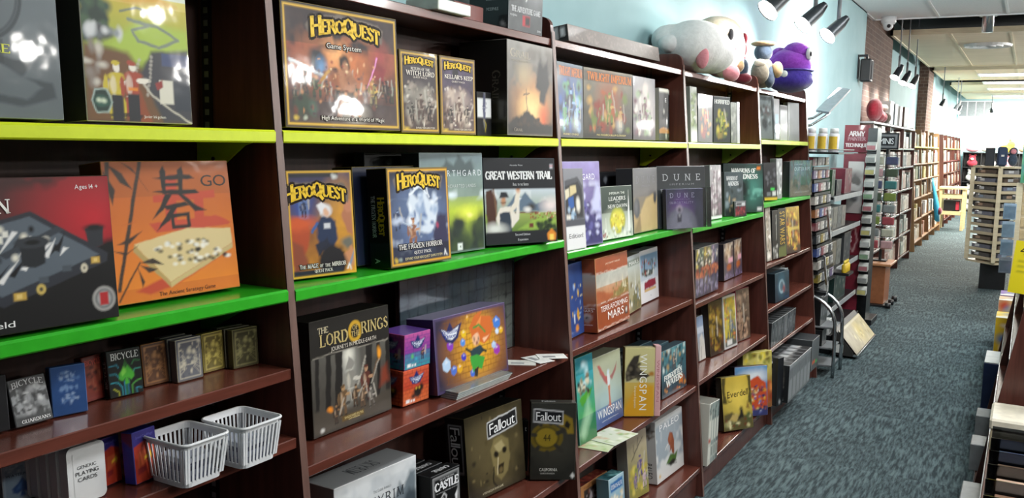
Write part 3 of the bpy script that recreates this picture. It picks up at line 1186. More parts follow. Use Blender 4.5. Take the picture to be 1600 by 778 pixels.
def slot_standard(y, s):
    """slotted steel channel screwed to an upright, s = side it faces along y"""
    mb = MB()
    x0, x1 = -1.478, -1.452
    ya, yb = (y + .0096, y + .0136) if s > 0 else (y - .0136, y - .0096)
    mb.box(x0, ya, .1, x1, yb, 1.88, 'blackmetal')
    yf = yb if s > 0 else ya
    z = .13
    while z < 1.86:
        mb.box(x0 + .007, yf - .0004, z, x1 - .007, yf + .0004, z + .012, 'grey')
        z += .0254
    return mb


for n in range(5):
    y0, y1 = bay_y(n), bay_y(n + 1)
    root = empty('shelving_bay', (-1.32, (y0 + y1) / 2, 0), BAY_LABEL[n], 'shelving', 'bays of the cherry shelf run')
    part(side_panel(y0), 'side_panel', root)
    if n == 4:
        part(side_panel(y1), 'side_panel', root)
    mb = MB()
    mb.box(-1.502, y0 + .0105, 0.0, BACKX, y1 - .0105, 1.86, 'backboard')
    part(mb, 'back_panel', root)
    part(slot_standard(y1, -1), 'slotted_standard', root)
    part(slot_standard(y0, 1), 'slotted_standard', root)
    for k, z in LEVELS[n].items():
        if k in 'YG':
            m = {'Y': 'lime', 'G': 'green'}[k]
            if k == 'Y' and n >= 3:
                m = 'washedlime'
            s = part(metal_shelf(n, z, m), 'metal_shelf', root, {'lime': 'lime metal shelf', 'washedlime': 'lime metal shelf tinted pale for strong light', 'green': 'green metal shelf'}[m])
            part(shelf_bracket(y0 + .02, z, m), 'shelf_bracket', s)
            part(shelf_bracket(y1 - .02, z, m), 'shelf_bracket', s)
        else:
            part(wood_shelf(n, z), 'shelf', root)
    mb = MB()
    mb.box(front_x(0) - .05, y0 + .0105, 0.0, front_x(0) - .032, y1 - .0105, LEVELS[n]['D'] - .024, 'wood')
    part(mb, 'kick_board', root)

# ------------------------------------------------------------------ games on the shelves
def T(s, x, y, h, c, **k):
    return ('t', s, x, y, h, c, k)


def banner_title(s, x, y, h, w, arch=.03):
    """gold block lettering on a torn grey scroll"""
    return [T(s, x, y, h, '#f2c92a', font='rb', w=w, arch=arch, edge='#2a1c10', ew=.17, swell=.25, track=.02)]


def scroll(x, y, w, h, arch=.0):
    pts = [x - w / 2, y - h * .55, x - w * .3, y - h * .35, x, y - h * .2, x + w * .3, y - h * .35, x + w / 2, y - h * .6, x + w * .53, y + h * .2, x + w * .45, y + h * .45,
           x + w * .2, y + h * .62, x, y + h * .7, x - w * .25, y + h * .62, x - w * .46, y + h * .5, x - w * .54, y]
    return ('p', '#6d6258', pts, .02)


GOLDF = [('f', '#16110c', .02), ('f', '#e3b73c', .018, .02), ('f', '#6b4a14', .006, .038)]

# --- bay nearest the camera: lime shelf
game('auto', 'game_box', 'grey game box with a bicycle wheel drawing, on the lime shelf at the left edge', 'game box',
     [('v', '#5d676c', '#737d82'), ('n', .12, 4, 3), ('o', .62, .66, .23, .25, .012, '#3f484d'), ('o', .62, .66, .21, .23, .006, '#4a5358'), ('l', '#454e53', .022, [.3, .98, .6, .95, .62, .66]),
      ('l', '#454e53', .02, [.3, .95, .55, .9, .8, 1.0]), ('o', .25, .78, .16, .2, .01, '#3f484d'),
      ('p', '#3e474c', [.0, .22, .3, .3, .7, .34, .85, .3, .8, .22, .95, .2, .97, .12, .8, .06, .3, .14, 0, .1], .02), ('p', '#5f696e', [.3, .26, .7, .29, .9, .17, .82, .1, .5, .16], .02),
      ('r', '#2f373b', 0, .29, .72, .42, .6),
      T('BENN BOURBIEN', .58, .43, .022, '#d8dcd8'), T('AUTOMOBILE', .5, .37, .045, '#e3ea5e', font='r', w=.5)], mat='wrap', side='#70787b', edge='#9aa3a6')
game('road', 'game_box', 'landscape game box with a winding road and two hard-hat workers, on lime shelf', 'game box',
     [('v', '#b58f3a', '#dcd06a', .5, .78), ('v', '#dfe6d6', '#a9c8ce', .78, 1), ('c', '#f4f6f0', 7, 3, .5, .8, 1.05), ('e', .45, .9, .12, .05, '#5f9aa6', .6, .7), ('v', '#7fae3a', '#c4b440', .3, .72),
      ('v', '#4d3a26', '#7f9a30', 0, .45), ('p', '#a9c24a', [.2, .45, .5, .62, 1, .6, 1, .42, .5, .36], .05), ('p', '#d8a63c', [.05, .76, .4, .72, .9, .75, .5, .84, .1, .86], .04),
      ('l', '#7d8a78', .02, [.42, .62, .7, .6, .9, .54, .7, .47, .5, .5, .45, .56, .6, .6]), ('l', '#6f7a68', .014, [.35, .66, .5, .7, .75, .68]),
      ('p', '#20362c', [0, .45, 0, .88, .07, .84, .14, .76, .2, .7, .24, .6, .2, .5], .03), ('s', 4, 22, ['#2c4a3a', '#1d3328', '#3f5c40'], 0, .5, .24, .82, .02, .05),
      ('p', '#6c4a2c', [0, 0, 0, .45, .4, .42, .55, .3, .7, 0], .04), ('p', '#35373f', [.5, .3, .62, .44, 1, .48, 1, 0, .72, .0], .03), ('l', '#c9c4b4', .012, [.5, .26, .62, .16, .8, .08, 1, .0]),
      ('r', '#d9d6c6', .68, .12, .82, .27), ('r', '#26303c', .83, .08, 1, .33), ('r', '#3b4b78', .72, .36, 1, .44, .8), ('p', '#8f2f2c', [.64, .24, .72, .27, .72, .22, .66, .2]),
      ('s', 8, 16, ['#d7dadb', '#8f979b', '#4a4d50'], .05, .5, .34, .55, .02, .05), ('s', 9, 10, ['#8a8078', '#c8c2b6'], .02, .2, .22, .5, .02, .05), ('p', '#8a4422', [.36, 0, .5, .2, .6, .0], .02),
      ('fig', .27, .02, .36, '#c9b534', '#ece6d8'), ('r', '#1c2027', .22, .0, .33, .16), ('fig', .42, .02, .37, '#a3432e', '#ece6d8'), ('r', '#1c2027', .37, 0, .48, .17), ('r', '#e08a2a', .38, .19, .47, .21),
      ('p', '#9fb3ad', [.04, .12, .08, .19, .19, .19, .23, .12, .19, .05, .08, .05]), ('p', '#143029', [.055, .12, .09, .18, .18, .18, .215, .12, .18, .06, .09, .06]), ('e', .135, .12, .05, .03, '#27564a'),
      ('e', .115, .125, .012, .008, '#e9f4d8'), ('e', .155, .125, .012, .008, '#e9f4d8'), T('Javier Inkgolem', .62, .035, .018, '#e8e4d8')], side='#3c3a2c', edge='#c6c4b4', left='#2a2c22')

# --- bay nearest the camera: green shelf
stones = []
_rs = random.Random(12)
for i in range(64):
    q, t = _rs.uniform(.12, .8), _rs.uniform(.05, .95)
    q = .15 + .7 * abs(math.sin(i * 1.7)) if i % 3 else q
    stones.append(('e', .24 + q * .24 + t * .52 * .98, .42 - q * .22 + t * .02, .016, .0095, '#f4f2e8' if i % 2 else '#15120e', .2))
def window(ops, x0):
    """squeeze a drawing made for the visible right-hand part of a panel (x0..1) into panel coordinates"""
    f = lambda x: x0 + (1 - x0) * x
    out = []
    for o in ops:
        o = list(o)
        if o[0] in 'eo' or o[0] == 'fig':
            o[1] = f(o[1])
        elif o[0] == 'r':
            o[2], o[4] = f(o[2]), f(o[4])
        elif o[0] == 'p':
            o[2] = [f(q) if i % 2 == 0 else q for i, q in enumerate(o[2])]
        elif o[0] == 'l':
            o[3] = [f(q) if i % 2 == 0 else q for i, q in enumerate(o[3])]
        elif o[0] == 's':
            o[4], o[6] = f(o[4]), f(o[6])
        elif o[0] == 't':
            o[2] = f(o[2])
        out.append(tuple(o))
    return out


pts = []
for i in range(7):
    c = '#e8e8e6' if i % 2 else '#101114'
    pts.append(('p', c, [.02 + .085 * i, .30 + .035 * i, .06 + .085 * i, .285 + .035 * i, .20 + .07 * i, .44 + .03 * i]))
    c = '#101114' if i % 2 else '#e8e8e6'
    pts.append(('p', c, [.24 + .06 * i, .66 - .022 * i, .28 + .06 * i, .65 - .022 * i, .12 + .075 * i, .50 - .005 * i]))
game('backg', 'game_box', 'black and red game box with a photo of an open backgammon case, on green shelf', 'game box',
     [('v', '#070708', '#0b0b0d')] + window([('p', '#4a2524', [-1, .55, .95, .55, 1, 1, -1, 1], .04), ('e', .85, .72, .34, .28, '#c0202c', .9, .95), ('c', '#3a2220', 6, 4, .5, .9, 1.05), ('p', '#0a0a0c', [-1, -.1, -1, .35, .2, .3, .95, .55, 1.1, .56, 1.1, -.1], .05),
      ('p', '#2c3038', [-.3, .45, .0, .70, .38, .78, .95, .46, .94, .40, .14, .17, -.3, .36]), ('p', '#5a646e', [-.28, .47, .02, .68, .37, .745, .88, .455, .13, .24, -.26, .44]), *pts, ('p', '#363c44', [.18, .48, .62, .64, .57, .67, .13, .51]),
      ('s', 5, 9, ['#e8e4d4', '#101114', '#e0dccc'], .02, .42, .5, .68, .022, .03), ('r', '#e8e6dc', .13, .58, .17, .63), ('r', '#e8e6dc', .17, .62, .21, .66),
      ('p', '#1f2328', [.29, .42, .28, .57, .47, .58, .46, .43, .38, .405]), ('e', .375, .575, .085, .028, '#0c0e10'), ('o', .375, .575, .085, .028, .012, '#30353b'), ('p', '#2a2e34', [.80, .52, .78, .64, .93, .65, .92, .52, .87, .505]), ('e', .855, .645, .07, .022, '#0f1113'),
      ('r', '#c6a24a', .81, .395, .88, .44), ('r', '#e4c878', .83, .405, .86, .43), ('r', '#c6a24a', .21, .205, .30, .255), ('r', '#e4c878', .23, .215, .27, .245), ('o', .41, .26, .022, .024, .01, '#c9b060'), ('r', '#4a525a', .40, .30, .47, .34), ('r', '#4a525a', .58, .36, .65, .40), ('o', .75, .37, .016, .02, .008, '#d0c8b0'),
      T('Ages 14 +', .82, .93, .03, '#f0f0f0'), T('s', -.0, .12, .035, '#f0f0f0'), T('Playing Field', -.1, .06, .04, '#f0f0f0', w=.33),
      ('e', .89, .14, .085, .085, '#b8b6b0'), ('e', .89, .14, .072, .072, '#6d6f70'), ('e', .89, .14, .052, .052, '#a5a6a4'), ('r', '#b02a2c', .855, .095, .925, .185)], .45) + [T('BACKGAMMON', .30, .82, .085, '#f2f0ea', font='r', w=.56)], mat='card', side='#120f10', edge='#3a2a28', right='#5a2024')
game('go', 'game_box', 'orange game box with bamboo and a large black brush character, on green shelf', 'game box',
     [('v', '#d6731c', '#a8551c'), ('v', '#e0801f', '#c5641a', .1, .75), ('n', .08, 3, 5),
      ('p', '#c2472a', [.3, .55, .85, .58, .98, .52, .95, .5, .35, .48]), ('p', '#c2472a', [.45, .9, .55, .9, .52, .55, .43, .55]), ('p', '#c2472a', [.68, .75, .76, .76, .74, .4, .66, .4]), ('p', '#c2472a', [.35, .75, .86, .78, .86, .72, .35, .7]),
      ('p', '#bf4527', [.15, .08, .4, .16, .8, .3, .98, .36, .9, .28, .5, .1, .25, .04], .02),
      ('p', '#d9c48e', [.17, .41, .42, .11, .97, .35, .97, .47, .6, .5]), ('p', '#b39a5e', [.17, .41, .42, .11, .42, .075, .16, .36]), ('p', '#c9b27a', [.42, .11, .97, .35, .97, .31, .42, .075]), *stones,
      ('l', '#35261a', .035, [-.02, .35, .04, 1.0]), ('l', '#35261a', .03, [.03, .1, .28, 1.02]), ('l', '#c5641a', .006, [.1, .55, .2, .57]), ('l', '#c5641a', .006, [-.02, .6, .06, .61]),
      ('p', '#2c2016', [.04, .98, .12, .85, .2, .8, .14, .92]), ('p', '#2c2016', [.14, 1, .25, .9, .32, .78, .22, .95]), ('p', '#2c2016', [.0, .95, .08, .8, .05, .7]), ('p', '#2c2016', [.05, .42, .15, .46, .24, .5, .14, .42]),
      ('p', '#2c2016', [.02, .38, .12, .36, .2, .4, .1, .34]), ('l', '#2c2016', .012, [.02, .02, .2, .28]), ('p', '#2c2016', [.2, .28, .3, .3, .38, .24, .28, .26]), ('p', '#2c2016', [.18, .24, .22, .14, .2, .1]), ('p', '#2c2016', [.2, .26, .33, .22, .26, .2]),
      # brush strokes
      ('p', '#17120e', [.42, .93, .455, .97, .47, .93, .455, .75, .43, .76]), ('p', '#17120e', [.56, .93, .60, .96, .61, .92, .585, .74, .56, .75]), ('p', '#17120e', [.36, .88, .5, .9, .66, .9, .7, .87, .5, .86]), ('r', '#17120e', .45, .815, .58, .84),
      ('p', '#17120e', [.35, .78, .5, .79, .7, .79, .73, .76, .5, .75]), ('p', '#17120e', [.45, .76, .5, .75, .42, .64, .33, .58, .4, .67]), ('p', '#17120e', [.55, .76, .6, .75, .7, .66, .78, .62, .68, .62]),
      ('p', '#17120e', [.42, .67, .6, .7, .64, .67, .45, .64]), ('p', '#17120e', [.5, .68, .54, .67, .46, .56, .35, .49, .42, .58]), ('p', '#17120e', [.47, .6, .5, .61, .5, .5, .475, .5]), ('p', '#17120e', [.49, .61, .63, .62, .63, .51, .605, .51, .6, .59, .49, .58]), ('r', '#17120e', .49, .5, .62, .525),
      T('GO', .86, .85, .085, '#2a1a10', w=.22), T('The Ancient Strategy Game', .55, .035, .03, '#5f3016')], side='#8d5a30', edge='#c08850', left='#7a4a2a')

# --- decks of cards
game('guard', 'card_deck', 'silver and black wrapped card deck leaning back, leftmost whole deck on the upper wooden shelf', 'card deck',
     [('v', '#3c3e40', '#2a2c2e'), ('c', '#8d9092', 7, 12, .45, .15, .85), ('s', 3, 30, ['#9a9c9e', '#202224', '#c6c8c9', '#606264'], .25, .25, .8, .8, .03, .09), ('n', .3, 6, 2), T('BICYCLE', .5, .9, .12, '#c9cbcd', font='r', w=.85, arch=.05), T('GUARDIANS', .55, .07, .07, '#e8e9ea', font='r', w=.8)],
     side='#1c1d1f', edge='#5a5c5e', group='decks on the upper wooden shelf')
game('bluedeck', 'card_deck', 'blue card deck with two white lettered bands, beside the silver and black deck', 'card deck',
     [('v', '#27497e', '#2b4f86'), ('n', .12, 5, 2), ('s', 6, 40, ['#8fa5c4', '#5475a8', '#27497e'], .25, .68, .78, .9, .02, .05), ('s', 7, 40, ['#8fa5c4', '#5475a8', '#27497e'], .25, .25, .8, .42, .02, .05), ('s', 8, 12, ['#6f8db8'], .25, .5, .75, .58, .02, .06)], side='#1d3864', edge='#4b6a9c', group='decks on the upper wooden shelf')
game('reddeck', 'card_deck', 'dull red card deck half hidden between the blue deck and the neon green spade deck', 'card deck',
     [('v', '#5e2420', '#3c1614'), ('e', .5, .5, .3, .3, '#8a3a2a', .7), ('s', 6, 25, ['#7c3a2c', '#44201c', '#95523c'], .2, .2, .8, .8, .03, .09), ('f', '#7c3028', .02, .04), T('BICYCLE', .5, .87, .11, '#b0483c', font='r', w=.8)],
     side='#3a1614', edge='#6a302a', group='decks on the upper wooden shelf')
game('greendeck', 'card_deck', 'black card deck with a neon green spade and circuit lines', 'card deck',
     [('v', '#0d1412', '#101615'), *[('l', c, .014, p) for c, p in (('#2f9fb0', [.02, .5, .2, .5, .3, .4]), ('#38b0c0', [.04, .32, .25, .3, .36, .2, .36, 0]), ('#2fae86', [.5, .35, .5, .0]), ('#2f8fb5', [.44, .3, .44, .0]), ('#2f8fb5', [.57, .3, .57, .02]), ('#c9cf40', [.1, .18, .25, .1, .25, 0]),
       ('#46b0a0', [.98, .55, .8, .55, .72, .45]), ('#5fc050', [.98, .3, .8, .26, .68, .2, .68, 0]), ('#3aa0b8', [.95, .1, .8, .12, .8, 0]), ('#3aa0b8', [.02, .68, .25, .7, .3, .62]), ('#3f9a58', [.98, .72, .8, .74, .72, .66]))],
      ('p', '#46a832', [.52, .74, .42, .6, .3, .48, .3, .36, .4, .32, .49, .38, .46, .24, .6, .24, .56, .38, .66, .32, .76, .38, .76, .48, .64, .6]), ('p', '#79cc4a', [.52, .72, .44, .6, .36, .5, .4, .42, .52, .5], .02), ('p', '#205c24', [.5, .58, .46, .66, .52, .8, .58, .66], .03),
      T('BICYCLE', .52, .88, .14, '#d3d9d6', font='r', w=.84)], side='#121816', edge='#3c4442', left=[('v', '#0e1312', '#161c1b'), T('BICYCLE', .5, .5, .5, '#9aa5a2', rot=1.57, w=.6)], group='decks on the upper wooden shelf')


def foil(c0, c1, c2, sd):
    return [('v', c0, c1), ('f', c2, .025, .05), ('s', sd, 46, [c2, c0, c1], .1, .1, .9, .9, .02, .07), *[('l', c2, .012, [.12, .15 + .1 * i, .35, .3 + .07 * i, .2, .45 + .06 * i]) for i in range(4)],
            *[('l', c2, .012, [.88, .15 + .1 * i, .65, .3 + .07 * i, .8, .45 + .06 * i]) for i in range(4)], ('e', .5, .7, .07, .07, c2, .3), ('l', c2, .015, [.3, .38, .7, .38])]


for key, lab, c in (('browndeck', 'brown and copper foil card deck to the right of the neon green spade deck', ('#5e3e2a', '#4a301f', '#a07248')),
                    ('silverdeck', 'silver grey foil card deck standing in front of the copper one', ('#6c6e74', '#5a5c66', '#c9c3ae')),
                    ('golddeck', 'yellow gold foil card deck right of the silver grey one', ('#6f6434', '#5f5426', '#c4b460')),
                    ('olivedeck', 'olive foil card deck, last on the right of the upper wooden shelf', ('#4e4a34', '#403c28', '#8f8a5c'))):
    game(key, 'card_deck', lab, 'card deck', foil(*c, 11), side=c[1], edge=c[2], group='decks on the upper wooden shelf')
for key, off, n, side, lab in (('silverdeck', .0195, 2, '#55575e', 'silver grey foil deck'), ('olivedeck', .0195, 2, '#45412d', 'olive foil deck')):
    x, y, z, yaw, tilt, w, h, d = GEO[key]
    for i in range(n):
        game(key + str(i), 'card_deck', ('%s directly behind the front one, only its edge showing', '%s at the back of the row of three, only its edge showing')[i] % lab, 'card deck',
             [('v', side, side)], geo=(x - off * (i + 1), y - .002, z, yaw, tilt, w, h, .018), side=side, edge='#7c7a6c', group='decks behind the foil decks')
# a dark sliver at the left edge of the frame
x, y, z, yaw, tilt, w, h, d = GEO['guard']
game('guardleft', 'card_deck', 'black card deck cut off by the left edge, left of the silver and black deck', 'card deck', [('v', '#131417', '#1c1d21'), ('n', .3, 5, 1)], geo=(x - .004, y - .072, z, 0.05, .08, .063, .085, .018), side='#131417', edge='#3c3d40', group='decks on the upper wooden shelf')

# lower wooden shelf
game('wpdeck', 'card_deck', 'pale blue waterproof card deck in a clear box at the lower left', 'card deck',
     [('v', '#8298ab', '#7d93a6'), ('n', .12, 4, 2), ('f', '#a9b9c6', .02, .02), ('s', 6, 24, ['#90a5b6', '#b4c3ce', '#6f879c'], .1, .78, .9, .96, .02, .06), T('WATERPROOF', .5, .7, .07, '#1b2a3c', w=.86),
      ('p', '#22477c', [.5, .62, .38, .46, .22, .34, .24, .22, .36, .18, .46, .24, .42, .1, .58, .1, .54, .24, .64, .18, .76, .22, .78, .34, .62, .46]), ('p', '#3c6498', [.5, .52, .4, .4, .34, .3, .46, .3], .03), ('e', .8, .1, .12, .04, '#b04a4a', .4)],
     side='#9fb1be', edge='#c4d0d8', group='card boxes on the lower wooden shelf')


def rounded_case(key, label, geo, front):
    """white plastic card case with rounded corners"""
    x, y, z, yaw, tilt, w, h, d = geo
    r = .010
    S = Sheet()
    pts = []
    for cx, cz, a0 in ((w - r, r, -90), (w - r, h - r, 0), (r, h - r, 90), (r, r, 180)):
        for k in range(7):
            t = math.radians(a0 + 15 * k)
            pts.append((cx + r * math.cos(t), cz + r * math.sin(t)))
    n = len(pts)
    for yy, rev in ((0, False), (d, True)):
        S.add([(p[0], yy, p[1]) for p in pts], [tuple(range(n)) if not rev else tuple(range(n - 1, -1, -1))], lin('#dfe1e1'))
    S.add([(p[0], 0, p[1]) for p in pts] + [(p[0], d, p[1]) for p in pts], [(i, i + n, (i + 1) % n + n, (i + 1) % n) for i in range(n)], lin('#d2d5d6'))
    if front:
        S.panel((r, -.0004, r), (1, 0, 0), (0, 0, 1), (0, -1, 0), w - 2 * r, h - 2 * r, [('r', '#dfe1e1', -1, -1, 9, 9)] + front, .01)
    o = S.build('card_case', 'card', stand(x, y, z + .0008, yaw, tilt))
    tag(o, label, 'card case', 'white card cases')
    return o


g = GEO['generic']
rounded_case('generic', 'white rounded plastic card case lettered in black on its front', g,
             [T('GENERIC', .5, .66, .07, '#303234', w=.72), T('PLAYING', .5, .53, .085, '#222426', w=.86), T('CARDS', .5, .40, .085, '#222426', w=.72)])
for i, lab in enumerate(['white plastic card case directly behind the lettered front case', 'white plastic card case second behind the lettered front case', 'white plastic card case third behind the lettered front case', 'white plastic card case at the back of the white row']):
    rounded_case('c', lab, (g[0] - .022 * (i + 1), g[1] - .004 - .003 * i, g[2], g[3] + .02, g[4], g[5], g[6], .019), None)
redart = [('v', '#b23a26', '#b8452a'), ('v', '#34307a', '#3c3486', .72, 1), ('p', '#b23a26', [0, .72, .5, .8, 1, .72, 1, .6, 0, .6]), ('p', '#c85a34', [.15, .3, .8, .4, .9, .62, .2, .6], .03), ('p', '#8a2a2a', [.1, .15, .5, .2, .5, .3, .1, .28], .02),
          ('p', '#f0c83c', [.45, .42, .7, .47, .7, .41, .84, .49, .7, .57, .7, .53, .45, .48]), T('Speed CardMagic', .5, .9, .05, '#6f6cc8', w=.8)]
game('speedl', 'card_deck', 'red and purple card deck half hidden behind the one with the blue side', 'card deck', redart, side='#3a2f78', edge='#6a4a80', group='card boxes on the lower wooden shelf')
game('speedr', 'card_deck', 'red and purple card deck with a yellow arrow and blue side, left of the baskets', 'card deck', redart, side='#2c3a9c', edge='#5a5ab0', d=.026,
     left=[('v', '#2c3aa0', '#8a2f4a'), ('p', '#2c3aa0', [0, 0, 1, 0, 1, .7, 0, .85])], group='card boxes on the lower wooden shelf')


def basket(x, y, z, w, l, h, rz, label):
    """white basket of upright slats with a rolled rim"""
    root = empty('plastic_basket', (x, y, z), label, 'basket', 'white slatted baskets', rz)
    mb = MB()
    b = .84

    def pt(u, v, t):   # u,v in -1..1 on the rim rectangle, t height 0..1
        s = b + (1 - b) * t
        return (u * w / 2 * s, v * l / 2 * s, t * h)

    def corner_path(t, rr=.014, out=0):
        s = b + (1 - b) * t
        W, L = w / 2 * s + out, l / 2 * s + out
        ps = []
        for cx, cy, a0 in ((W - rr, L - rr, 0), (-W + rr, L - rr, 90), (-W + rr, -L + rr, 180), (W - rr, -L + rr, 270)):
            for k in range(5):
                a = math.radians(a0 + 22.5 * k)
                ps.append((cx + rr * math.cos(a), cy + rr * math.sin(a), t * h))
        return ps
    lo, mid, hi = corner_path(0), corner_path(.12), corner_path(.88)
    n = len(lo)
    bot = [p for p in lo]
    mb.add(bot, [tuple(range(n))], 'white')
    mb.add(lo + mid, [(i, (i + 1) % n, (i + 1) % n + n, i + n) for i in range(n)], 'white')
    top = corner_path(1)
    part_o = mb.build('basket_tray', root)
    band = MB()
    band.add(hi + top, [(i, (i + 1) % n, (i + 1) % n + n, i + n) for i in range(n)], 'white')
    for q in (part_o, band.build('rim_band', root)):
        sol = q.modifiers.new('wall', 'SOLIDIFY')
        sol.thickness = .0016
    rim = MB()
    ring = corner_path(1, out=.002)
    rim.tube(ring + [ring[0]], .0028, 'white', 8, caps=False)
    rim.build('rim', root, True)
    sl = MB()
    for (u0, v0, u1, v1, cnt) in ((-1, -1, 1, -1, 10), (-1, 1, 1, 1, 10), (-1, -1, -1, 1, 10), (1, -1, 1, 1, 10)):
        for k in range(cnt + 1):
            f = k / cnt
            u, v = u0 + (u1 - u0) * f, v0 + (v1 - v0) * f
            u, v = max(-.93, min(.93, u)) if abs(u0 - u1) > 0 else u, max(-.93, min(.93, v)) if abs(v0 - v1) > 0 else v
            p0, p1 = pt(u, v, .1), pt(u, v, .9)
            dx, dy = (.0022, .0007) if abs(u0 - u1) > 0 else (.0007, .0022)
            sl.add([(p0[0] - dx, p0[1] - dy, p0[2]), (p0[0] + dx, p0[1] - dy, p0[2]), (p0[0] + dx, p0[1] + dy, p0[2]), (p0[0] - dx, p0[1] + dy, p0[2]),
                    (p1[0] - dx, p1[1] - dy, p1[2]), (p1[0] + dx, p1[1] - dy, p1[2]), (p1[0] + dx, p1[1] + dy, p1[2]), (p1[0] - dx, p1[1] + dy, p1[2])],
                   [(0, 1, 5, 4), (1, 2, 6, 5), (2, 3, 7, 6), (3, 0, 4, 7)], 'white')
    sl.build('slats', root)
    return root


for (x, y, lab, cols) in ((-1.241, 1.047, 'white slatted plastic basket next to the red and purple decks', 3), (-1.228, 1.164, 'white slatted plastic basket against the shelf upright', 9)):
    basket(x, y, .9416, .106, .098, .078, .0, lab)
    rs = random.Random(cols)
    for k in range(4):
        c = ['#5a5f78', '#7d8498', '#3c4158', '#9aa0ae'][k]
        b = MB()
        b.box(-.034, -.03, 0, .034, .03, .010, plain(c), .001)
        o = b.build('card_packet', None, loc=(x + rs.uniform(-.003, .003), y + rs.uniform(-.003, .003), .9446 + .0105 * k))
        tag(o, ['slate card packet at the bottom of the basket', 'pale slate card packet second from the bottom of the basket', 'dark navy card packet third from the bottom of the basket', 'light grey card packet on top in the basket'][k]
            + (' by the red decks' if cols == 3 else ' by the upright'), 'card packet', 'packets lying in the baskets')

# --- second bay: lime shelf
figs = [('fig', .08 + .085 * i, .18 + .03 * ((i * 7) % 4), .16 + .03 * (i % 3), ['#241d1a', '#39302a', '#2c3a24', '#4a2a20'][i % 4], ['#6b5a3a', '#4a3a2c', '#5a6a3a'][i % 3]) for i in range(12)]
game('hq', 'game_box', 'largest fantasy game box with a sword-swinging warrior and gold title, on the lime shelf', 'game box',
     [('v', '#6d4a3c', '#2c2124'), ('v', '#4a2c26', '#8a4436', .2, .68), ('e', .5, .55, .4, .22, '#d07a44', .8, .8), ('e', .42, .62, .12, .1, '#f0b070', .8, .8), ('v', '#574842', '#3c2c2c', 0, .22), ('c', '#2a2024', 7, 3, .5, .62, 1.0), ('n', .3, 7, 8), ('e', .83, .62, .1, .12, '#9a3440', .8, .7),
      *figs, ('e', .27, .55, .09, .1, '#20242c', .3), ('e', .3, .5, .05, .07, '#5c8fc0', .7), ('p', '#8c2f34', [.74, .45, .86, .4, .88, .55, .78, .6], .04),
      # warrior
      ('e', .50, .55, .06, .075, '#2a1a14', .2), ('e', .505, .535, .032, .045, '#b07a58'), ('p', '#a8704e', [.43, .5, .55, .51, .6, .42, .57, .3, .46, .3, .44, .4], .03), ('p', '#8a563c', [.44, .46, .33, .42, .31, .46, .4, .51], .02), ('p', '#9c6648', [.56, .48, .62, .4, .52, .38, .5, .42], .02),
      ('p', '#4c3a2a', [.46, .32, .58, .32, .6, .22, .52, .2, .44, .24], .02), ('p', '#8a5a40', [.45, .26, .5, .24, .46, .1, .42, .1], .02), ('p', '#8a5a40', [.56, .25, .61, .22, .64, .12, .6, .1], .02),
      ('l', '#b9bfc4', .022, [.05, .53, .34, .42]), ('l', '#e3e7ea', .008, [.05, .535, .34, .425]), ('l', '#c08c30', .03, [.3, .4, .36, .47]), ('l', '#e070c0', .016, [.7, .37, .8, .62]), ('l', '#f4b4e4', .008, [.7, .37, .8, .62]),
      ('fig', .74, .2, .24, '#8a7a4a', '#caa84a'), ('e', .14, .2, .09, .1, '#2d4030', .4), ('e', .22, .16, .05, .07, '#3f5a4a', .4), ('fig', .88, .24, .2, '#20181a', '#4a2c2a'), ('e', .58, .13, .12, .07, '#d9d2c2', .8, .7),
      ('v', '#8a6a58', '#8a6a58', 0, .0), ('s', 21, 60, ['#6a3a2c', '#c88a5a', '#2a1c1c', '#8a5a48', '#453038'], .06, .1, .94, .5, .008, .03), ('s', 22, 26, ['#e0a878', '#f0d0a0', '#a04838'], .2, .3, .8, .62, .006, .02), ('n', .25, 14, 31), scroll(.53, .84, .64, .16), *GOLDF, ('e', .085, .085, .022, .022, '#d0b040'), ('e', .15, .085, .018, .018, '#b8bfae'),
      *banner_title('HeroQuest', .53, .845, .12, .60, .04), T('Game System', .5, .685, .042, '#f6eee2', edge='#201410', w=.3), T('High Adventure in a World of Magic', .56, .085, .034, '#f2ece0', edge='#201410', w=.56)],
     side='#15110f', edge='#8f7f50', left='#141110')


def quest(title, sub, c0, c1, cols, sd, xtra=()):
    return [('v', c0, c1), ('n', .35, 6, sd), ('c', '#14121a', 6, sd, .52, .7, 1.05), ('s', sd, 34, cols, .12, .12, .88, .55, .03, .09), ('s', sd + 40, 60, cols + ['#221c1e', '#e4dcd0'], .1, .1, .9, .62, .008, .03), ('n', .35, 13, sd), ('e', .5, .45, .22, .12, cols[0], .6, .8), ('fig', .5, .16, .34, cols[1], cols[2]), ('fig', .28, .14, .24, '#1d1a1c', cols[0]), ('fig', .74, .14, .26, '#221c1c', cols[2]),
            *xtra, scroll(.5, .885, .82, .08), *GOLDF, ('e', .13, .055, .04, .02, '#d0b040'), *banner_title('HeroQuest', .5, .89, .075, .76, .02), *title, T(sub, .5, .685, .022, '#e6ddd0', w=.38), T('EXPAND YOUR GAME SYSTEM', .6, .06, .022, '#e6ddd0', w=.5)]


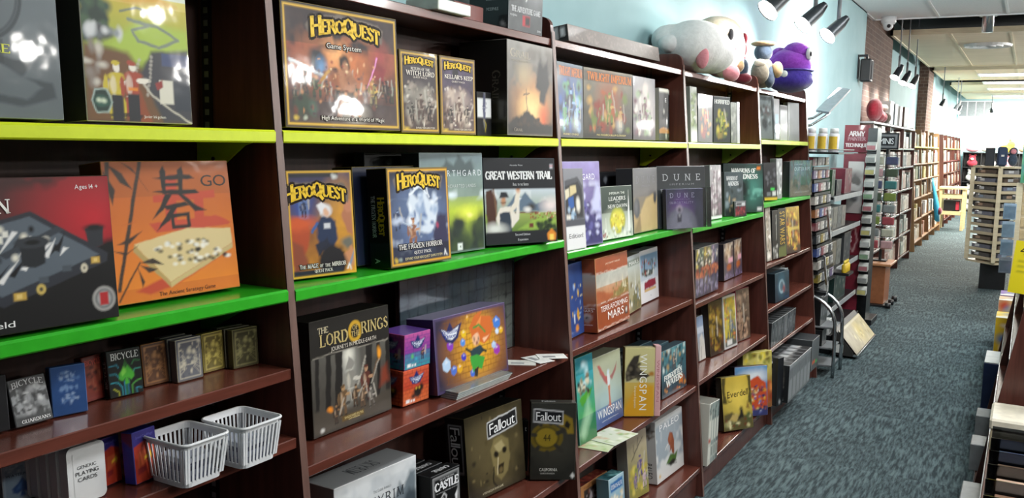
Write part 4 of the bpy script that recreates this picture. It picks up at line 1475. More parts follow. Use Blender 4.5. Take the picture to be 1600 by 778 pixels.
game('witch', 'game_box', 'dark fantasy game box with gold border, between the largest fantasy box and its purple neighbour', 'game box',
     quest([T('RETURN OF THE', .52, .79, .03, '#efe8dc', font='r', w=.5), T('WITCH LORD', .52, .735, .055, '#f4eee2', font='r', w=.74)], 'QUEST PACK', '#4a3a36', '#2e2b34', ['#8f8a80', '#4c3a34', '#a5968a'], 5), side='#1a1613', edge='#9a8448', group='fantasy quest boxes')
game('kellar', 'game_box', 'purple grey fantasy game box with gold border, left of the small white circle box', 'game box',
     quest([T("KELLAR'S KEEP", .52, .745, .05, '#f4eee2', font='r', w=.8)], 'QUEST PACK', '#5a4a48', '#453c5c', ['#b4a296', '#5c4640', '#c8b8a8'], 9), side='#1a1613', edge='#9a8448', group='fantasy quest boxes')
game('smalldeck', 'game_box', 'small black box with a white circle emblem, in the shade of the tall sword box', 'game box',
     [('v', '#0e0f12', '#0c0d10'), ('r', '#dfe2e4', 0, .42, 1, .86), ('e', .5, .64, .055, .058, '#dfe2e4'), ('e', .5, .64, .44 * .065, .25, '#f4f5f6'), ('o', .5, .65, .033, .2, .02, '#2c2f50'), ('o', .5, .65, .02, .12, .015, '#5a5d78'), ('s', 3, 16, ['#4a4c6a', '#c8cad6'], .3, .55, .7, .75, .01, .03),
      ('l', '#c6b23a', .02, [.5, .36, .62, .22, .55, .08])], side='#0b0c0e', edge='#33353a')
game('grail', 'game_box', 'tall grey game box showing a sword planted on a burning hill, on the lime shelf', 'game box',
     [('v', '#3a3430', '#8c8a84'), ('e', .55, .33, .35, .26, '#d89a5c', .8, .9), ('e', .5, .28, .2, .14, '#f2cf8c', .8, .9), ('e', .78, .2, .1, .14, '#d0562e', .8, .8), ('c', '#6b6660', 5, 6, .5, .5, 1.0), ('n', .22, 5, 4), ('e', .35, .65, .14, .12, '#b0a07e', .8, .7),
      ('p', '#2b2d2e', [.66, .8, .72, .86, .78, .78, .88, .84, .92, .6, .84, .45, .8, .36, .68, .38, .7, .5, .6, .54, .62, .62], .05), ('p', '#23211f', [0, 0, 0, .1, .15, .18, .4, .26, .6, .2, .75, .14, 1, .12, 1, 0], .03), ('s', 4, 18, ['#181614', '#3a2c22'], .2, .08, .7, .2, .02, .05),
      ('l', '#4a4c4e', .014, [.405, .25, .39, .5]), ('l', '#3c3c3c', .014, [.33, .44, .46, .455]), ('r', '#1d1c1b', 0, 0, 1, .1, .7),
      T('Grail', .27, .875, .085, '#b0a898', font='r', w=.42), T('THE FALL OF AVALON', .27, .795, .02, '#a09888', w=.38), T('Grail', .22, .06, .035, '#9a9080', font='r', w=.18), ('f', '#8f8b84', .008)], side='#20201f', edge='#8a8681',
     left=[('v', '#191919', '#242424'), ('e', .75, .3, .2, .12, '#33302c', .5), ('o', .75, .25, .22, .1, .012, '#3c3a38'), T('Grail', .78, .52, .16, '#5c5852', font='r', rot=-1.57, w=.32)])
game('advgame', 'game_box', 'tall grey boxed adventure game on the very top board, by the upright', 'game box',
     [('v', '#4c5052', '#6c7072'), ('n', .35, 6, 7), ('e', .75, .7, .2, .3, '#c4c8ca', .8, .7), ('l', '#dfe2e4', .012, [.5, .9, .42, .6, .58, .42, .5, .3]), T('THE ADVENTURE GAME', .5, .21, .05, '#e6e8ea', font='r', w=.86), ('r', '#b02030', .4, .06, .62, .16), ('r', '#1c1e20', .48, .07, .61, .15),
      T('modiphius', .13, .15, .025, '#d0d2d4', w=.2), T('BETHESDA', .9, .035, .02, '#d8dadc', w=.12)], side='#222527', edge='#a8acae',
     left=[('v', '#22282a', '#2a3032'), T('Bethesda', .6, .3, .032, '#c4c8ca', w=.33), T('MODIPHIUS', .6, .2, .03, '#c4c8ca', w=.3), ('l', '#d0d4d6', .01, [.55, .9, .5, .6, .62, .45, .57, .38]), ('e', .88, .06, .02, .02, '#c4c8ca')])
b = MB()
b.box(-.05, -.075, 0, .05, .075, .028, plain('#dfe3da'), .002)
o = b.build('game_box', None, loc=(-1.345, 1.96, TOPZ + .0008))
tag(o, 'pale flat box lying on the very top board, corner showing at the top edge', 'game box')
b = MB()
b.box(-.02, -.075, 0, .02, .075, .055, plain('#6b3530'), .002)
o = b.build('game_box', None, loc=(-1.40, 2.16, TOPZ + .0008))
tag(o, 'low maroon box behind the tall grey boxed adventure game on the top board', 'game box')

# --- second bay: green shelf
game('mage', 'game_box', 'game box with a white-haired mage on orange, leftmost on its green shelf', 'game box',
     [('v', '#c9822a', '#2c2f58'), ('v', '#d8932c', '#7a4a2a', 0, .45), ('e', .8, .5, .2, .3, '#e0a030', .8, .9), ('e', .2, .68, .16, .14, '#31498c', .7), ('n', .3, 6, 2), ('r', '#6a86b8', .15, .55, .3, .75, .6), ('fig', .22, .56, .18, '#25304e', '#4a5f8c'),
      ('p', '#b04a28', [.0, .1, 0, .52, .12, .55, .28, .48, .3, .36, .2, .2], .03), ('e', .14, .5, .2, .06, '#d05a2c', .6), ('p', '#8a4630', [.02, .36, .18, .3, .26, .12, .04, .04], .04),
      ('p', '#1d2f50', [.4, .5, .52, .58, .7, .52, .72, .34, .62, .2, .44, .24], .03), ('e', .56, .62, .065, .06, '#e4e4e8', .3), ('e', .56, .6, .035, .04, '#e0b090'), ('p', '#e8e8ec', [.42, .66, .5, .7, .56, .66, .48, .58], .02), ('l', '#3a5f9c', .03, [.42, .5, .34, .42]), ('r', '#d6d8dc', .52, .45, .62, .5),
      ('p', '#1c2438', [.38, .3, .56, .36, .58, .28, .42, .2], .02), ('p', '#b07050', [.88, .4, .8, .56, .9, .7, 1, .68, 1, .36], .03), ('e', .93, .66, .06, .06, '#c08060'), ('e', .88, .3, .08, .06, '#6a6a60', .4), ('p', '#c88a60', [.8, .18, .96, .28, 1, .12, .9, .06], .03),
      ('e', .64, .12, .17, .16, '#15131a', .15), ('p', '#15131a', [.44, .22, .54, .2, .54, .12], .02), ('p', '#15131a', [.84, .22, .74, .2, .74, .12], .02), ('l', '#7f93a8', .02, [.9, .1, 1, .24]),
      scroll(.44, .79, .96, .16), ('r', '#20242c', 0, .94, .78, 1), ('r', '#18202e', 0, .0, .78, .07), ('f', '#e0b030', .018, .0), ('e', .73, .945, .03, .022, '#d0d4d0'), ('p', '#f2f4f4', [.85, .04, .89, .11, .93, .04, .91, .04, .89, .08, .87, .04]),
      *banner_title('HeroQuest', .42, .8, .12, .94, .05), T('The MAGE of the MIRROR', .47, .105, .038, '#f6f2ea', font='r', w=.72, edge='#16120e'), T('QUEST PACK', .47, .055, .028, '#f0ece2', font='r', w=.28)], side='#14161c', edge='#a08a4c')
frost = [('v', '#3a4468', '#141a30'), ('e', .5, .5, .4, .3, '#6f88b4', .8, .8), ('n', .3, 6, 3), ('c', '#c8d4e4', 6, 4, .6, .1, .7), ('p', '#d3deea', [.3, .62, .36, .76, .46, .68, .6, .76, .66, .66, .8, .62, .78, .4, .62, .3, .42, .34, .32, .48], .04), ('p', '#8fa4c4', [.42, .6, .56, .66, .6, .5, .5, .42], .04),
         ('s', 4, 26, ['#e8eef6', '#9fb4d0', '#5c74a0', '#c4d2e4'], .32, .34, .8, .72, .02, .06), ('l', '#e4ecf4', .022, [.34, .72, .5, .8, .62, .74]), ('l', '#e4ecf4', .018, [.42, .78, .6, .84, .66, .7]),
         ('p', '#2c2a4c', [.74, .1, .7, .34, .8, .5, .94, .5, .95, .1], .04), ('fig', .36, .16, .34, '#8a5a40', '#c0906c'), ('l', '#b9c8d8', .014, [.2, .44, .36, .4]), ('fig', .12, .38, .2, '#2c3a58', '#8aa0c0'), ('e', .14, .46, .09, .03, '#c0cce0', .6), ('e', .78, .4, .03, .03, '#a83a5c', .5),
         ('v', '#1a2036', '#1a2036', 0, .0), scroll(.5, .87, .76, .14), ('r', '#141a2c', .02, .03, .98, .2, .75), ('f', '#12100c', .012), ('f', '#e6ae22', .02, .012), ('e', .09, .075, .028, .026, '#d0b040'), ('e', .15, .075, .02, .02, '#9aa8a0'), ('p', '#f2f4f4', [.87, .05, .9, .12, .94, .05, .92, .05, .905, .09, .89, .05]),
         *banner_title('HeroQuest', .5, .875, .12, .7, .03), T('THE FROZEN HORROR', .48, .195, .05, '#f6f4f0', font='r', w=.72, edge='#10121c'), T('QUEST PACK', .5, .125, .03, '#eceae6', font='r', w=.28), T('EXPAND YOUR HEROQUEST GAME SYSTEM', .52, .07, .026, '#e4d8a0', w=.62)]
spine = [('v', '#0a0b0e', '#0d0e12'), ('v', '#0a0b0e', '#1c2430', 0, .25), T('HeroQuest', .66, .52, .32, '#d8b02c', font='rb', rot=-1.57, w=.38, track=.02), T('THE FROZEN HORROR', .27, .52, .18, '#e4e6e8', font='r', rot=-1.57, w=.42), T('A', .36, .07, .26, '#e8eaec', rot=-1.57, w=.05)]
game('frozen', 'game_box', 'game box with an ice monster and gold border, front of two alike on green shelf', 'game box', frost, d=.062, side='#101218', edge='#8a7a40', left=spine, top='#141820')
x, y, z, yaw, tilt, w, h, d = GEO['frozen']
game('frozen2', 'game_box', 'game box with black gold-lettered spine, right behind the ice monster box', 'game box', [('v', '#3a4468', '#141a30'), ('n', .3, 5, 2)], geo=(x - .082, y - .022, z + .001, yaw - .02, tilt, w, h, .062), side='#27364a', edge='#8a7a40', left=spine, top='#141820')
game('haunt', 'game_box', 'tall green and grey landscape game box behind the cowboy-era title box', 'game box',
     [('v', '#2c3a36', '#7f939a'), ('v', '#32443a', '#b8cc3a', .02, .42), ('v', '#b8cc3a', '#8fa46a', .42, .56), ('v', '#84988c', '#6c8088', .56, 1), ('c', '#d8e6ea', 4, 3, .6, .5, .68), ('n', .18, 5, 5), ('s', 4, 24, ['#24332c', '#3a4a2c', '#1c2a26'], .3, .0, 1, .3, .05, .14), ('e', .72, .4, .14, .06, '#e4ec50', .8), ('e', .75, .38, .05, .02, '#f4e890', .6),
      ('p', '#39464a', [.3, .84, .4, .95, .52, .88, .6, .98, .7, .9, .82, .94, .86, .82, .7, .78, .5, .8, .4, .78], .04, .8), ('f', '#93a5a8', .008), ('r', '#e4e8e8', .54, .02, .62, .09), T('NORTHGARD', .6, .8, .06, '#d4dce0', w=.75, track=.5), T('UNCHARTED LANDS', .62, .67, .034, '#c8d0d0', w=.5, track=.3), T('4', .58, .055, .03, '#2a3030')],
     side='#3c4a4c', edge='#a0b0b2', left='#2a3436')
x, y, z, yaw, tilt, w, h, d = GEO['haunt']
game('backdark', 'game_box', 'black game box standing behind the green landscape box, left edge showing', 'game box', [('v', '#0e1012', '#15171a'), ('s', 4, 9, ['#6a7074', '#33373a'], .1, .8, .5, .95, .02, .05)], geo=(-1.425, y - .095, z, yaw, .03, .2, h * .99, .035), side='#0e1012', edge='#2c2f33')
game('gwt', 'game_box', 'dark game box with a waving railwayman and white western title', 'game box',
     [('v', '#171b21', '#1c2127'), ('v', '#4f5a3c', '#dfe4e8', .14, .64), ('v', '#8fa08a', '#c6d2da', .35, .64), ('c', '#f2f4f6', 5, 4, .5, .5, .66), ('p', '#5f7286', [.3, .44, .42, .58, .5, .54, .56, .6, .7, .46, .85, .5, 1, .44, 1, .38, .3, .38], .02), ('p', '#dfe6ec', [.42, .56, .5, .53, .47, .5], .02), ('e', .92, .44, .12, .08, '#e8dcd8', .7),
      ('v', '#5c7a34', '#9cae5c', .14, .36), ('p', '#8fb04a', [.45, .16, .75, .32, 1, .26, 1, .16], .03), ('s', 5, 30, ['#b04a34', '#8a3a2c', '#d8c0a0', '#7c5a44'], .62, .28, 1, .36, .008, .02), ('l', '#6a2f28', .014, [.3, .36, .72, .36]), ('s', 7, 22, ['#1c2c1a', '#2c3e22'], .72, .14, 1, .26, .02, .05), ('e', .64, .43, .06, .04, '#3c3a38', .6), ('e', .58, .4, .05, .03, '#e4e2de', .5), ('r', '#6a2f28', .6, .18, .66, .23),
      ('p', '#4a2c22', [.02, .14, .02, .62, .1, .64, .16, .5, .14, .14], .01), ('l', '#7a5a44', .02, [.12, .64, .18, .14]), ('p', '#e6e0d4', [.14, .3, .2, .42, .34, .44, .42, .34, .44, .64, .48, .63, .46, .28, .38, .2, .2, .14], .01), ('l', '#e4dccc', .06, [.34, .38, .42, .46, .46, .6]), ('e', .46, .635, .025, .035, '#c8906c'),
      ('p', '#2c3a48', [.18, .14, .2, .36, .34, .38, .36, .14], .01), ('e', .25, .5, .036, .055, '#c08c68'), ('p', '#23282e', [.19, .53, .22, .6, .3, .6, .33, .54], .01), ('l', '#4a3020', .012, [.22, .475, .28, .478]), ('e', .13, .18, .14, .06, '#dfe0dc', .7), ('r', '#171b21', 0, 0, 1, .14), ('r', '#171b21', 0, .64, 1, 1),
      ('p', '#d8862a', [.86, .02, .86, .1, .92, .15, .98, .1, .98, .02]), ('r', '#f0d060', .89, .02, .95, .09), ('r', '#c8ccd4', .93, .88, .97, .93), ('r', '#b43a3a', .93, .905, .97, .915), T('Alexander Pfister', .45, .92, .018, '#c8ccd0'), T('GREAT WESTERN TRAIL', .49, .8, .085, '#f0f2f2', font='rb', w=.93, track=.02), T('Rails to the North', .5, .695, .03, '#d4d8da', font='r', w=.22),
      T('Second Edition', .5, .105, .026, '#d0d4d8'), T('Expansion', .5, .045, .026, '#d0d4d8')], side='#15191e', edge='#3c434a', right='#20262c')

# --- second bay: wooden shelf with the fantasy trilogy box
game('lotr', 'game_box', 'dark game box with a gold lettered title above travellers by a waterfall of light', 'game box',
     [('v', '#37342f', '#211f1c'), ('v', '#3a3630', '#5c5a54', .02, .68), ('e', .45, .5, .1, .24, '#a8a8a0', .8, .9), ('e', .45, .62, .06, .1, '#d8d6ca', .7, .9), ('n', .3, 6, 5), *[('l', '#23211f', .05 + .02 * (i % 3), [.05 + .13 * i, .2, .07 + .13 * i, .7]) for i in (0, 1, 2, 5, 6, 7)], ('p', '#4a443c', [0, .02, 0, .22, .2, .2, .5, .14, 1, .2, 1, .02], .03), ('p', '#7f3a28', [.84, .26, .98, .28, .95, .46, .88, .42], .06),
      ('fig', .46, .18, .4, '#8a8880', '#c8c4b8'), ('p', '#8f8d86', [.4, .5, .45, .62, .53, .55, .48, .5], .01), ('fig', .66, .18, .34, '#5a3028', '#b08a6a'), ('l', '#6a4a2c', .012, [.76, .38, .86, .58]), ('e', .85, .58, .025, .055, '#f0a030', .4), ('fig', .36, .1, .3, '#6a5238', '#b08a60'), ('fig', .52, .14, .22, '#4a3a2c', '#a88460'), ('fig', .62, .12, .2, '#5c4a3a', '#b09070'), ('e', .2, .2, .035, .025, '#e08a2a', .5), ('fig', .27, .05, .2, '#3c3028', '#8a6a4a'), ('fig', .72, .1, .2, '#6a6660', '#a8a49c'),
      ('r', '#23211e', 0, .69, 1, 1), ('l', '#a8a296', .006, [.02, .685, .98, .685]), ('e', .1, .045, .025, .02, '#d0d0cc'), ('o', .545, .835, .075, .08, .022, '#caa02e'),
      T('THE', .15, .91, .05, '#cfc4a2', font='r', w=.12), T('LORD', .28, .82, .1, '#c8b478', font='r', w=.34), T('OF', .545, .87, .04, '#c8b478', font='r', w=.07), T('THE', .545, .815, .045, '#c8b478', font='r', w=.11), T('RINGS', .8, .85, .1, '#c8b478', font='r', w=.36), T('JOURNEYS IN MIDDLE-EARTH', .52, .73, .036, '#d8d2c4', w=.58),
      ('r', '#6a5426', .34, .055, .62, .1), T('SHADOWED PATHS', .48, .085, .022, '#d8c890', w=.24), T('EXPANSION', .48, .063, .015, '#d8c890', w=.14)], side='#12110f', edge='#4c4a44', left=[('v', '#0e0d0c', '#161513'), T('THE LORD OF THE RINGS', .5, .55, .26, '#3c3628', font='r', rot=-1.57, w=.8)], top='#1a1917', d=.085)
dl = dict(cell=.002)


def cube_art(base, hi, lo, brick, spot):
    out = [('v', lo, base), ('v', base, hi, .45, 1)]
    for r in range(9):
        yy = r / 9
        out.append(('l', brick, .008, [0, yy, 1, yy]))
        for q in range(7):
            xx = (q + .5 * (r % 2)) / 6
            out.append(('l', brick, .008, [xx, yy, xx, yy + .11]))
    return out + [('p', '#1c2c6c', [.2, .8, .35, .58, .5, .54, .66, .58, .82, .84, .6, .78, .5, .95, .4, .78]), ('p', '#dfe8f4', [.26, .76, .38, .62, .5, .58, .62, .62, .76, .8, .5, .74], .02), *spot, ('r', '#f0f2f4', .1, .05, .24, .15), ('r', '#f0f2f4', .28, .05, .34, .12), ('r', '#f0f2f4', .38, .05, .44, .12)]


cl = [('fig', .7, .2, .36, '#3a2030', '#d8a080'), ('e', .3, .35, .05, .06, '#5fc060', .3), ('e', .45, .25, .05, .04, '#40b0d0', .3)]
cr2 = [('e', .55, .3, .18, .16, '#1c1616', .3), ('e', .7, .42, .09, .1, '#241a18', .3), ('e', .5, .42, .02, .02, '#f0d040'), ('e', .62, .42, .02, .02, '#f0d040'), ('e', .38, .2, .08, .06, '#2a1c18', .3)]
x, y, z, yaw, tilt, w, h, d = GEO['drops']
for key, zz, lab, cols, sp in (('dropred', z, 'small red brick-patterned cube box, lower of the two stacked', ('#c0442c', '#d86040', '#d8703c', '#8a3024'), cr2), ('dropteal', z + .0905, 'small purple and teal brick-patterned cube box, upper of the two stacked', ('#8a3a9c', '#c05a9c', '#2fa0a8', '#5a3c88'), cl)):
    face = cube_art(cols[0], cols[1], cols[2], cols[3], sp) + [T('Dungeon', .5, .74, .1, '#24388c', font='r', w=.5), T('Drop', .5, .64, .09, '#24388c', font='r', w=.34)]
    game(key, 'game_box', lab, 'game box', face, geo=(x, y + (.004 if zz > z else 0), zz + .0005, yaw, 0, w * .92, .0895, .09), side=cols[0], edge=cols[1], left=face, top=cols[3], group='small brick-patterned cubes')
br = []
for r in range(12):
    br.append(('l', '#7c4a14', .006, [.12, .1 + .075 * r, .96, .1 + .075 * r]))
    for q in range(11):
        xx = .14 + .08 * (q + .5 * (r % 2))
        br.append(('l', '#7c4a14', .006, [xx, .1 + .075 * r, xx, .175 + .075 * r]))
gems = [(.62, .82, '#c8801c', .06), (.19, .6, '#8a3ab8', .075), (.86, .75, '#3a78d0', .1), (.92, .62, '#e0b020', .055), (.86, .62, '#c8dcf0', .05), (.13, .36, '#b4d0ec', .1), (.22, .26, '#4c70c8', .07), (.3, .26, '#e0a820', .07), (.36, .4, '#3a3ab8', .06), (.84, .36, '#9a34a8', .085), (.8, .44, '#a8c4e8', .06), (.47, .14, '#3a6ad0', .06), (.36, .6, '#4a88d8', .06), (.38, .72, '#e8c020', .06), (.5, .2, '#7a50c0', .04), (.44, .92, '#d8a020', .04)]
gem = []
for gx, gy, gc, gs in gems:
    gem += [('p', gc, [gx, gy + gs, gx + gs * .55, gy + gs * .35, gx + gs * .5, gy - gs * .6, gx, gy - gs, gx - gs * .5, gy - gs * .5, gx - gs * .55, gy + gs * .4]), ('p', '#f4f6fa', [gx - gs * .1, gy + gs * .7, gx + gs * .3, gy + gs * .3, gx - gs * .2, gy + gs * .1], .02, .5)]
game('dropbig', 'game_box', 'wide purple game box with a red-haired elf falling among gems on yellow bricks', 'game box',
     [('v', '#2b2338', '#2f2840'), ('e', .56, .5, .66, .52, '#b8782c', .5), ('e', .56, .5, .4, .36, '#e0a82c', .6), *br, ('e', .56, .5, .9, .6, '#2b2338', .02, 0), *gem,
      ('p', '#d06a2c', [.5, .6, .46, .78, .54, .92, .66, .98, .62, .9, .78, .86, .8, .68, .74, .54, .66, .5], .02), ('p', '#e8924a', [.56, .8, .64, .9, .62, .78, .58, .7], .02), ('e', .545, .6, .085, .095, '#f0bc98', .15), ('p', '#d06a2c', [.48, .62, .5, .74, .62, .76, .6, .7, .52, .66], .01), ('l', '#3f8c3a', .03, [.52, .76, .6, .78, .68, .66]), ('p', '#f0bc98', [.64, .58, .74, .6, .66, .52]),
      ('e', .52, .6, .012, .022, '#2a1a14'), ('e', .58, .59, .012, .022, '#2a1a14'), ('e', .555, .535, .022, .026, '#6a2420'), ('p', '#284048', [.46, .46, .6, .5, .66, .4, .56, .34, .46, .36], .01), ('p', '#3c9c3a', [.44, .38, .54, .38, .66, .3, .6, .14, .54, .2, .48, .14, .46, .26], .01), ('l', '#24302c', .035, [.46, .44, .4, .5]), ('l', '#24302c', .035, [.62, .42, .68, .38]), ('p', '#2a2420', [.5, .18, .56, .2, .54, .06, .49, .08]),
      ('p', '#22285c', [.06, .86, .14, .66, .22, .62, .3, .68, .36, .88, .24, .82, .2, .92, .16, .82]), ('p', '#e8ecf4', [.09, .84, .16, .7, .22, .67, .28, .72, .32, .84, .2, .78], .01), T('Dungeon', .2, .79, .05, '#3a4a9c', font='r', w=.2), T('Drop', .2, .73, .05, '#3a4a9c', font='r', w=.14), ('f', '#4c3f66', .03)],
     side='#43365e', edge='#7f74a0', left='#3a2f54', top='#6a6480')
# clear packets lying in front of it
x, y, z, yaw, tilt, w, h, d = GEO['dropbig']
for k, lab in enumerate(['clear card packet lying flat, bottom of the pile before the elf box', 'clear card packet lying flat, second from the bottom before the elf box', 'clear card packet lying flat, third from the bottom before the elf box', 'clear card packet on top of the flat pile before the elf box']):
    b = MB()
    b.box(.0, -.062, 0, .26, -.012, .0042, plain('#b9bdb8'), .0006)
    b.box(-.003, -.065, .0042, .263, -.009, .0046, 'bagfilm')
    o = b.build('card_packet', None)
    o.matrix_world = stand(-1.2955 + .001 * k, 1.9 + .002 * k, .8733 + .005 * k, .02 + .008 * k, 0)
    tag(o, lab, 'card packet', 'clear packets before the elf box')
b = MB()
b.add([(0, 0, 0), (.0, .05, 0), (.045, .05, .075), (.045, 0, .075), (.0012, 0, 0), (.0012, .05, 0), (.0462, .05, .075), (.0462, 0, .075)], [(0, 1, 2, 3), (4, 5, 6, 7), (0, 1, 5, 4), (2, 3, 7, 6), (1, 2, 6, 5), (0, 3, 7, 4)], 'offwhite')
o = b.build('price_card', None, loc=(-1.36, 2.235, .874))
tag(o, 'white card leaning right of the elf game box', 'card')
for k, (cx, cy, rz, lab, c) in enumerate([(-1.29, 2.34, .5, 'loose white card lying flattest left near the elf box', '#c8c9c2'), (-1.265, 2.40, -.35, 'loose white card in the middle of the three lying near the upright', '#d9dad6'), (-1.245, 2.455, .7, 'loose white printed card lying closest to the upright', '#e2e2de')]):
    b = MB()
    b.box(-.045, -.03, 0, .045, .03, .0012, plain(c))
    b.box(-.03, -.018, .0012, .01, .0, .0014, plain('#8c8f90'))
    o = b.build('loose_card', None, loc=(cx, cy, .8733 + .0017 * k))
    o.rotation_euler = (0, 0, rz)
    tag(o, lab, 'card', 'loose cards by the upright')
# large gridded map panel in clear wrap standing at the back
root = empty('map_panel', (-1.425, 2.21, .874), 'large grey gridded map panel in clear wrap, standing behind the elf game box', 'map')
b = Sheet()
gl = [('v', '#87929a', '#5e6b76'), ('e', .9, .3, .3, .5, '#c0bca4', .8, .7), ('e', .25, .5, .3, .2, '#b4bec4', .8, .7), ('n', .3, 4, 6)] + [('l', '#2c3338', .006, [i / 14, 0, i / 14, 1]) for i in range(1, 14)] + [('l', '#2c3338', .006, [0, i / 8, 1, i / 8]) for i in range(1, 8)] + [('e', .1, .2, .02, .03, '#22282c'), ('e', .93, .62, .02, .03, '#22282c'), ('e', .93, .38, .02, .03, '#22282c')]
b.panel((0, 0, 0), (1, 0, 0), (0, 0, 1), (0, -1, 0), .605, .285, gl, .005)
b.add(*chamfer_box(0, .0012, 0, .605, .006, .285, .0008), lin('#4a5054'))
o = b.build('map_sheet', 'wrap', stand(0.008, -.305, .0015, 0, .03), root)
b = MB()
b.box(.0, -.004, .0, .613, -.0035, .29, 'bagfilm')
b.box(-.004, -.005, 0, .0, .008, .29, 'smoke')
b.box(.609, -.005, 0, .613, .008, .29, 'smoke')
o = b.build('clear_wrap', root)
o.matrix_local = stand(0.01, -.309, .0015, 0, .03)

# --- second bay: low shelf
game('skyrim', 'game_box', 'white game box with misty mountain, on the low shelf at the bottom edge', 'game box',
     [('v', '#aeb6ba', '#dfe3e5'), ('c', '#c8ced2', 5, 3, .5, .2, 1), ('p', '#6c7880', [.62, .0, .7, .6, .78, .78, .84, .7, .92, .86, 1, .84, 1, 0], .06), ('p', '#3f4a52', [.74, .0, .8, .5, .9, .66, 1, .6, 1, 0], .06), ('n', .12, 5, 3), ('l', '#4a5258', .02, [.27, .5, .3, .6, .34, .72, .36, .55]), T('The Elder Scrolls', .56, .79, .03, '#8a9094', font='r', w=.22),
      T('SKYRIM', .58, .68, .1, '#3a4046', font='th', w=.5, track=.3)], side='#c3c8ca', edge='#f4f6f7', top=[('v', '#b4babd', '#a6acaf'), T('SKYRIM', .5, .5, .38, '#4a5056', font='th', w=.34, track=.3, rot=math.pi)], left='#9aa2a6')
x, y, z, yaw, tilt, w, h, d = GEO['castle']
game('castle', 'game_box', 'black game box with white lettered castle title, front one of three', 'game box',
     [('v', '#0a0b0c', '#0d0e10'), ('f', '#c8cacc', .012, .04), ('f', '#c8cacc', .005, .07), ('p', '#dfe1e3', [.2, .05, .3, .5, .4, .55, .36, .3, .44, .05]), ('l', '#dfe1e3', .02, [.25, .5, .42, .62, .5, .56, .44, .42, .3, .38]), ('p', '#dfe1e3', [.85, .1, .9, .6, .8, .5], .01), T('ESCAPE THE DARK', .54, .89, .03, '#c8cacc', w=.5), T('CASTLE', .52, .78, .14, '#eceef0', font='rb', w=.82, track=.03), T('THE GAME OF ATMOSPHERIC ADVENTURE', .52, .66, .022, '#b8babc')],
     side='#0b0c0d', edge='#3a3c3e', top=[('v', '#101112', '#0c0d0e'), T('CASTLE', .55, .5, .34, '#d8dadc', font='rb', w=.5, rot=math.pi)], d=.045, group='black castle boxes')
for i in range(2):
    game('castle%d' % i, 'game_box', ['black game box with white lettered top edge, middle of three alike', 'black game box with white lettered top edge, rearmost of three alike'][i], 'game box', [('v', '#0a0b0c', '#0d0e10')], geo=(x - .05 * (i + 1), y - .012 * (i + 1), z, yaw, tilt, w, h, .045), side='#0b0c0d', edge='#4a4c4e',
         top=[('v', '#101112', '#0c0d0e'), T('CASTLE', .55, .5, .34, '#c4c6c8', font='rb', w=.5, rot=math.pi)], group='black castle boxes')
fo = [('p', '#d8dadc', [.36, .66, .9, .72, .9, .92, .36, .87]), ('p', '#16171a', [.37, .675, .89, .733, .89, .905, .37, .853])]
game('fallout', 'game_box', 'large brown game box with a bronze iron mask, on the low wooden shelf', 'game box',
     [('v', '#241f17', '#39321f'), ('e', .55, .45, .36, .4, '#5e5436', .8, .9), ('n', .4, 6, 4), ('e', .2, .6, .2, .3, '#5c5236', .7, .7), ('s', 4, 30, ['#6f6444', '#2a2418', '#4c4228'], .05, .1, .95, .95, .01, .04),
      ('p', '#7c7048', [.4, .52, .46, .64, .6, .66, .72, .58, .74, .38, .68, .2, .56, .12, .46, .2, .42, .36], .03), ('p', '#a4986c', [.46, .56, .6, .6, .66, .5, .52, .46], .03), ('e', .49, .45, .045, .04, '#1d1810', .2), ('e', .64, .47, .045, .04, '#1d1810', .2), ('p', '#2c2416', [.5, .3, .62, .32, .6, .2, .52, .2], .02), ('l', '#e8dcb4', .01, [.52, .4, .5, .2]), ('e', .56, .24, .04, .03, '#6a5c3a', .2), ('l', '#1d1810', .02, [.44, .3, .42, .14, .5, .04]),
      ('v', '#1c1810', '#1c1810', 0, 0), *fo, T('Fallout', .63, .79, .13, '#f0f2f2', w=.46, slope=.08, track=.05), T('A POST-NUCLEAR BOARD GAME', .4, .05, .025, '#d8d0b4', w=.36)], side='#0d0d0c', edge='#5c5438', left=[('v', '#0c0c0b', '#121211'), ('r', '#d8dadc', .15, .35, .85, .92), ('r', '#101010', .18, .36, .82, .91), T('Fallout', .5, .63, .48, '#eef0f0', rot=-1.57, w=.52, track=.05)], top='#171614', d=.075, cell=.0028)
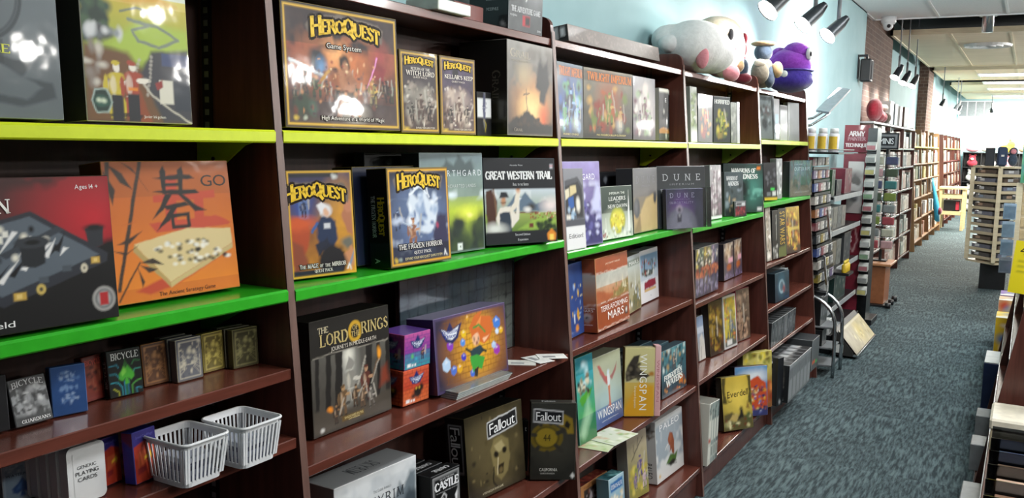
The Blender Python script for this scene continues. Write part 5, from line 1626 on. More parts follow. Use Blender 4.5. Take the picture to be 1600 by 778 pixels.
game('calif', 'game_box', 'dark game box with a yellow numbered vault wheel, turned outward by the upright', 'game box',
     [('v', '#262520', '#2f2f2a'), ('n', .35, 6, 5), ('e', .52, .5, .3, .28, '#3a3830', .4), ('p', '#8a7424', [.62, .7, .72, .86, .92, .8, .96, .6, .82, .6, .76, .68], .01), ('p', '#1f1e1a', [.74, .7, .8, .78, .88, .72, .84, .66], .01), ('e', .35, .55, .2, .17, '#8f7a22', .08), ('o', .35, .55, .16, .14, .015, '#4a4018'), ('o', .35, .55, .19, .165, .02, '#6a5a1c'), *[('l', '#33312a', .05, [.35 + .25 * math.cos(t), .55 + .19 * math.sin(t), .35 + .42 * math.cos(t), .55 + .32 * math.sin(t)]) for t in np.arange(7) * .9 + .3],
      ('p', '#d8dadc', [.06, .75, .72, .72, .72, .9, .06, .93]), ('p', '#16171a', [.075, .765, .705, .735, .705, .885, .075, .915]), T('Fallout', .39, .825, .11, '#f0f2f2', w=.56, slope=-.04, track=.05), T('44', .36, .55, .09, '#4c421a', w=.16), T('CALIFORNIA', .4, .13, .04, '#e4e4dc', w=.4), T('GAME EXPANSION', .38, .08, .02, '#c8c8c0', w=.32), ('p', '#e0e0dc', [.9, .05, .95, .09, 1, .05, .95, .01])],
     side='#141412', edge='#4c4a40', right=[('v', '#141412', '#2c2c28'), ('r', '#d8dadc', .2, .03, .85, .27), ('r', '#141414', .24, .035, .8, .265), T('Fallout', .52, .15, .4, '#f0f2f2', rot=1.57, w=.21), ('n', .3, 5, 3)], top=[('v', '#2a2a26', '#33332e'), T('Fallout', .4, .5, .4, '#d0d2d2', w=.3)])
x, y, z, yaw, tilt, w, h, d = GEO['calif']
game('falloutsmall', 'game_box', 'small black lettered box, taller of two squeezed between the mask box and the wheel box', 'game box', [('v', '#0d0d0d', '#131312'), T('Fallout', .5, .85, .1, '#eceeee', w=.8), ('e', .5, .22, .03, .05, '#b8a82c')], geo=(-1.345, 2.388, .501, .75, .02, .058, .165, .03), side='#0d0d0d', edge='#3c3c38', group='small black boxes')
game('falloutsmall2', 'game_box', 'small black lettered box, thinner of two squeezed between the mask box and the wheel box', 'game box', [('v', '#0d0d0d', '#131312'), T('Fallout', .5, .3, .5, '#eceeee', rot=1.57, w=.4)], geo=(-1.314, 2.376, .501, .75, .02, .024, .175, .02), side='#0d0d0d', edge='#3c3c38', group='small black boxes')

# --- third bay
game('longbox', 'game_box', 'long flat brown box lying along the very top board of its bay', 'game box', [('v', '#6a605a', '#766c66'), ('n', .12, 3, 4), ('c', '#857a72', 5, 3, .55, .1, .9)], side='#5c534e', edge='#8c827a',
     left=[('v', '#3a3634', '#4a4644'), ('r', '#e0e2e4', .05, .1, .2, .6), ('r', '#1c1c1e', .22, .1, .45, .95), ('r', '#c8cacc', .5, .2, .68, .9), ('r', '#17181a', .7, .15, .95, .95), ('r', '#f0f2f4', .76, .35, .9, .85)], top='#5c534e', mat='card')


def space_war(sd, cols, title=True, tt='TWILIGHT IMPERIUM'):
    o = [('v', cols[0], cols[1]), ('n', .35, 5, sd), ('e', .5, .55, .3, .3, cols[2], .8, .8), ('s', sd, 40, cols[2:], .08, .1, .92, .75, .03, .1), ('fig', .5, .2, .5, cols[3], cols[4]), ('fig', .3, .14, .34, cols[5], cols[3]), ('fig', .74, .14, .36, cols[4], cols[5]), ('e', .72, .2, .1, .08, '#d8dcd8', .8, .6), ('r', '#2a2a2c', 0, 0, 1, .06, .7)]
    if title:
        o += [('r', '#3a2a28', 0, .82, 1, .97, .6), T(tt, .52, .89, .11, '#f08a34', font='r', w=.9, track=.1)]
    return o


game('ti1', 'game_box', 'blue and green space battle game box, leftmost on the third lime shelf', 'game box', space_war(4, ['#24303c', '#5c6c74', '#3a5ca0', '#1d2434', '#8fb0d8', '#5c9a6a']) + [T('PROPHECY OF KINGS', .5, .045, .025, '#e0d090', w=.6)], side='#1c2228', edge='#5c666c', mat='card', group='space battle boxes')
game('ti2', 'game_box', 'widest orange-titled space battle game box on the third lime shelf', 'game box', space_war(7, ['#3c3a34', '#8a8474', '#a85a34', '#6c7c3c', '#c09a5c', '#8a3a2c']) + [T('PAX MAGNIFICA BELLUM GLORIOSUM', .55, .05, .025, '#e8d890', w=.6)], side='#22201c', edge='#6c6860', left='#1d1b19', mat='card', group='space battle boxes')
game('proph', 'game_box', 'grey violet game box with a pale face, right of the widest orange-titled box', 'game box', space_war(9, ['#4a3e48', '#84848a', '#d8d0c8', '#5c2c3c', '#8aa07c', '#3c3040'], False) + [('e', .55, .82, .1, .1, '#d0c4bc', .4)], side='#26222a', edge='#7c787e', mat='card', group='space battle boxes')
x, y, z, yaw, tilt, w, h, d = GEO['duneb1']
for i, (dx, dy, yw, lab) in enumerate([(.0, .02, .05, 'dark orange-footed book box with a white round letter, left of the two by the upright'), (-.02, .115, .05, 'dark orange-footed book box with a white round letter, closer to the upright')]):
    game('duneb%d' % (i + 5), 'game_book', lab, 'game book', [('v', '#1d2428', '#14181c'), ('p', '#b07a2c', [0, .2, .5, .26, 1, .2, 1, .1, 0, .1], .03), ('v', '#202a1c', '#2c3820', 0, .13), ('e', .75, .09, .03, .04, '#d8dcc8'), ('r', '#d8d8c8', 0, .93, 1, 1), T('E', .7, .78, .08, '#f0f2f0', w=.14), ('e', .5, .55, .02, .03, '#e8e8e0')],
         geo=(x + dx, y + dy, z, yw, .05, .10 if i == 0 else .075, h, .02), side='#c8c8be', edge='#5c6064', right=[('v', '#e0e0d8', '#c8c8c0'), ('n', .4, 10, 3)], group='dark book boxes')
# green shelf of the third bay
game('purpbox', 'game_box', 'lavender mountain game box at the left end of the third green shelf', 'game box', [('v', '#3c3468', '#9c90c4'), ('c', '#cfd0ea', 4, 5, .5, .2, .8), ('n', .25, 6, 4), ('p', '#37346c', [0, 0, .2, .3, .4, .24, .6, .42, .8, .3, 1, .38, 1, 0], .05), ('s', 4, 40, ['#2c2a5c', '#5c5a9c', '#c0c4e4'], .4, .05, 1, .5, .02, .06), ('p', '#c4c8ea', [.7, .4, .9, .75, 1, .7, 1, .4], .08), T('NORTHGARD', .46, .82, .07, '#f0f2f8', w=.78, track=.2), ('f', '#aaa2cc', .008)], side='#544a80', edge='#a8a0cc')
x, y, z, yaw, tilt, w, h, d = GEO['edition']
game('edition', 'game_box', 'box with an insert photo above a white lettered band, before the lavender box', 'game box', [('v', '#5c5e66', '#84868c'), ('p', '#4a4c52', [.05, .85, .7, .9, .95, .78, .95, .38, .05, .36]), ('p', '#2c2d30', [.05, .78, .7, .84, .9, .74, .9, .4, .05, .4]), ('p', '#d8d0b4', [.05, .62, .25, .66, .25, .76, .05, .74]), ('p', '#d0c090', [.28, .66, .62, .7, .6, .8, .3, .78]), ('p', '#2c5aa0', [.2, .5, .46, .52, .46, .66, .18, .64]), ('e', .68, .55, .05, .09, '#e0dcd0', .2), ('r', '#6c8ca8', .3, .38, .55, .47), ('s', 5, 10, ['#a8c0d4', '#e4e0d4', '#4a4c50'], .1, .38, .6, .5, .02, .04),
     ('r', '#4c4e56', 0, .29, 1, .37), ('r', '#dfe0e0', 0, 0, 1, .29), T('Edition!', .5, .17, .055, '#4a4c50', w=.72)], geo=(GEO['purpbox'][0] + .0065, GEO['purpbox'][1] - .004, 1.1946, GEO['purpbox'][3], GEO['purpbox'][4], .122, .262, .003), side='#6c6e74', edge='#a0a2a8', mat='card')
game('leaders', 'game_box', 'game box with a yellow glass dome city on dark green', 'game box', [('v', '#dfe4d8', '#24382e'), ('v', '#26382f', '#2c4036', .5, 1), ('e', .45, .3, .4, .2, '#cfd8c0', .8, .8), ('e', .5, .34, .34, .26, '#8f9a3a', .1), ('e', .5, .33, .3, .22, '#d8d04a', .2), ('s', 5, 26, ['#e8d840', '#b89a2c', '#f4ec90'], .3, .2, .7, .45, .02, .05), ('s', 6, 34, ['#e8ece4', '#aab4aa', '#6c7c74'], .02, .0, .98, .2, .02, .06), ('p', '#e4e8e4', [.82, .1, .88, .9, .92, .1], .01), ('p', '#cdd4cc', [.74, .1, .78, .4, .82, .1], .01), ('l', '#dfe4dc', .012, [.12, .1, .12, .4]), ('s', 7, 8, ['#8a2c2c'], .02, .05, .15, .12, .02, .03),
      T('IMPERIUM: THE', .5, .87, .045, '#dfe6dc', w=.5), T('LEADERS', .5, .765, .075, '#eef2ec', w=.54), T('OF THE', .5, .695, .025, '#dfe6dc', w=.14), T('NEW DAWN', .5, .62, .07, '#eef2ec', w=.62)], side='#2a3a30', edge='#aab4a8')
game('backblack', 'game_box', 'black box with a grey corner spot, half hidden behind the dome city box', 'game box', [('v', '#111216', '#16171c'), ('e', .3, .88, .06, .05, '#6c7078', .4)], geo=(-1.40, 3.12, 1.1945, .0, .02, .2, .235, .05), side='#0d0e11', edge='#33353a')
game('dune', 'game_box', 'tan desert game box with grey planets, behind the purple planet box', 'game box', [('v', '#a8946c', '#5c5e64'), ('v', '#a08c68', '#c4a878', 0, .3), ('v', '#74706c', '#50535a', .55, 1), ('p', '#c0a878', [.25, .0, .3, .34, .5, .52, .8, .58, 1, .52, 1, 0], .05), ('p', '#8f7a58', [0, 0, .25, .3, .3, 0], .06), ('e', .13, .38, .13, .16, '#55575c', .1), ('e', .1, .4, .06, .09, '#7c7e82', .6, .6), ('e', .9, .52, .07, .09, '#4a4c50', .1), ('n', .1, 4, 5), T('DUNE', .5, .82, .1, '#7a7c82', w=.78, font='th', track=.9), T('IMPERIUM', .5, .72, .03, '#84868c', w=.36, track=.5), ('f', '#83827e', .006)], side='#3a3b40', edge='#8c8c88')
game('ix', 'game_box', 'dark grey game box with a spaced white title, standing behind the purple planet box', 'game box', [('v', '#2c3034', '#23272b'), ('e', .55, .4, .5, .3, '#3c4246', .8), ('l', '#c4c8ca', .012, [.5, .42, .68, .42, .84, .34]), ('n', .15, 4, 3), T('DUNE', .5, .82, .1, '#b8bcc0', w=.78, font='th', track=.9), T('IMPERIUM', .5, .705, .03, '#8c9094', w=.5, track=.6), T('RISE OF IX', .42, .6, .055, '#b4b8bc', w=.72, font='th', track=.3), ('f', '#4a4e52', .006)], side='#23262a', edge='#5c6064')
im = game('immort', 'game_box', 'purple game box with a lone walker before a pale planet, front of the green shelf', 'game box', [('v', '#4a4458', '#241e44'), ('e', .4, .5, .34, .3, '#7c3c9c', .8, .9), ('e', .4, -.08, .62, .62, '#6c6476', .06), ('e', .38, -.08, .56, .56, '#9a90a0', .3), ('n', .25, 5, 4), ('e', .34, .5, .1, .09, '#e8c8d8', .6, .8), ('e', .34, .47, .055, .055, '#3c3048', .15), ('p', '#352c40', [.29, .16, .28, .34, .34, .4, .4, .34, .39, .16], .02), ('e', .34, .33, .03, .04, '#d8ccd0', .3), ('l', '#8a80a0', .004, [.34, .3, .34, .2]),
      T('DUNE', .42, .84, .11, '#c8bcd8', w=.66, font='th', track=.9), T('IMPERIUM', .42, .74, .03, '#a090b8', w=.4, track=.5), T('IMMORTALITY', .4, .655, .055, '#c0b0d0', w=.64, font='th', track=.3)], side='#2c2840', edge='#8078a0')
b = MB()
x, y, z, yaw, tilt, w, h, d = GEO['immort']
b.box(-.003, -.002, 0, w + .05, -.0014, h + .004, 'film')
b.box(w + .012, -.002, 0, w + .016, .018, h + .004, 'smoke')
b.box(w + .046, -.002, 0, w + .05, .018, h + .004, 'smoke')
b.build('plastic_sleeve', im)
# wooden shelves of the third bay
game('bluemars', 'game_box', 'deep blue game box with gold sparks, leftmost above the orange planet game', 'game box', [('v', '#2a4a8c', '#24427c'), ('n', .25, 5, 4), ('s', 5, 20, ['#e0b83c', '#8fb0e0', '#f0e4b0', '#5c80c0'], .2, .2, .9, .7, .01, .05), ('p', '#d8a030', [.5, .3, .62, .38, .7, .28, .6, .2], .02), ('e', .5, .1, .06, .05, '#d8903c', .4), ('r', '#f0f2f4', .3, .18, .36, .3)], side='#22386c', edge='#5c78b0')
game('tm', 'game_box', 'orange red planet game box with a white block title, on the upper wooden shelf', 'game box', [('v', '#8a4222', '#a85428'), ('v', '#b4683c', '#c8b89c', .38, .78), ('v', '#c4beb0', '#b0b2a8', .6, .78), ('n', .2, 5, 5), ('p', '#a85a34', [0, .4, 0, .55, .2, .52, .4, .46, .7, .5, 1, .62, 1, .38], .04), ('p', '#8a7a44', [.4, .4, .6, .46, .75, .54, .95, .62, 1, .6, 1, .4], .05), ('s', 5, 22, ['#6a6a34', '#8f8a50', '#c8a878'], .5, .42, 1, .58, .01, .04), ('p', '#d8cfae', [.8, .5, .82, .7, .86, .5], .02), ('p', '#cfc4a4', [.86, .48, .9, .62, .94, .48], .02), ('r', '#a04c24', 0, .8, 1, 1), ('n', .12, 9, 2), ('l', '#e8ddd0', .008, [0, .785, 1, .785]), ('l', '#e8ddd0', .01, [0, .375, 1, .375]), ('r', '#96461f', 0, 0, 1, .365), ('n', .12, 8, 7), ('p', '#3a201a', [.84, .09, .84, .17, .89, .21, .94, .17, .94, .09]), ('e', .89, .15, .03, .025, '#f0e8e0'), ('l', '#e8ddd0', .008, [0, .02, 1, .02]),
      T('JACOB FRYXELIUS', .52, .9, .022, '#f0d8c0', w=.45), T('TERRAFORMING', .52, .29, .075, '#f6f2ee', w=.84), T('MARS', .55, .17, .11, '#f6f2ee', w=.5)], side='#8a4222', edge='#d8a070',
     left=[('v', '#8a4222', '#9a4e28'), ('v', '#b4683c', '#b8b4a8', .36, .78), ('l', '#e8ddd0', .008, [0, .785, 1, .785]), ('l', '#e8ddd0', .01, [0, .365, 1, .365]), ('e', .5, .2, .05, .045, '#f0e8e0', .2), ('e', .5, .19, .03, .03, '#2a1a16', .2), T('TERRAFORMING', .5, .325, .018, '#f0e4da', w=.8), T('MARS', .5, .295, .035, '#f0e4da', w=.62), T('EXPANSION', .5, .1, .018, '#f0e4da', w=.5)])
game('mars2', 'game_box', 'narrow sky-coloured game box with a rocket tower, right of the orange planet game', 'game box', [('v', '#9a8a54', '#c4d0d4'), ('p', '#6c6a44', [.1, 0, .5, .36, .9, .2, 1, 0], .06), ('p', '#e4e8e8', [.55, .3, .6, .72, .65, .3], .02), ('p', '#7c8c98', [.7, .2, .76, .5, .84, .2], .02), ('s', 5, 24, ['#4a5440', '#d8dcd8', '#8f7a4c'], .1, .05, .95, .5, .02, .06), ('n', .15, 5, 3), ('r', '#4a5a3c', 0, .82, 1, .93, .7), T('MARS', .55, .87, .07, '#f0f2ee', w=.7)], side='#8a8a7c', edge='#d8dcdc')
game('ares', 'game_box', 'white framed game box with a sky city picture, last on the upper wooden shelf', 'game box', [('v', '#dfe0e2', '#dfe0e2'), ('v', '#c8ccd0', '#8fb0c8', .42, .92), ('p', '#b0c4d4', [0, .4, 0, .95, 1, .98, 1, .4], .0, .3), ('r', '#5c88ac', .06, .6, .95, .92, .6), ('p', '#3c4844', [.05, .56, .3, .62, .7, .6, .8, .66, .6, .5, .3, .48], .03), ('s', 5, 34, ['#4c5a54', '#8a9a94', '#b04a3c', '#d8dcd8', '#6c5a48'], .1, .5, .85, .8, .02, .06), ('p', '#26302e', [.2, .56, .23, .92, .27, .56], .01), ('p', '#26302e', [.64, .6, .67, .84, .7, .6], .01), ('p', '#8a2c3c', [.2, .25, .22, .38, .5, .42, .82, .42, .84, .28, .5, .24]), ('r', '#c8a03c', .2, .2, .84, .24), T('Mars', .55, .1, .03, '#a0a4a8')], side='#b9bcbe', edge='#f0f2f4', top='#a8acb0')
game('tealbox', 'game_box', 'teal green game box with rocks, leftmost on the middle wooden shelf of its bay', 'game box', [('v', '#2a6a38', '#2a8a9c'), ('v', '#4aa060', '#3a9aa8', .3, .8), ('c', '#bfe0e4', 4, 6, .55, .6, 1), ('p', '#4c9c34', [.1, .5, .4, .56, .9, .6, .7, .5, .3, .42], .02), ('s', 4, 20, ['#2a2a28', '#d8ccb0', '#5c5448', '#8a7a60'], .1, .55, .7, .78, .02, .05), ('p', '#bfe4c0', [.0, .1, .3, .3, .6, .5, .8, .3, .3, .05], .1, .5), ('n', .15, 5, 3)], side='#2a6a5c', edge='#6aa89c')
game('wing', 'game_box', 'game box with a pale blue and red bird, wings raised', 'game box', [('v', '#3f5a8c', '#b9c0a4'), ('v', '#5c7a9c', '#b4c0b0', .1, .5), ('v', '#b4beac', '#a9ae92', .5, 1), ('e', .5, .4, .45, .2, '#a8c4c4', .8, .8), ('n', .1, 4, 3), ('v', '#3c4f84', '#6a86a8', 0, .28), ('p', '#b8605c', [.52, .66, .4, .7, .22, .88, .14, .88, .22, .76, .36, .62, .46, .56], .01), ('p', '#8f6a6c', [.14, .88, .3, .72, .44, .6, .3, .68], .01), ('p', '#a86a64', [.56, .66, .68, .7, .86, .84, .8, .72, .64, .6], .01), ('p', '#5c5a64', [.86, .84, .72, .7, .6, .62, .7, .68], .01),
      ('p', '#dfe4e8', [.47, .7, .5, .76, .56, .74, .57, .62, .55, .52, .48, .52], .01), ('e', .525, .735, .035, .03, '#c8dce8'), ('p', '#c87858', [.48, .54, .56, .54, .55, .4, .5, .4], .01), ('p', '#c0705c', [.5, .42, .54, .42, .58, .2, .53, .24, .5, .2, .49, .26], .01), ('l', '#b06050', .008, [.5, .3, .36, .16]), ('p', '#e4b850', [.55, .725, .6, .72, .56, .71]), T('WINGSPAN', .5, .19, .12, '#f2f4f4', w=.86, track=.2), T('a game by Elizabeth Hargrave', .5, .08, .022, '#dfe4ea', w=.6)], side='#8f9a8c', edge='#c8ccbc', top='#9aa088')
game('wingeu', 'game_box', 'yellow game box with a white vertical title, turned outward beside the bird box', 'game box', [('v', '#c8982c', '#d0c88c'), ('v', '#c8bf8c', '#cfc890', .5, 1), ('p', '#d8a02c', [0, .1, .35, .4, .5, .5, 1, .44, 1, 0, 0, 0], .06), ('p', '#3a3630', [.0, .62, .1, .74, .3, .88, .5, .9, .42, .76, .5, .68, .7, .62, .86, .6, .7, .55, .4, .56, .2, .52, .05, .5], .02), ('p', '#26231f', [.02, .6, .2, .76, .34, .74, .3, .6], .02), ('e', .9, .62, .04, .03, '#b07a34', .3), ('s', 4, 10, ['#4a443a', '#6a6252'], .05, .52, .5, .8, .02, .04), T('WINGSPAN', .62, .5, .24, '#f4f4ec', rot=-1.57, w=.82, track=.25), T('European Expansion', .36, .28, .07, '#f0ead0', rot=-1.57, w=.32)], side='#b08a3c', edge='#d8c890', right='#d8a0a4', top='#a8a27c', d=.045, cell=.0032)
x, y, z, yaw, tilt, w, h, d = GEO['wingeu']
for i in range(1):
    m = stand(x, y, z, yaw, tilt)
    p = m @ Vector((w + .0015, 0.0, .004))
    game('pink%d' % i, 'game_box', 'pink game box edge standing against the yellow vertical-title box', 'game box', [('v', '#d0a0a0', '#dcb0b0'), T('WINGSPAN', .5, .5, .5, '#b87880', rot=-1.57, w=.6)], geo=(p.x, p.y, p.z - .003, yaw, tilt, .022, h + .006, .05), side='#d8a8ac', edge='#e8c4c4')
game('fw', 'game_box', 'teal pirate game box with a white title, right end of the middle wooden shelf', 'game box', [('v', '#2f3c48', '#4a8088'), ('n', .35, 6, 4), ('s', 5, 50, ['#24343c', '#6fa0a4', '#a88a5c', '#3c4c54', '#c8d4d0'], .05, .5, .95, .98, .03, .09), ('s', 6, 26, ['#b0582c', '#26343c', '#5c4030', '#d08a3c'], .1, .05, .95, .35, .02, .07), ('fig', .5, .5, .4, '#5c4a44', '#b8a08c'), ('p', '#c06a2c', [.7, .36, .74, .16, .84, .1, .86, .3], .03), T('FORGOTTEN', .45, .43, .1, '#eef0ea', font='rb', w=.72, slope=.05, track=.03), T('WATERS', .5, .29, .13, '#eef0ea', font='rb', w=.66, slope=.05, track=.03)], side='#1c262c', edge='#5c7074', top='#3c5058', d=.05)
x, y, z, yaw, tilt, w, h, d = GEO['fw']
for i, lab in enumerate(['dark teal game box directly behind the pirate box', 'dark game box at the back of the row behind the pirate box']):
    game('fwb%d' % i, 'game_box', lab, 'game box', [('v', '#22303a', '#3a5058'), ('n', .3, 6, 5)], geo=(x - .062 * (i + 1), y - .04 * (i + 1), z, yaw, tilt, w, h, .055), side='#1d282e', edge='#6a7c80', left=[('v', '#1a2228', '#26343a'), ('s', 4, 16, ['#8f9a98', '#4c5c60'], .2, .6, .8, .95, .03, .08), ('n', .3, 6, 3)], top='#3a4c54')
# papers on the shelf edge below the teal box
for i, (cx, cy, rz, c, lab) in enumerate([(-1.235, 2.82, .1, '#b8c49a', 'green and cream leaflet lying at the front edge of the middle wooden shelf'), (-1.22, 2.90, -.12, '#c8ceba', 'cream leaflet lying on top of the green one at the shelf edge')]):
    b = Sheet()
    b.panel((-.06, -.085, .0015), (1, 0, 0), (0, 1, 0), (0, 0, 1), .12, .17, [('v', c, '#d8dccc'), ('s', 4 + i, 24, ['#8fae6a', '#e8ead8', '#a8b884', '#c8b090'], .05, .05, .95, .95, .03, .1)], .006)
    b.add(*chamfer_box(-.06, -.085, 0, .06, .085, .0014, .0003), lin('#d0d4c8'))
    o = b.build('leaflet', 'card', Matrix.Translation((cx, cy, .4975 + .0022 * i)) @ Matrix.Rotation(rz, 4, 'Z'))
    tag(o, lab, 'leaflet', 'leaflets on the shelf edge')
game('comic', 'game_box', 'small orange and pink patterned box at the bottom, left of the blue one', 'game box', [('v', '#d0935c', '#d89a60'), ('r', '#4a4440', .1, .1, .62, .8), ('p', '#d8d0d4', [.2, .2, .36, .66, .56, .3], .02), ('p', '#c89a98', [.7, .1, .74, .7, .85, .76, .95, .6, .92, .1], .03), ('s', 5, 14, ['#e8d8d8', '#a86a58'], .2, .2, .6, .7, .03, .1), ('l', '#8a4a30', .03, [.1, .9, .3, .88]), ('l', '#8a4a30', .03, [.4, .9, .6, .9])], side='#a85a40', edge='#e0b080', top=[('v', '#8a2f2c', '#a84a3c'), ('s', 3, 12, ['#3a2422', '#c07858'], 0, 0, 1, 1, .1, .3)])
game('dino', 'game_box', 'small pale blue box with a blue title band, at the bottom of its bay', 'game box', [('v', '#7fa8c0', '#a9c8d4'), ('p', '#2a6aa8', [.1, .55, .1, .85, .9, .9, .9, .6], .0), ('s', 4, 14, ['#d8c8a0', '#e8e4d0'], .1, .2, .9, .5, .04, .1), T('DINOSAUR', .5, .72, .13, '#f0f4f8', font='r', w=.7)], side='#5c8a98', edge='#b8d0d8', top=[('v', '#2c5a60', '#4a8088'), ('s', 3, 12, ['#1c3a40', '#7cb0b0'], 0, 0, 1, 1, .1, .3)], d=.055)
game('tan', 'game_box', 'tall tan game box with a bare tree and purple figures, near the floor', 'game box', [('v', '#8a8440', '#a89c8c'), ('n', .25, 5, 5), ('l', '#4a4238', .02, [.2, .6, .5, .75, .8, .9]), ('l', '#4a4238', .014, [.5, .75, .55, .92]), ('l', '#4a4238', .014, [.35, .68, .3, .82]), ('s', 5, 30, ['#b4a43c', '#6c7c3c', '#d0c060'], .1, .1, .95, .45, .03, .08), ('fig', .6, .3, .34, '#5c5080', '#b09078'), ('fig', .35, .14, .26, '#6c5c90', '#a88870'), ('fig', .8, .1, .28, '#c8b0b4', '#7c6a9c')], side='#6c6658', edge='#b8ae9c', left='#7c766c', d=.05)
x, y, z, yaw, tilt, w, h, d = GEO['tan']
game('tanback', 'game_box', 'dull grey game box standing behind the tan tree box', 'game box', [('v', '#5c5a54', '#6c6a64'), ('n', .25, 5, 2)], geo=(-1.445, y - .11, .1356, 0, .03, .17, h * .86, .025), side='#4c4a46', edge='#84827c')
game('paleo', 'game_box', 'white game box with a brown mammoth splash, at the bottom of its bay', 'game box', [('v', '#d0d0ce', '#d8d9d8'), ('c', '#98a2aa', 3.4, 7, .42, .2, .96), ('e', .55, .62, .26, .24, '#9aa4ac', .7, .8), ('p', '#8a4a30', [.42, .6, .5, .7, .6, .68, .66, .54, .64, .3, .56, .34, .54, .42, .48, .38, .5, .48, .44, .52], .02), ('e', .52, .62, .07, .07, '#9c5638', .4), ('l', '#e8e4dc', .014, [.44, .52, .36, .5, .32, .46]), ('p', '#4a6a2c', [.34, .22, .5, .34, .66, .3, .78, .34, .7, .2, .5, .16], .03), ('p', '#26241f', [.4, .2, .6, .24, .72, .18, .5, .14], .03), ('l', '#33302c', .012, [.6, .16, .72, .14]), ('e', .1, .1, .03, .025, '#c8a040', .3), T('PALEO', .5, .86, .1, '#f6f6f6', w=.72, edge='#aeb4b8', ew=.06, track=.2)], side='#cdcdcb', edge='#f0f0ee', left=[('v', '#c8c8c6', '#d0d0ce'), ('e', .5, .85, .04, .06, '#4a4440', .4), ('s', 5, 14, ['#5c5048', '#8a7c70'], .1, .7, .9, .95, .02, .04), T('PALEO', .5, .2, .4, '#3c3a38', rot=-1.57, w=.25)])

# --- fourth bay
def busy(c0, c1, cols, sd, n=36, figs=2, r0=.03, r1=.1):
    o = [('v', c0, c1), ('n', .3, 5, sd), ('s', sd, n, cols, .08, .06, .94, .9, r0, r1), ('s', sd + 50, n, cols, .05, .05, .95, .95, r0 * .4, r1 * .4), ('n', .3, 12, sd)]
    for i in range(figs):
        o.append(('fig', .28 + .4 * i, .16, .5 - .08 * i, cols[i % len(cols)], cols[(i + 1) % len(cols)]))
    return o


game('clearb4', 'game_box', 'pale clear-wrapped green game box, leftmost on the fourth lime shelf', 'game box', busy('#6c7c5c', '#b4b8b0', ['#8fa070', '#c8ccc0', '#5c6c4c'], 3, 20, 1) + [('e', .5, .1, .3, .12, '#eef0ee', .7)], side='#9aa49a', edge='#d4d8d4', mat='card', group='games on the fourth lime shelf')
for key, lab, cols, t in (('horr1', 'dark monster game box with a red figure, left of two alike under the plush toys', ['#8a3a2c', '#c08a4c', '#4c5c4c', '#7a2a24'], 'HORRIFIED'), ('horr2', 'dark monster game box with a yellow green figure, right of two under the plush toys', ['#7c8a3c', '#c8b84c', '#4c5c3c', '#8a7a3c'], 'HORRIFIED')):
    game(key, 'game_box', lab, 'game box', [('v', '#2a3032', '#3a4244'), ('n', .3, 5, 3), ('s', 5, 26, cols, .2, .1, .85, .65, .03, .1), ('fig', .5, .2, .5, cols[0], cols[1]), ('e', .4, .14, .1, .06, cols[3], .4), T(t, .5, .89, .085, '#d8dcd8', font='rb', w=.9, track=.03)], side='#1d2224', edge='#5c6466', mat='card', group='games on the fourth lime shelf')
game('horr3', 'game_box', 'narrow grey green game box right of the two monster boxes', 'game box', busy('#4c544c', '#7c847c', ['#5c6458', '#8a9084', '#3c4440'], 6, 16, 0), side='#3c443e', edge='#8a908a', mat='card', group='games on the fourth lime shelf')
game('horr4', 'game_box', 'thin silver edged box last on the fourth lime shelf', 'game box', [('v', '#8a8e90', '#b4b8ba'), ('n', .2, 5, 2)], side='#6c7072', edge='#c8cccc', mat='card', group='games on the fourth lime shelf')
adj('mom', x=-1.36, y=4.62, w=.31, yaw=.44, d=.055)
adj('mom2', x=-1.315, y=4.485, w=.17, yaw=.3, d=.02)
adj('mompack', x=-1.268, y=4.50, z=1.1845, yaw=.28, w=.11, d=.012)
adj('momclear', w=.145)
mc = game('momclear', 'game_box', 'clear-cased purple forest game box, left end of the fourth green shelf', 'game box', busy('#4c4448', '#a8a4a8', ['#6c5864', '#c8c0c4', '#8a7480', '#e0dcdc'], 4, 26, 0) + [('l', '#4c3c40', .03, [.3, .1, .34, .9]), ('l', '#5c4c50', .03, [.62, .1, .6, .9]), ('r', '#e8ecec', 0, 0, 1, .05)], side='#7c7880', edge='#d0d4d6')
game('mom', 'game_box', 'large dark teal horror game box at the back of the fourth green shelf', 'game box', [('v', '#24342f', '#2c3a38'), ('n', .3, 4, 5), ('e', .75, .5, .25, .3, '#4c8a7c', .8, .8), ('c', '#6ca898', 5, 4, .55, .2, .8), ('e', .45, .5, .2, .25, '#1a2422', .5), ('p', '#d87a2c', [.84, .88, .86, .95, .94, .94, .93, .88]), ('r', '#c8ccc8', .84, .03, .96, .1), T('MANSIONS OF', .5, .86, .09, '#e4e8e4', font='rb', w=.62, track=.04), T('MADNESS', .58, .74, .09, '#e4e8e4', font='rb', w=.56, track=.04)], side='#1a2624', edge='#4c5c58', right=[('v', '#1f2c2a', '#2c3a38')])
game('mom2', 'game_box', 'smaller grey teal horror game box before the large dark teal one', 'game box', [('v', '#3c4444', '#4c585c'), ('n', .3, 5, 5), ('s', 4, 30, ['#8a98a0', '#4c5a5c', '#b4a07c', '#2c3434'], .1, .1, .9, .7, .03, .1), T('MANSIONS OF', .4, .86, .09, '#d8dcdc', font='rb', w=.6, track=.04), T('MADNESS', .46, .74, .09, '#d8dcdc', font='rb', w=.56, track=.04)], side='#262e2e', edge='#6c7878')
game('mompack', 'token_pack', 'small black and red token pack leaning before the grey teal horror box', 'pack', [('v', '#26282a', '#3c4042'), ('s', 5, 22, ['#8a2c34', '#b04a50', '#5c2024'], .1, .1, .9, .6, .06, .16), ('r', '#c8ccce', .1, .7, .9, .92), ('r', '#26282a', .14, .74, .6, .88)], side='#1c1e20', edge='#8a8e90')
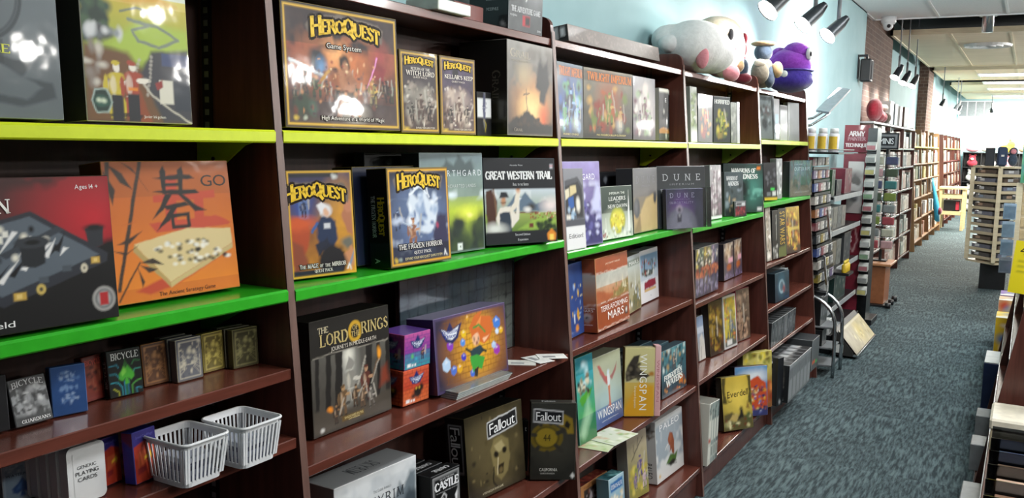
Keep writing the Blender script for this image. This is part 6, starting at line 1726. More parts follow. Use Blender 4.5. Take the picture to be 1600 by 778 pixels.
# tall spines on the wooden shelf
x, y, z, yaw, tilt, w, h, d = GEO['spine1']
spc = [('#6c6a4c', '#c8b44c', 'olive gold'), ('#4c5a4c', '#a8b08a', 'grey green'), ('#7c6c3c', '#d8c05c', 'mustard'), ('#5c5c4c', '#c0b05c', 'khaki'), ('#5a5470', '#a890a0', 'violet grey'), ('#2c2c40', '#6c6c90', 'navy')]
for i, (c0, c1, nm) in enumerate(spc):
    wd = w / 6
    game('sp%d' % i, 'game_box', '%s spined game box, %s of six tall spines in a row' % (nm, ['leftmost', 'second', 'third', 'fourth', 'fifth', 'rightmost'][i]), 'game box',
         [('v', '#3c3440', c0), ('n', .4, 5, i), ('s', i + 3, 18, [c1, c0, '#d8d0c0', '#2a2a2c'], .1, .62, .9, .96, .02, .07), ('s', i + 9, 10, ['#a85a3c', '#c87c4c', '#7c3c2c'], .1, .4, .9, .58, .03, .08), ('s', i + 5, 14, ['#5c5470', '#8a8498', '#3c3850'], .1, .05, .9, .36, .03, .08), ('l', '#15161a', .02, [0, 0, 0, 1])],
         geo=(x, y + i * wd * 1.0, z, yaw, tilt, wd - .002, h * (1 if i else .99), .17), side='#24242a', edge='#8a8478', top='#3c3e40', group='tall spines in the fourth bay')
for key, lab, c in (('ark1', 'wide tan and violet spined game box, right of the six tall spines', '#c8ac8c'), ('ark2', 'tan and violet spined game box with pink sticker, last on its wooden shelf', '#b89878')):
    game(key, 'game_box', lab, 'game box', [('v', '#4c4458', '#5a4c44'), ('n', .4, 5, 4), ('e', .4, .72, .28, .22, c, .5), ('s', 5, 20, ['#d8ccb8', '#6c4c34', '#8a7460'], .1, .5, .9, .98, .03, .1), ('e', .5, .32, .22, .1, '#b0602c', .3), ('s', 7, 14, ['#6c5c80', '#3c3450', '#8a7aa0'], .05, .02, .95, .2, .03, .08), ('r', '#e0a8b4', .45, .44, .9, .58)], side='#2c2830', edge='#8a7c70', group='wide spines in the fourth bay')
adj('skyb4', w=.085)
adj('gold4', y=4.248, w=.15)
adj('frame4', y=4.432)
game('skyb4', 'game_box', 'pale blue snowy game box beside the dark golden one, third wooden level', 'game box', [('v', '#a8a49c', '#7c94b8'), ('p', '#c8c4bc', [.1, 0, .3, .5, .6, .6, 1, .4, 1, 0], .05), ('l', '#5c5850', .02, [.5, .3, .3, 0]), ('n', .15, 5, 3), ('r', '#e0e4e8', 0, .62, 1, .76, .5)], side='#8a8a88', edge='#c4c4c0', left='#9a9894')
game('gold4', 'game_box', 'dark golden forest game box left of the white framed yellow one', 'game box', busy('#33261c', '#5c4c24', ['#8a7024', '#4c3c1c', '#a88a34', '#6c3c24'], 6, 30, 1), side='#2a2018', edge='#6c5c38')
game('frame4', 'game_box', 'yellow game box with a white frame, left of the red sided one', 'game box', busy('#4c5458', '#b8a02c', ['#c8b43c', '#8a8a5c', '#5c6c80', '#c8703c'], 8, 34, 1) + [('f', '#d4d4d0', .035), ('r', '#d8d8d4', .2, .06, .6, .16)], side='#c0c0bc', edge='#e0e0dc')
game('red4', 'game_box', 'brown picture game box with a red side, last on its wooden shelf', 'game box', busy('#4c3c34', '#7c6a58', ['#9a7c64', '#5c4438', '#b89a80', '#3c302a'], 9, 34, 1), side='#a82c44', edge='#c04a60', left='#a82c44')
# bottom deck of the fourth bay
adj('spb4', y=3.776)
x, y, z, yaw, tilt, w, h, d = GEO['spb4']
for i, (c, nm, lab) in enumerate([('#c8c8bc', 'D', 'cream spined game box overhanging the bottom shelf, nearest the camera'), ('#8a9490', 'A', 'grey green spined game box second in the overhanging group near the floor'), ('#7c8a84', 'B', 'grey green spined game box third in the overhanging group near the floor'), ('#5c6462', 'C', 'dark grey spined game box at the far end of the overhanging group near the floor')]):
    game('spd%d' % i, 'game_box', lab, 'game box', [('v', c, c), ('n', .15, 5, i), ('r', '#e0e0d4', .2, .1, .8, .3), ('r', '#dcdcd0', .2, .38, .8, .72), ('e', .5, .4, .1, .03, '#b04a34', .3) if i == 0 else ('r', '#5c6a64', .3, .12, .7, .28), ('s', i, 10, ['#8a9a94', '#4c5854'], .2, .75, .8, .95, .02, .05)],
         geo=(x, y + i * .0365, .1315, .0, .0, .0355, h * (1 - .01 * i), .2), side=c, edge='#d0d0c8', top='#6c6c64', group='spines overhanging the bottom shelf')
adj('everdell', d=.045)
adj('village', d=.045)
adj('yellowf', d=.045)
game('everdell', 'game_box', 'yellow woodland game box with black script title, near the floor', 'game box', [('v', '#5c5a30', '#b89a34'), ('e', .5, .6, .36, .34, '#e8cc5c', .8, .9), ('n', .15, 5, 4), ('p', '#4c4424', [0, .5, 0, 1, .14, 1, .1, .7, .16, .5], .03), ('p', '#4c4424', [1, .4, 1, 1, .88, 1, .92, .7, .86, .5], .03), ('p', '#5c5434', [0, 0, 0, .3, .3, .34, .5, .24, 1, .26, 1, 0], .04), ('p', '#2a2620', [.52, .2, .58, .38, .66, .36, .68, .2], .02), ('e', .61, .39, .03, .03, '#3c3428'), ('s', 4, 24, ['#8a8a5c', '#c8c08a', '#6c3c24', '#e0d8a8', '#4c5a34'], .05, .04, .95, .26, .02, .06), ('p', '#8a6a34', [.78, .38, .84, .52, .9, .38], .02), ('p', '#b8a060', [.2, .18, .3, .3, .5, .28, .46, .16], .03),
      ('l', '#26201a', .014, [.2, .62, .16, .58, .2, .52, .28, .54]), T('Everdell', .52, .68, .12, '#26201a', w=.72, slope=.06)], side='#3c3424', edge='#a89a5c', top='#7c7448', right='#2a2420')
game('village', 'game_box', 'game box with a blue sky and orange village, behind the yellow woodland box', 'game box', [('v', '#4c3c5c', '#6c9cc8'), ('e', .6, .8, .3, .12, '#dfe6ec', .6), ('p', '#c8502c', [.3, .3, .4, .7, .7, .8, .95, .66, 1, .2, .5, .1], .03), ('s', 5, 40, ['#3c4c8a', '#d8a03c', '#4c3464', '#c86a34', '#2c3460', '#e0c46c'], .1, .05, .9, .6, .02, .06), ('s', 15, 50, ['#e8dcc0', '#26284c', '#d86a34', '#5c6cb0', '#8a3a2c', '#e0b450'], .15, .1, .95, .62, .012, .035), ('r', '#3c4070', .2, 0, 1, .12), ('s', 6, 8, ['#dfe2ea', '#5c64a0'], .25, .02, .95, .1, .02, .03)], side='#2c2838', edge='#8a8098')
game('yellowf', 'game_box', 'tall yellow flowered game box at the back, under the lowest full shelf', 'game box', [('v', '#8a5a34', '#b4a84c'), ('e', .5, .8, .4, .2, '#d0c470', .7), ('s', 5, 30, ['#d8c43c', '#8a8a3c', '#6c5c2c', '#e4dc8c'], .1, .62, .9, .98, .03, .08), ('s', 6, 20, ['#c0502c', '#8a3c24', '#d88a4c'], .4, .1, 1, .5, .04, .1), ('n', .2, 5, 4)], side='#6c5c34', edge='#c8bc7c', left='#7c7448', top='#b0a85c')
adj('blackb4', x=-1.105, y=4.925, yaw=.3, w=.06, d=.035, tilt=.02, z=.1225)
game('blackb4', 'game_box', 'black game box end between the flowered box and the end of its bay', 'game box', [('v', '#17181b', '#202226'), ('e', .5, .08, .02, .03, '#c8ccce', .4)], side='#131417', edge='#33353a')

# --- fifth bay
for k in ('greyb5', 'thinb5', 'plate1', 'plate2'):
    adj(k, h=min(GEO[k][6], .243))
gb = game('greyb5', 'game_box', 'grey game box in a clear case, leftmost on the last lime shelf', 'game box', [('v', '#8a8e88', '#a4a8a4'), ('e', .55, .65, .25, .12, '#5c3a34', .5), ('s', 4, 20, ['#3c3e3a', '#6c706a', '#c8ccc8'], .1, .3, .9, .9, .03, .08), ('e', .4, .35, .12, .14, '#2c2e2c', .4), ('r', '#26282a', .1, .9, 1, 1)], side='#6c706e', edge='#c8ccca', d=.04)
x, y, z, yaw, tilt, w, h, d = GEO['greyb5']
cs = MB()
cs.box(-.004, -.006, 0, w + .02, -.005, h + .002, 'film')
cs.box(w + .008, -.006, 0, w + .02, .035, h + .002, 'bagfilm')
cs.build('clear_case', gb)
game('thinb5', 'game_box', 'slim pale blue grey box right of the grey clear-cased one', 'game box', [('v', '#7c8288', '#9aa0a6'), ('r', '#8fb4c8', .2, .4, .8, .62), ('n', .15, 5, 2), ('e', .6, .08, .2, .05, '#e8ecee', .5)], side='#6c7278', edge='#b4babe')
for key, lab in (('plate1', 'silver grey box with a dark top, left of two under the purple plush'), ('plate2', 'plain silver grey box, right of two under the purple plush')):
    game(key, 'game_box', lab, 'game box', [('v', '#6c7072', '#84888a'), ('n', .12, 4, 3)] + ([('r', '#26282b', 0, .86, 1, 1)] if key == 'plate1' else [('l', '#c8ccce', .01, [.1, .1, .1, .95])]), side='#7c8082', edge='#c0c4c6', mat='card', group='silver boxes under the purple plush')
bb = game('blackb5', 'game_box', 'black game box with a yellow foot and green sticker, on the last green shelf', 'game box', [('v', '#15161a', '#1c1e22'), ('r', '#d8b82c', 0, 0, 1, .07), ('r', '#3cc04c', .5, .26, .8, .33), ('r', '#c8ccc8', .62, .12, .9, .24), ('r', '#6c7074', .2, .12, .5, .22), ('s', 4, 12, ['#3c3e44', '#5c5e64'], .15, .4, .9, .9, .03, .08)], side='#101114', edge='#3c3e42')
x, y, z, yaw, tilt, w, h, d = GEO['blackb5']
game('clearb5', 'game_box', 'narrow silver game box in clear wrap between the black one and the space smuggler box', 'game box', [('v', '#7c8080', '#9a9e9e'), ('s', 5, 16, ['#c8cccc', '#5c6060', '#e4e8e8'], .1, .1, .9, .9, .03, .08)], geo=(-1.285, y + .235, z, .1, .05, .10, h * 1.1, .04), side='#8a8e8e', edge='#c8cccc')
rm = game('rim', 'game_box', 'dark grey space smuggler game box at the end of the last green shelf', 'game box', [('v', '#33393d', '#3c4448'), ('e', .35, .5, .3, .25, '#7c888c', .8, .7), ('p', '#1d2022', [.5, .2, .55, .6, .65, .72, .8, .6, .85, .2], .03), ('p', '#2a2e30', [.15, .2, .2, .5, .35, .5, .4, .2], .03), ('n', .25, 5, 4), T('STAR WARS', .4, .92, .04, '#c8ccd0', w=.4), T('OUTER RIM', .56, .79, .1, '#dfe4e8', w=.72, track=.2), T('UNFINISHED BUSINESS', .55, .12, .045, '#b8bec4', w=.7, track=.2)], geo=(-1.282, 5.735, 1.2292, .1, .04, .42, .222, .045), side='#26292c', edge='#6c7478')
cs = MB()
cs.box(-.004, -.006, 0, .432, -.005, .23, 'film')
cs.box(.424, -.006, 0, .432, .03, .23, 'smoke')
cs.build('clear_case', rm)
for key, lab, art, side in (('sw1', 'pale figure spined game box, leftmost on the last upper wooden shelf', busy('#8a8478', '#c8c0b4', ['#a89c8c', '#e0dcd4', '#6c6458'], 3, 20, 1), '#9a948a'),
                            ('sw2', 'black spined game box with white specks, second on the last upper wooden shelf', [('v', '#17181a', '#1d1e21'), ('s', 4, 14, ['#c8c8c4', '#5c5c58'], .1, .02, .9, .3, .03, .07), ('l', '#c8ccc8', .015, [.7, .4, .7, .9])], '#121315'),
                            ('sw3', 'black spined game box with gold vertical title, third on the last upper wooden shelf', [('v', '#17181a', '#1d1e21'), ('p', '#5c6434', [0, 0, 0, .2, 1, .24, 1, 0], .02), T('STAR WARS', .5, .6, .62, '#c8a83c', rot=-1.57, w=.68)], '#121315'),
                            ('sw4', 'yellow and dark red battle game box, last on the upper wooden shelf', busy('#3c2c28', '#b8983c', ['#d8b84c', '#8a4a2c', '#4c3c3c', '#c8823c'], 6, 30, 1) + [('r', '#c8b05c', .2, .5, .9, .56)], '#2c2624')):
    game(key, 'game_box', lab, 'game box', art, side=side, edge='#7c7c78', group='games on the last upper wooden shelf')
game('coolb5', 'game_box', 'dark blue game box with a round emblem, on the middle shelf of the last bay', 'game box', [('v', '#1d2a33', '#2c4450'), ('e', .45, .5, .3, .3, '#3c6c80', .8, .8), ('o', .45, .5, .24, .2, .05, '#8aa4ac'), ('o', .45, .5, .14, .12, .03, '#5c6c74'), ('e', .6, .4, .12, .12, '#8a3c34', .6), ('n', .3, 6, 4), ('r', '#26405c', .6, .04, .95, .12)], side='#1a2228', edge='#4c6068', top='#24343c')
x, y, z, yaw, tilt, w, h, d = GEO['coolb5']
for i, (dy, lab, c) in enumerate([(.272, 'silver edged clear case right of the round emblem box', '#8a9092'), (.315, 'second silver edged clear case right of the round emblem box', '#7c8486'), (.36, 'dark brown box in the far corner beside the silver cases', '#3c2c24')]):
    game('case%d' % i, 'game_box', lab, 'game box', [('v', c, c), ('n', .2, 6, i)], geo=(-1.235 - (.05 if i == 2 else 0), y + dy, .6368, 0, 0, .035 if i < 2 else .12, h, .14), side=c, edge='#b8bec0', group='cases beside the round emblem box')
x, y, z, yaw, tilt, w, h, d = GEO['row5']
for i in range(8):
    wd = w / 8
    c = ['#2a2c2e', '#3c3e40', '#4c4e50', '#2c2e30', '#5c5e60', '#33353a', '#44464a', '#26282a'][i]
    game('thin%d' % i, 'game_box', '%s slim boxed game, %s of eight standing in a row above the floor cases' % (['black', 'charcoal', 'mid grey', 'black edged', 'light grey', 'ink grey', 'slate', 'jet black'][i], ['first', 'second', 'third', 'fourth', 'fifth', 'sixth', 'seventh', 'last'][i]), 'game box',
         [('v', c, c), ('n', .3, 6, i), ('r', '#7c8082', .3, .3, .7, .7, .6), ('s', i, 8, ['#9a9ea0', '#5c6062'], .1, .1, .9, .9, .02, .05)], geo=(-1.186, y + i * wd, .4128, 0, 0, wd - .004, h, .15), side=c, edge='#8a8e90', top='#202224', group='slim boxes in the last bay')
adj('cases', y=4.995)
x, y, z, yaw, tilt, w, h, d = GEO['cases']
for i in range(6):
    wd = w / 6
    o = game('cas%d' % i, 'figure_case', 'clear figure case near the floor, %s of six in the overhanging row' % ['nearest the camera', 'second', 'third', 'fourth', 'fifth', 'farthest'][i], 'figure case',
             [('v', '#5c6062', '#6c7072'), ('n', .2, 6, i), ('r', '#a8acae', .1, .06, .9, .6, .5), ('r', '#8a8e90', .0, .9, 1, 1)], geo=(-1.06, y + i * wd, .1306, 0, 0, wd - .006, h, .2), side='#3c3e40', edge='#a0a4a6', top=[('v', '#26282a', '#3c3e40'), ('r', '#c8ccce', .1, .3, .8, .55, .6)], mat='wrap',
             left=[('v', '#202224', '#2a2c2e'), ('fig', .5, .1, .8, '#b4b6b4', '#d0d2d0'), ('r', '#3cc04c', .1, .04, .3, .1), ('r', '#8a8e90', .6, .04, .85, .08)] if i == 0 else None, group='figure cases near the floor')
o = game('endcase', 'figure_case', 'clear figure case with an orange and green sticker, against the last upright', 'figure case', [('v', '#4c5052', '#5c6062'), ('n', .2, 6, 2), ('r', '#d8602c', .1, .2, .5, .3), ('r', '#3cb04c', .5, .17, .8, .25)], geo=(-1.10, 5.80, .1306, 0, 0, .22, .2, .16), side='#3c4042', edge='#a8acae', left='#44484a')

# ------------------------------------------------------------------ plush toys on the top boards
PL = {k: plush('plush_' + k, *c) for k, c in dict(white=('#ececea', '#f6f6f4'), beige=('#c8bca4', '#d8ccb4'), pink=('#d88a94', '#e49aa2'), maroon=('#6c2430', '#7c303c'), blue=('#3c4858', '#4a586a'), grey=('#6c665c', '#7c766a'), tan=('#a08460', '#b09470'),
                                                      purple=('#8a3ab0', '#9c4ac4'), indigo=('#3c2c88', '#4a389c'), black=('#17171a', '#222226'), yellow=('#d8b42c', '#e4c440'), red=('#a82c3c', '#b83c4a'), cream=('#d8d0bc', '#e4dccc'), brown=('#5c4030', '#6c4c38')).items()}


def toy(name, label, loc, body, parts, cat='plush toy', group=None):
    """plush: one continuous body of merged lumps plus sewn-on parts"""
    root = empty(name, loc, label, cat, group)
    b = MB()
    for c, r, m in body:
        b.blob(c, r, PL[m], 16)
    mats = list(dict.fromkeys(m for _, _, m in body))
    if len(mats) == 1 and len(body) > 1:
        o = b.build('body', root, True)
        rm = o.modifiers.new('fuse', 'REMESH')
        rm.mode = 'VOXEL'
        rm.voxel_size = max(.006, min(r[0] for _, r, _ in body) / 8)
        rm.use_smooth_shade = True
        sm = o.modifiers.new('soften', 'SMOOTH')
        sm.factor = .6
        sm.iterations = 8
    else:
        b.build('body', root, True)
    for nm, c, r, m in parts:
        q = MB()
        q.blob(c, r, PL[m], 14)
        q.build(nm, root, True)
    return root


TZ = TOPZ + .001
toy('plush_toy', 'large round white plush with a stubby arm, on the fourth top board', (-1.34, 3.97, TZ),
    [((0, 0, .118), (.155, .165, .118), 'white'), ((-.10, -.05, .145), (.085, .09, .07), 'white'), ((.05, .06, .09), (.12, .10, .09), 'white')],
    [('arm', (-.07, -.135, .12), (.05, .04, .04), 'white'), ('felt_patch', (.075, -.115, .06), (.030, .018, .05), 'pink')])
toy('plush_toy', 'white plush animal with a beige back and pink ball nose, behind the round white plush', (-1.34, 4.36, TZ),
    [((0, .0, .15), (.115, .16, .14), 'white'), ((.03, -.05, .09), (.10, .12, .09), 'white')],
    [('back_patch', (-.015, -.01, .215), (.118, .16, .085), 'beige'), ('nose', (.095, -.13, .02), (.04, .04, .04), 'pink'), ('eye', (.075, -.10, .20), (.014, .018, .03), 'black'), ('cheek', (.08, -.10, .14), (.03, .025, .022), 'pink'), ('paw', (.10, -.06, .06), (.035, .035, .035), 'tan')])
toy('plush_toy', 'maroon plush doll sitting beside the white and beige plush animal', (-1.365, 4.75, TZ),
    [((0, 0, .075), (.055, .055, .075), 'maroon'), ((0, -.01, .18), (.05, .05, .05), 'maroon'), ((.04, -.04, .03), (.05, .035, .03), 'maroon')], [('belly', (.03, -.04, .085), (.04, .03, .05), 'blue'), ('collar', (.0, -.03, .135), (.05, .035, .012), 'red'), ('ear', (.03, -.01, .235), (.018, .02, .03), 'red')])
toy('plush_toy', 'grey plush doll with a tan cap and pale apron, left of the purple plush', (-1.315, 5.06, TZ),
    [((0, 0, .085), (.065, .06, .085), 'grey'), ((0, -.005, .195), (.05, .05, .05), 'blue'), ((.045, -.02, .06), (.03, .03, .06), 'blue')],
    [('cap', (0, -.01, .24), (.07, .065, .016), 'tan'), ('apron', (.0, -.05, .08), (.05, .02, .06), 'grey'), ('badge', (.0, -.062, .135), (.035, .008, .02), 'cream'), ('arm', (.08, .0, .10), (.03, .04, .045), 'tan')])
toy('plush_toy', 'large purple and indigo plush with one white eye, at the end of the top boards', (-1.265, 5.5, TZ),
    [((0, .0, .078), (.138, .15, .078), 'indigo'), ((.0, -.03, .07), (.13, .13, .07), 'indigo'), ((.02, -.02, .10), (.11, .12, .06), 'indigo')],
    [('hood', (-.005, .0, .172), (.130, .144, .088), 'purple'), ('ear', (-.065, -.01, .215), (.050, .08, .05), 'purple'), ('crest', (.035, .0, .235), (.085, .10, .06), 'purple'), ('eye', (.112, -.05, .22), (.018, .03, .038), 'white'), ('pupil', (.126, -.068, .217), (.006, .010, .014), 'black'), ('button', (.0, -.150, .10), (.02, .012, .02), 'white'), ('seam_band', (.0, .0, .128), (.137, .150, .012), 'indigo')])

# ------------------------------------------------------------------ paint and hobby corner beyond the run
# wire rack of paint sets, front along the aisle
ry0, ry1 = 6.27, 6.86
root = empty('paint_rack', (-1.32, (ry0 + ry1) / 2, 0), 'black tiered paint rack right beyond the cherry shelf run, topped with spray cans', 'rack')
mb = MB()
for yy in (ry0, ry1 - .02):
    mb.box(-1.525, yy, 0, -1.50, yy + .02, 1.499, 'blackmetal')
part(mb, 'side_frame', root)
mb = MB()
mb.box(-1.525, ry0 + .021, .05, -1.51, ry1 - .021, 1.49, 'black')
part(mb, 'back_panel', root)
TR = []
for i in range(10):
    z = .60 + .088 * i
    xf = -1.165 - .09 * (z - .4) / .9
    TR.append((xf, z))
    mb = MB()
    mb.prism([(-1.508, z + .02), (xf, z), (xf + .006, z), (xf + .006, z + .018), (xf + .002, z + .018), (xf, z + .006), (-1.508, z + .026)], 'y', ry0 + .021, ry1 - .021, 'blackmetal')
    part(mb, 'tray', root)
mb = MB()
mb.box(-1.525, ry0, 1.500, -1.10, ry1, 1.512, 'blackmetal', .002)
mb.tube([(-1.10, ry0, 1.53), (-1.10, ry1, 1.53)], .004, 'chrome')
mb.tube([(-1.45, ry0, 1.53), (-1.10, ry0, 1.53)], .004, 'chrome')
part(mb, 'top_shelf', root)
PC = [('#8a7a34', 'mustard'), ('#3c4c80', 'blue'), ('#6c6e72', 'grey'), ('#7c3c44', 'wine'), ('#44504c', 'dark green'), ('#a8a49c', 'pale'), ('#5a4a70', 'violet'), ('#2c3034', 'charcoal'), ('#94603c', 'copper')]
ORD = ['top', 'second', 'third', 'fourth', 'fifth', 'sixth', 'seventh', 'eighth', 'ninth', 'tenth', 'eleventh']
rs = random.Random(4)
for i, (xf, z) in enumerate(TR):
    for k in range(4):
        c, nm = PC[(i * 5 + k * 2 + (i // 3)) % len(PC)]
        yy = ry0 + .03 + k * .135
        S = box_sheet(.125, .058, .24, [('v', c, c), ('n', .3, 6, i + k), ('r', '#e0e2e0', .55, .2, .95, .8), ('r', '#26282a', .6, .4, .9, .55)], left=[('v', c, c), ('n', .4, 6, i), ('s', i + k, 8, ['#c8c8c4', '#26282a', c], 0, .1, 1, .9, .1, .3)], cell=.012, side=c, edge='#8a8c8c', top=c)
        o = S.build('paint_set', 'card', stand(xf + .004 * (k % 2), yy, z + .0256, 0, 0))
        tag(o, '%s paint set, %s along the %s tray down the black paint rack' % (nm, ['nearest', 'second', 'third', 'farthest'][k], ORD[9 - i]), 'paint set', 'paint sets in the black tiered rack')
# cans on top of the rack
for k in range(4):
    root = empty('spray_can', (-1.365 + .071 * k, ry0 + .06 + .012 * k, 1.513), 'white and yellow spray can on the paint rack top, %s of four' % ['nearest the wall', 'second from the wall', 'third from the wall', 'nearest the aisle'][k], 'spray can', 'spray cans on the paint rack')
    b = MB()
    b.lathe(0, 0, [(.032, 0), (.034, .004), (.034, .115), (.03, .124)], plain('#d8dadc'))
    b.build('can_body', root, True)
    b = MB()
    arc = [math.radians(-150 + 12 * q) for q in range(10)]
    b.add([(.0346 * math.cos(t), .0346 * math.sin(t), zz) for zz in (.015, .105) for t in arc], [(q, q + 1, q + 11, q + 10) for q in range(9)], plain('#d0b034'))
    b.build('label_band', root, True)
    b = MB()
    b.lathe(0, 0, [(.028, .1245), (.028, .155), (.024, .160)], plain('#e4e6e6'))
    b.build('cap', root, True)
for i, (yy, z, lab) in enumerate([(6.30, .93, 'white price card standing out from the upper half of the paint rack'), (6.28, .62, 'cream price card standing out from the lower half of the paint rack')]):
    b = MB()
    b.box(-.002, -.03, 0, .002, .03, .20, 'offwhite')
    o = b.build('price_card', None, loc=(-1.13, yy + .03, z))
    o.rotation_euler = (0, -.14, .4)
    tag(o, lab, 'price card')

# lamp on a tubular arm above the rack
root = empty('reading_lamp', (NEARX, 6.5, 1.72), 'silver flat lamp head on a bent tubular arm over the paint rack', 'lamp')
for dz, nm in ((0, 'arm'), (-.05, 'arm')):
    q = MB()
    q.tube([(NEARX, 6.35 + dz, 1.735 + dz), (-1.47, 6.37 + dz, 1.73 + dz), (-1.40, 6.42 + dz, 1.725 + dz), (-1.33, 6.52 + dz, 1.745 + dz), (-1.27, 6.68 + dz, 1.81 + dz), (-1.255, 6.74 + dz, 1.84 + dz)], .010, 'chrome', 10)
    part(q, nm, root, smooth=True)
q = MB()
q.add([(-1.33, 6.62, 1.79), (-1.24, 6.60, 1.775), (-1.17, 6.98, 1.955), (-1.26, 7.0, 1.97), (-1.33, 6.62, 1.805), (-1.24, 6.60, 1.79), (-1.17, 6.98, 1.97), (-1.26, 7.0, 1.985)], [(0, 1, 2, 3), (4, 5, 6, 7), (0, 1, 5, 4), (1, 2, 6, 5), (2, 3, 7, 6), (3, 0, 4, 7)], plain('#6c7074', .4, .2))
part(q, 'lamp_head', root)
l = lamp('reading_lamp_light', 'AREA', (-.245, .30, .16), 75, (1.0, .98, .95), None, shape='RECTANGLE', size=.10, size_y=.34)
l.rotation_euler = Vector((-1, .25, .35)).to_track_quat('-Z', 'Y').to_euler()
l.location = (-1.285 - NEARX, 6.84 - 6.5, 1.90 - 1.72)
l.parent = root

# black hobby display with silver shelf lips
dy0, dy1 = 6.98, 8.25
root = empty('display_unit', (-1.3, (dy0 + dy1) / 2, 0), 'black hobby display unit with silver shelf lips, between paint rack and pedestal', 'display unit')
mb = MB()
mb.box(-1.525, dy0, 0, -1.50, dy1, 1.35, 'black', .002)
part(mb, 'back_panel', root)
mb = MB()
mb.box(-1.499, dy0, 0, -1.20, dy1, .14, 'black', .003)
part(mb, 'base', root)
SHZ = [.32, .62, .92, 1.18]
for z in SHZ:
    mb = MB()
    mb.box(-1.499, dy0, z - .02, -1.24, dy1, z, 'blackmetal')
    sp = part(mb, 'shelf', root)
    lp = MB()
    lp.box(-1.239, dy0, z - .035, -1.232, dy1, z + .004, plain('#a4a8aa', .35, .3), .001)
    part(lp, 'price_rail', sp)
items = [(.92, 7.05, .5, .17, '#a8a8a0', 'row of pale grey hobby packs'), ]
HB = [(.921, 7.02, .16, .17, '#9a9c98', 'pale grey hobby pack on the third display shelf, nearest the camera'), (.921, 7.20, .16, .17, '#a8a49a', 'warm grey hobby pack on the third display shelf, second along'), (.921, 7.38, .16, .17, '#8c908e', 'mid grey hobby pack on the third display shelf, third along'), (.921, 7.56, .16, .165, '#b0aca2', 'cream grey hobby pack on the third display shelf, fourth along'),
      (.621, 7.0, .19, .2, '#8a8c84', 'grey boxed kit on the second display shelf, nearest the camera'), (.621, 7.21, .19, .2, '#a49c88', 'tan boxed kit on the second display shelf, second along'), (.621, 7.42, .19, .2, '#94968e', 'stone boxed kit on the second display shelf, third along'), (.621, 7.75, .3, .23, '#50565a', 'slate picture kit at the far end of the second display shelf'),
      (.321, 7.42, .5, .24, '#2c4c48', 'big dark teal boxed kit on the lowest display shelf'), (.321, 7.02, .16, .12, '#c8c8c2', 'white carton on the lowest display shelf'), (1.181, 7.05, .12, .2, '#3c5c3c', 'green boxed kit on the top display shelf'), (1.181, 7.25, .2, .12, '#26282c', 'black boxed kit on the top display shelf'), (1.181, 7.6, .3, .2, '#8a3040', 'wine red boxed kit on the top display shelf')]
for z, yy, w, h, c, lab in HB:
    c = '#%02x%02x%02x' % tuple(int(int(c[q:q + 2], 16) * .72) for q in (1, 3, 5))
    S = box_sheet(w, h, .12, [('v', c, c), ('n', .35, 6, int(yy * 100)), ('s', int(yy * 50), 18, [c, '#8c8c86', '#26282a'], .1, .1, .9, .9, .04, .1), ('f', '#8c8c88', .02)], cell=.012, side=c, edge='#7c7c78')
    o = S.build('hobby_kit', 'card', stand(-1.27, yy, z, 0, 0))
    tag(o, lab, 'boxed kit', 'boxed kits in the black display unit')
for k in range(4):
    root2 = empty('paint_bottle', (-1.14, 7.02 + k * .05, .6198), 'yellow paint bottle on the little side ledge, %s of four' % ['nearest', 'second', 'third', 'farthest'][k], 'bottle', 'yellow paint bottles')
    b = MB()
    b.lathe(0, 0, [(.017, 0), (.018, .004), (.018, .055), (.008, .066)], plain('#c8a828'))
    b.build('bottle_body', root2, True)
    b = MB()
    b.lathe(0, 0, [(.0075, .0665), (.007, .08), (.003, .092)], plain('#e0c850'))
    b.build('nozzle', root2, True)
b = MB()
b.box(-1.225, 6.99, .60, -1.10, 7.20, .6195, 'black')
b.box(-1.2315, 6.99, .56, -1.225, 7.20, .66, 'black')
o = b.build('side_ledge')
tag(o, 'little black ledge holding the four yellow paint bottles', 'ledge')
# white carton jutting out, small white two-hole carton
for (loc, dim, lab, c) in (((-1.02, 6.95, .46), (.09, .14, .12), 'white carton jutting into the aisle below the yellow bottles', '#c4c6c4'), ((-1.05, 7.02, .2), (.07, .09, .11), 'small white carton with two dark holes beside the gold sloped board', '#c8cac8')):
    pass
b = MB()
b.box(-.06, -.08, 0, .06, .08, .13, plain('#bcbebc'), .002)
b.box(.0605, -.004, 0, .0612, .004, .13, plain('#5c5e5e'))
o = b.build('carton', None, loc=(-1.33, 7.10, .4425))
tag(o, 'white carton with a dark strap on the stacked white one in the display unit', 'carton')
b = MB()
b.box(-.035, -.05, 0, .035, .05, .12, plain('#c4c6c4'), .002)
for zz in (.03, .085):
    q = [(.0355, .018 * math.cos(t), zz + .018 * math.sin(t)) for t in np.arange(10) * .628]
    b.add(q, [tuple(range(10))], 'black')
o = b.build('carton', None, loc=(-1.25, 7.04, .1405))
tag(o, 'small white carton with two dark round holes on the display unit base', 'carton')
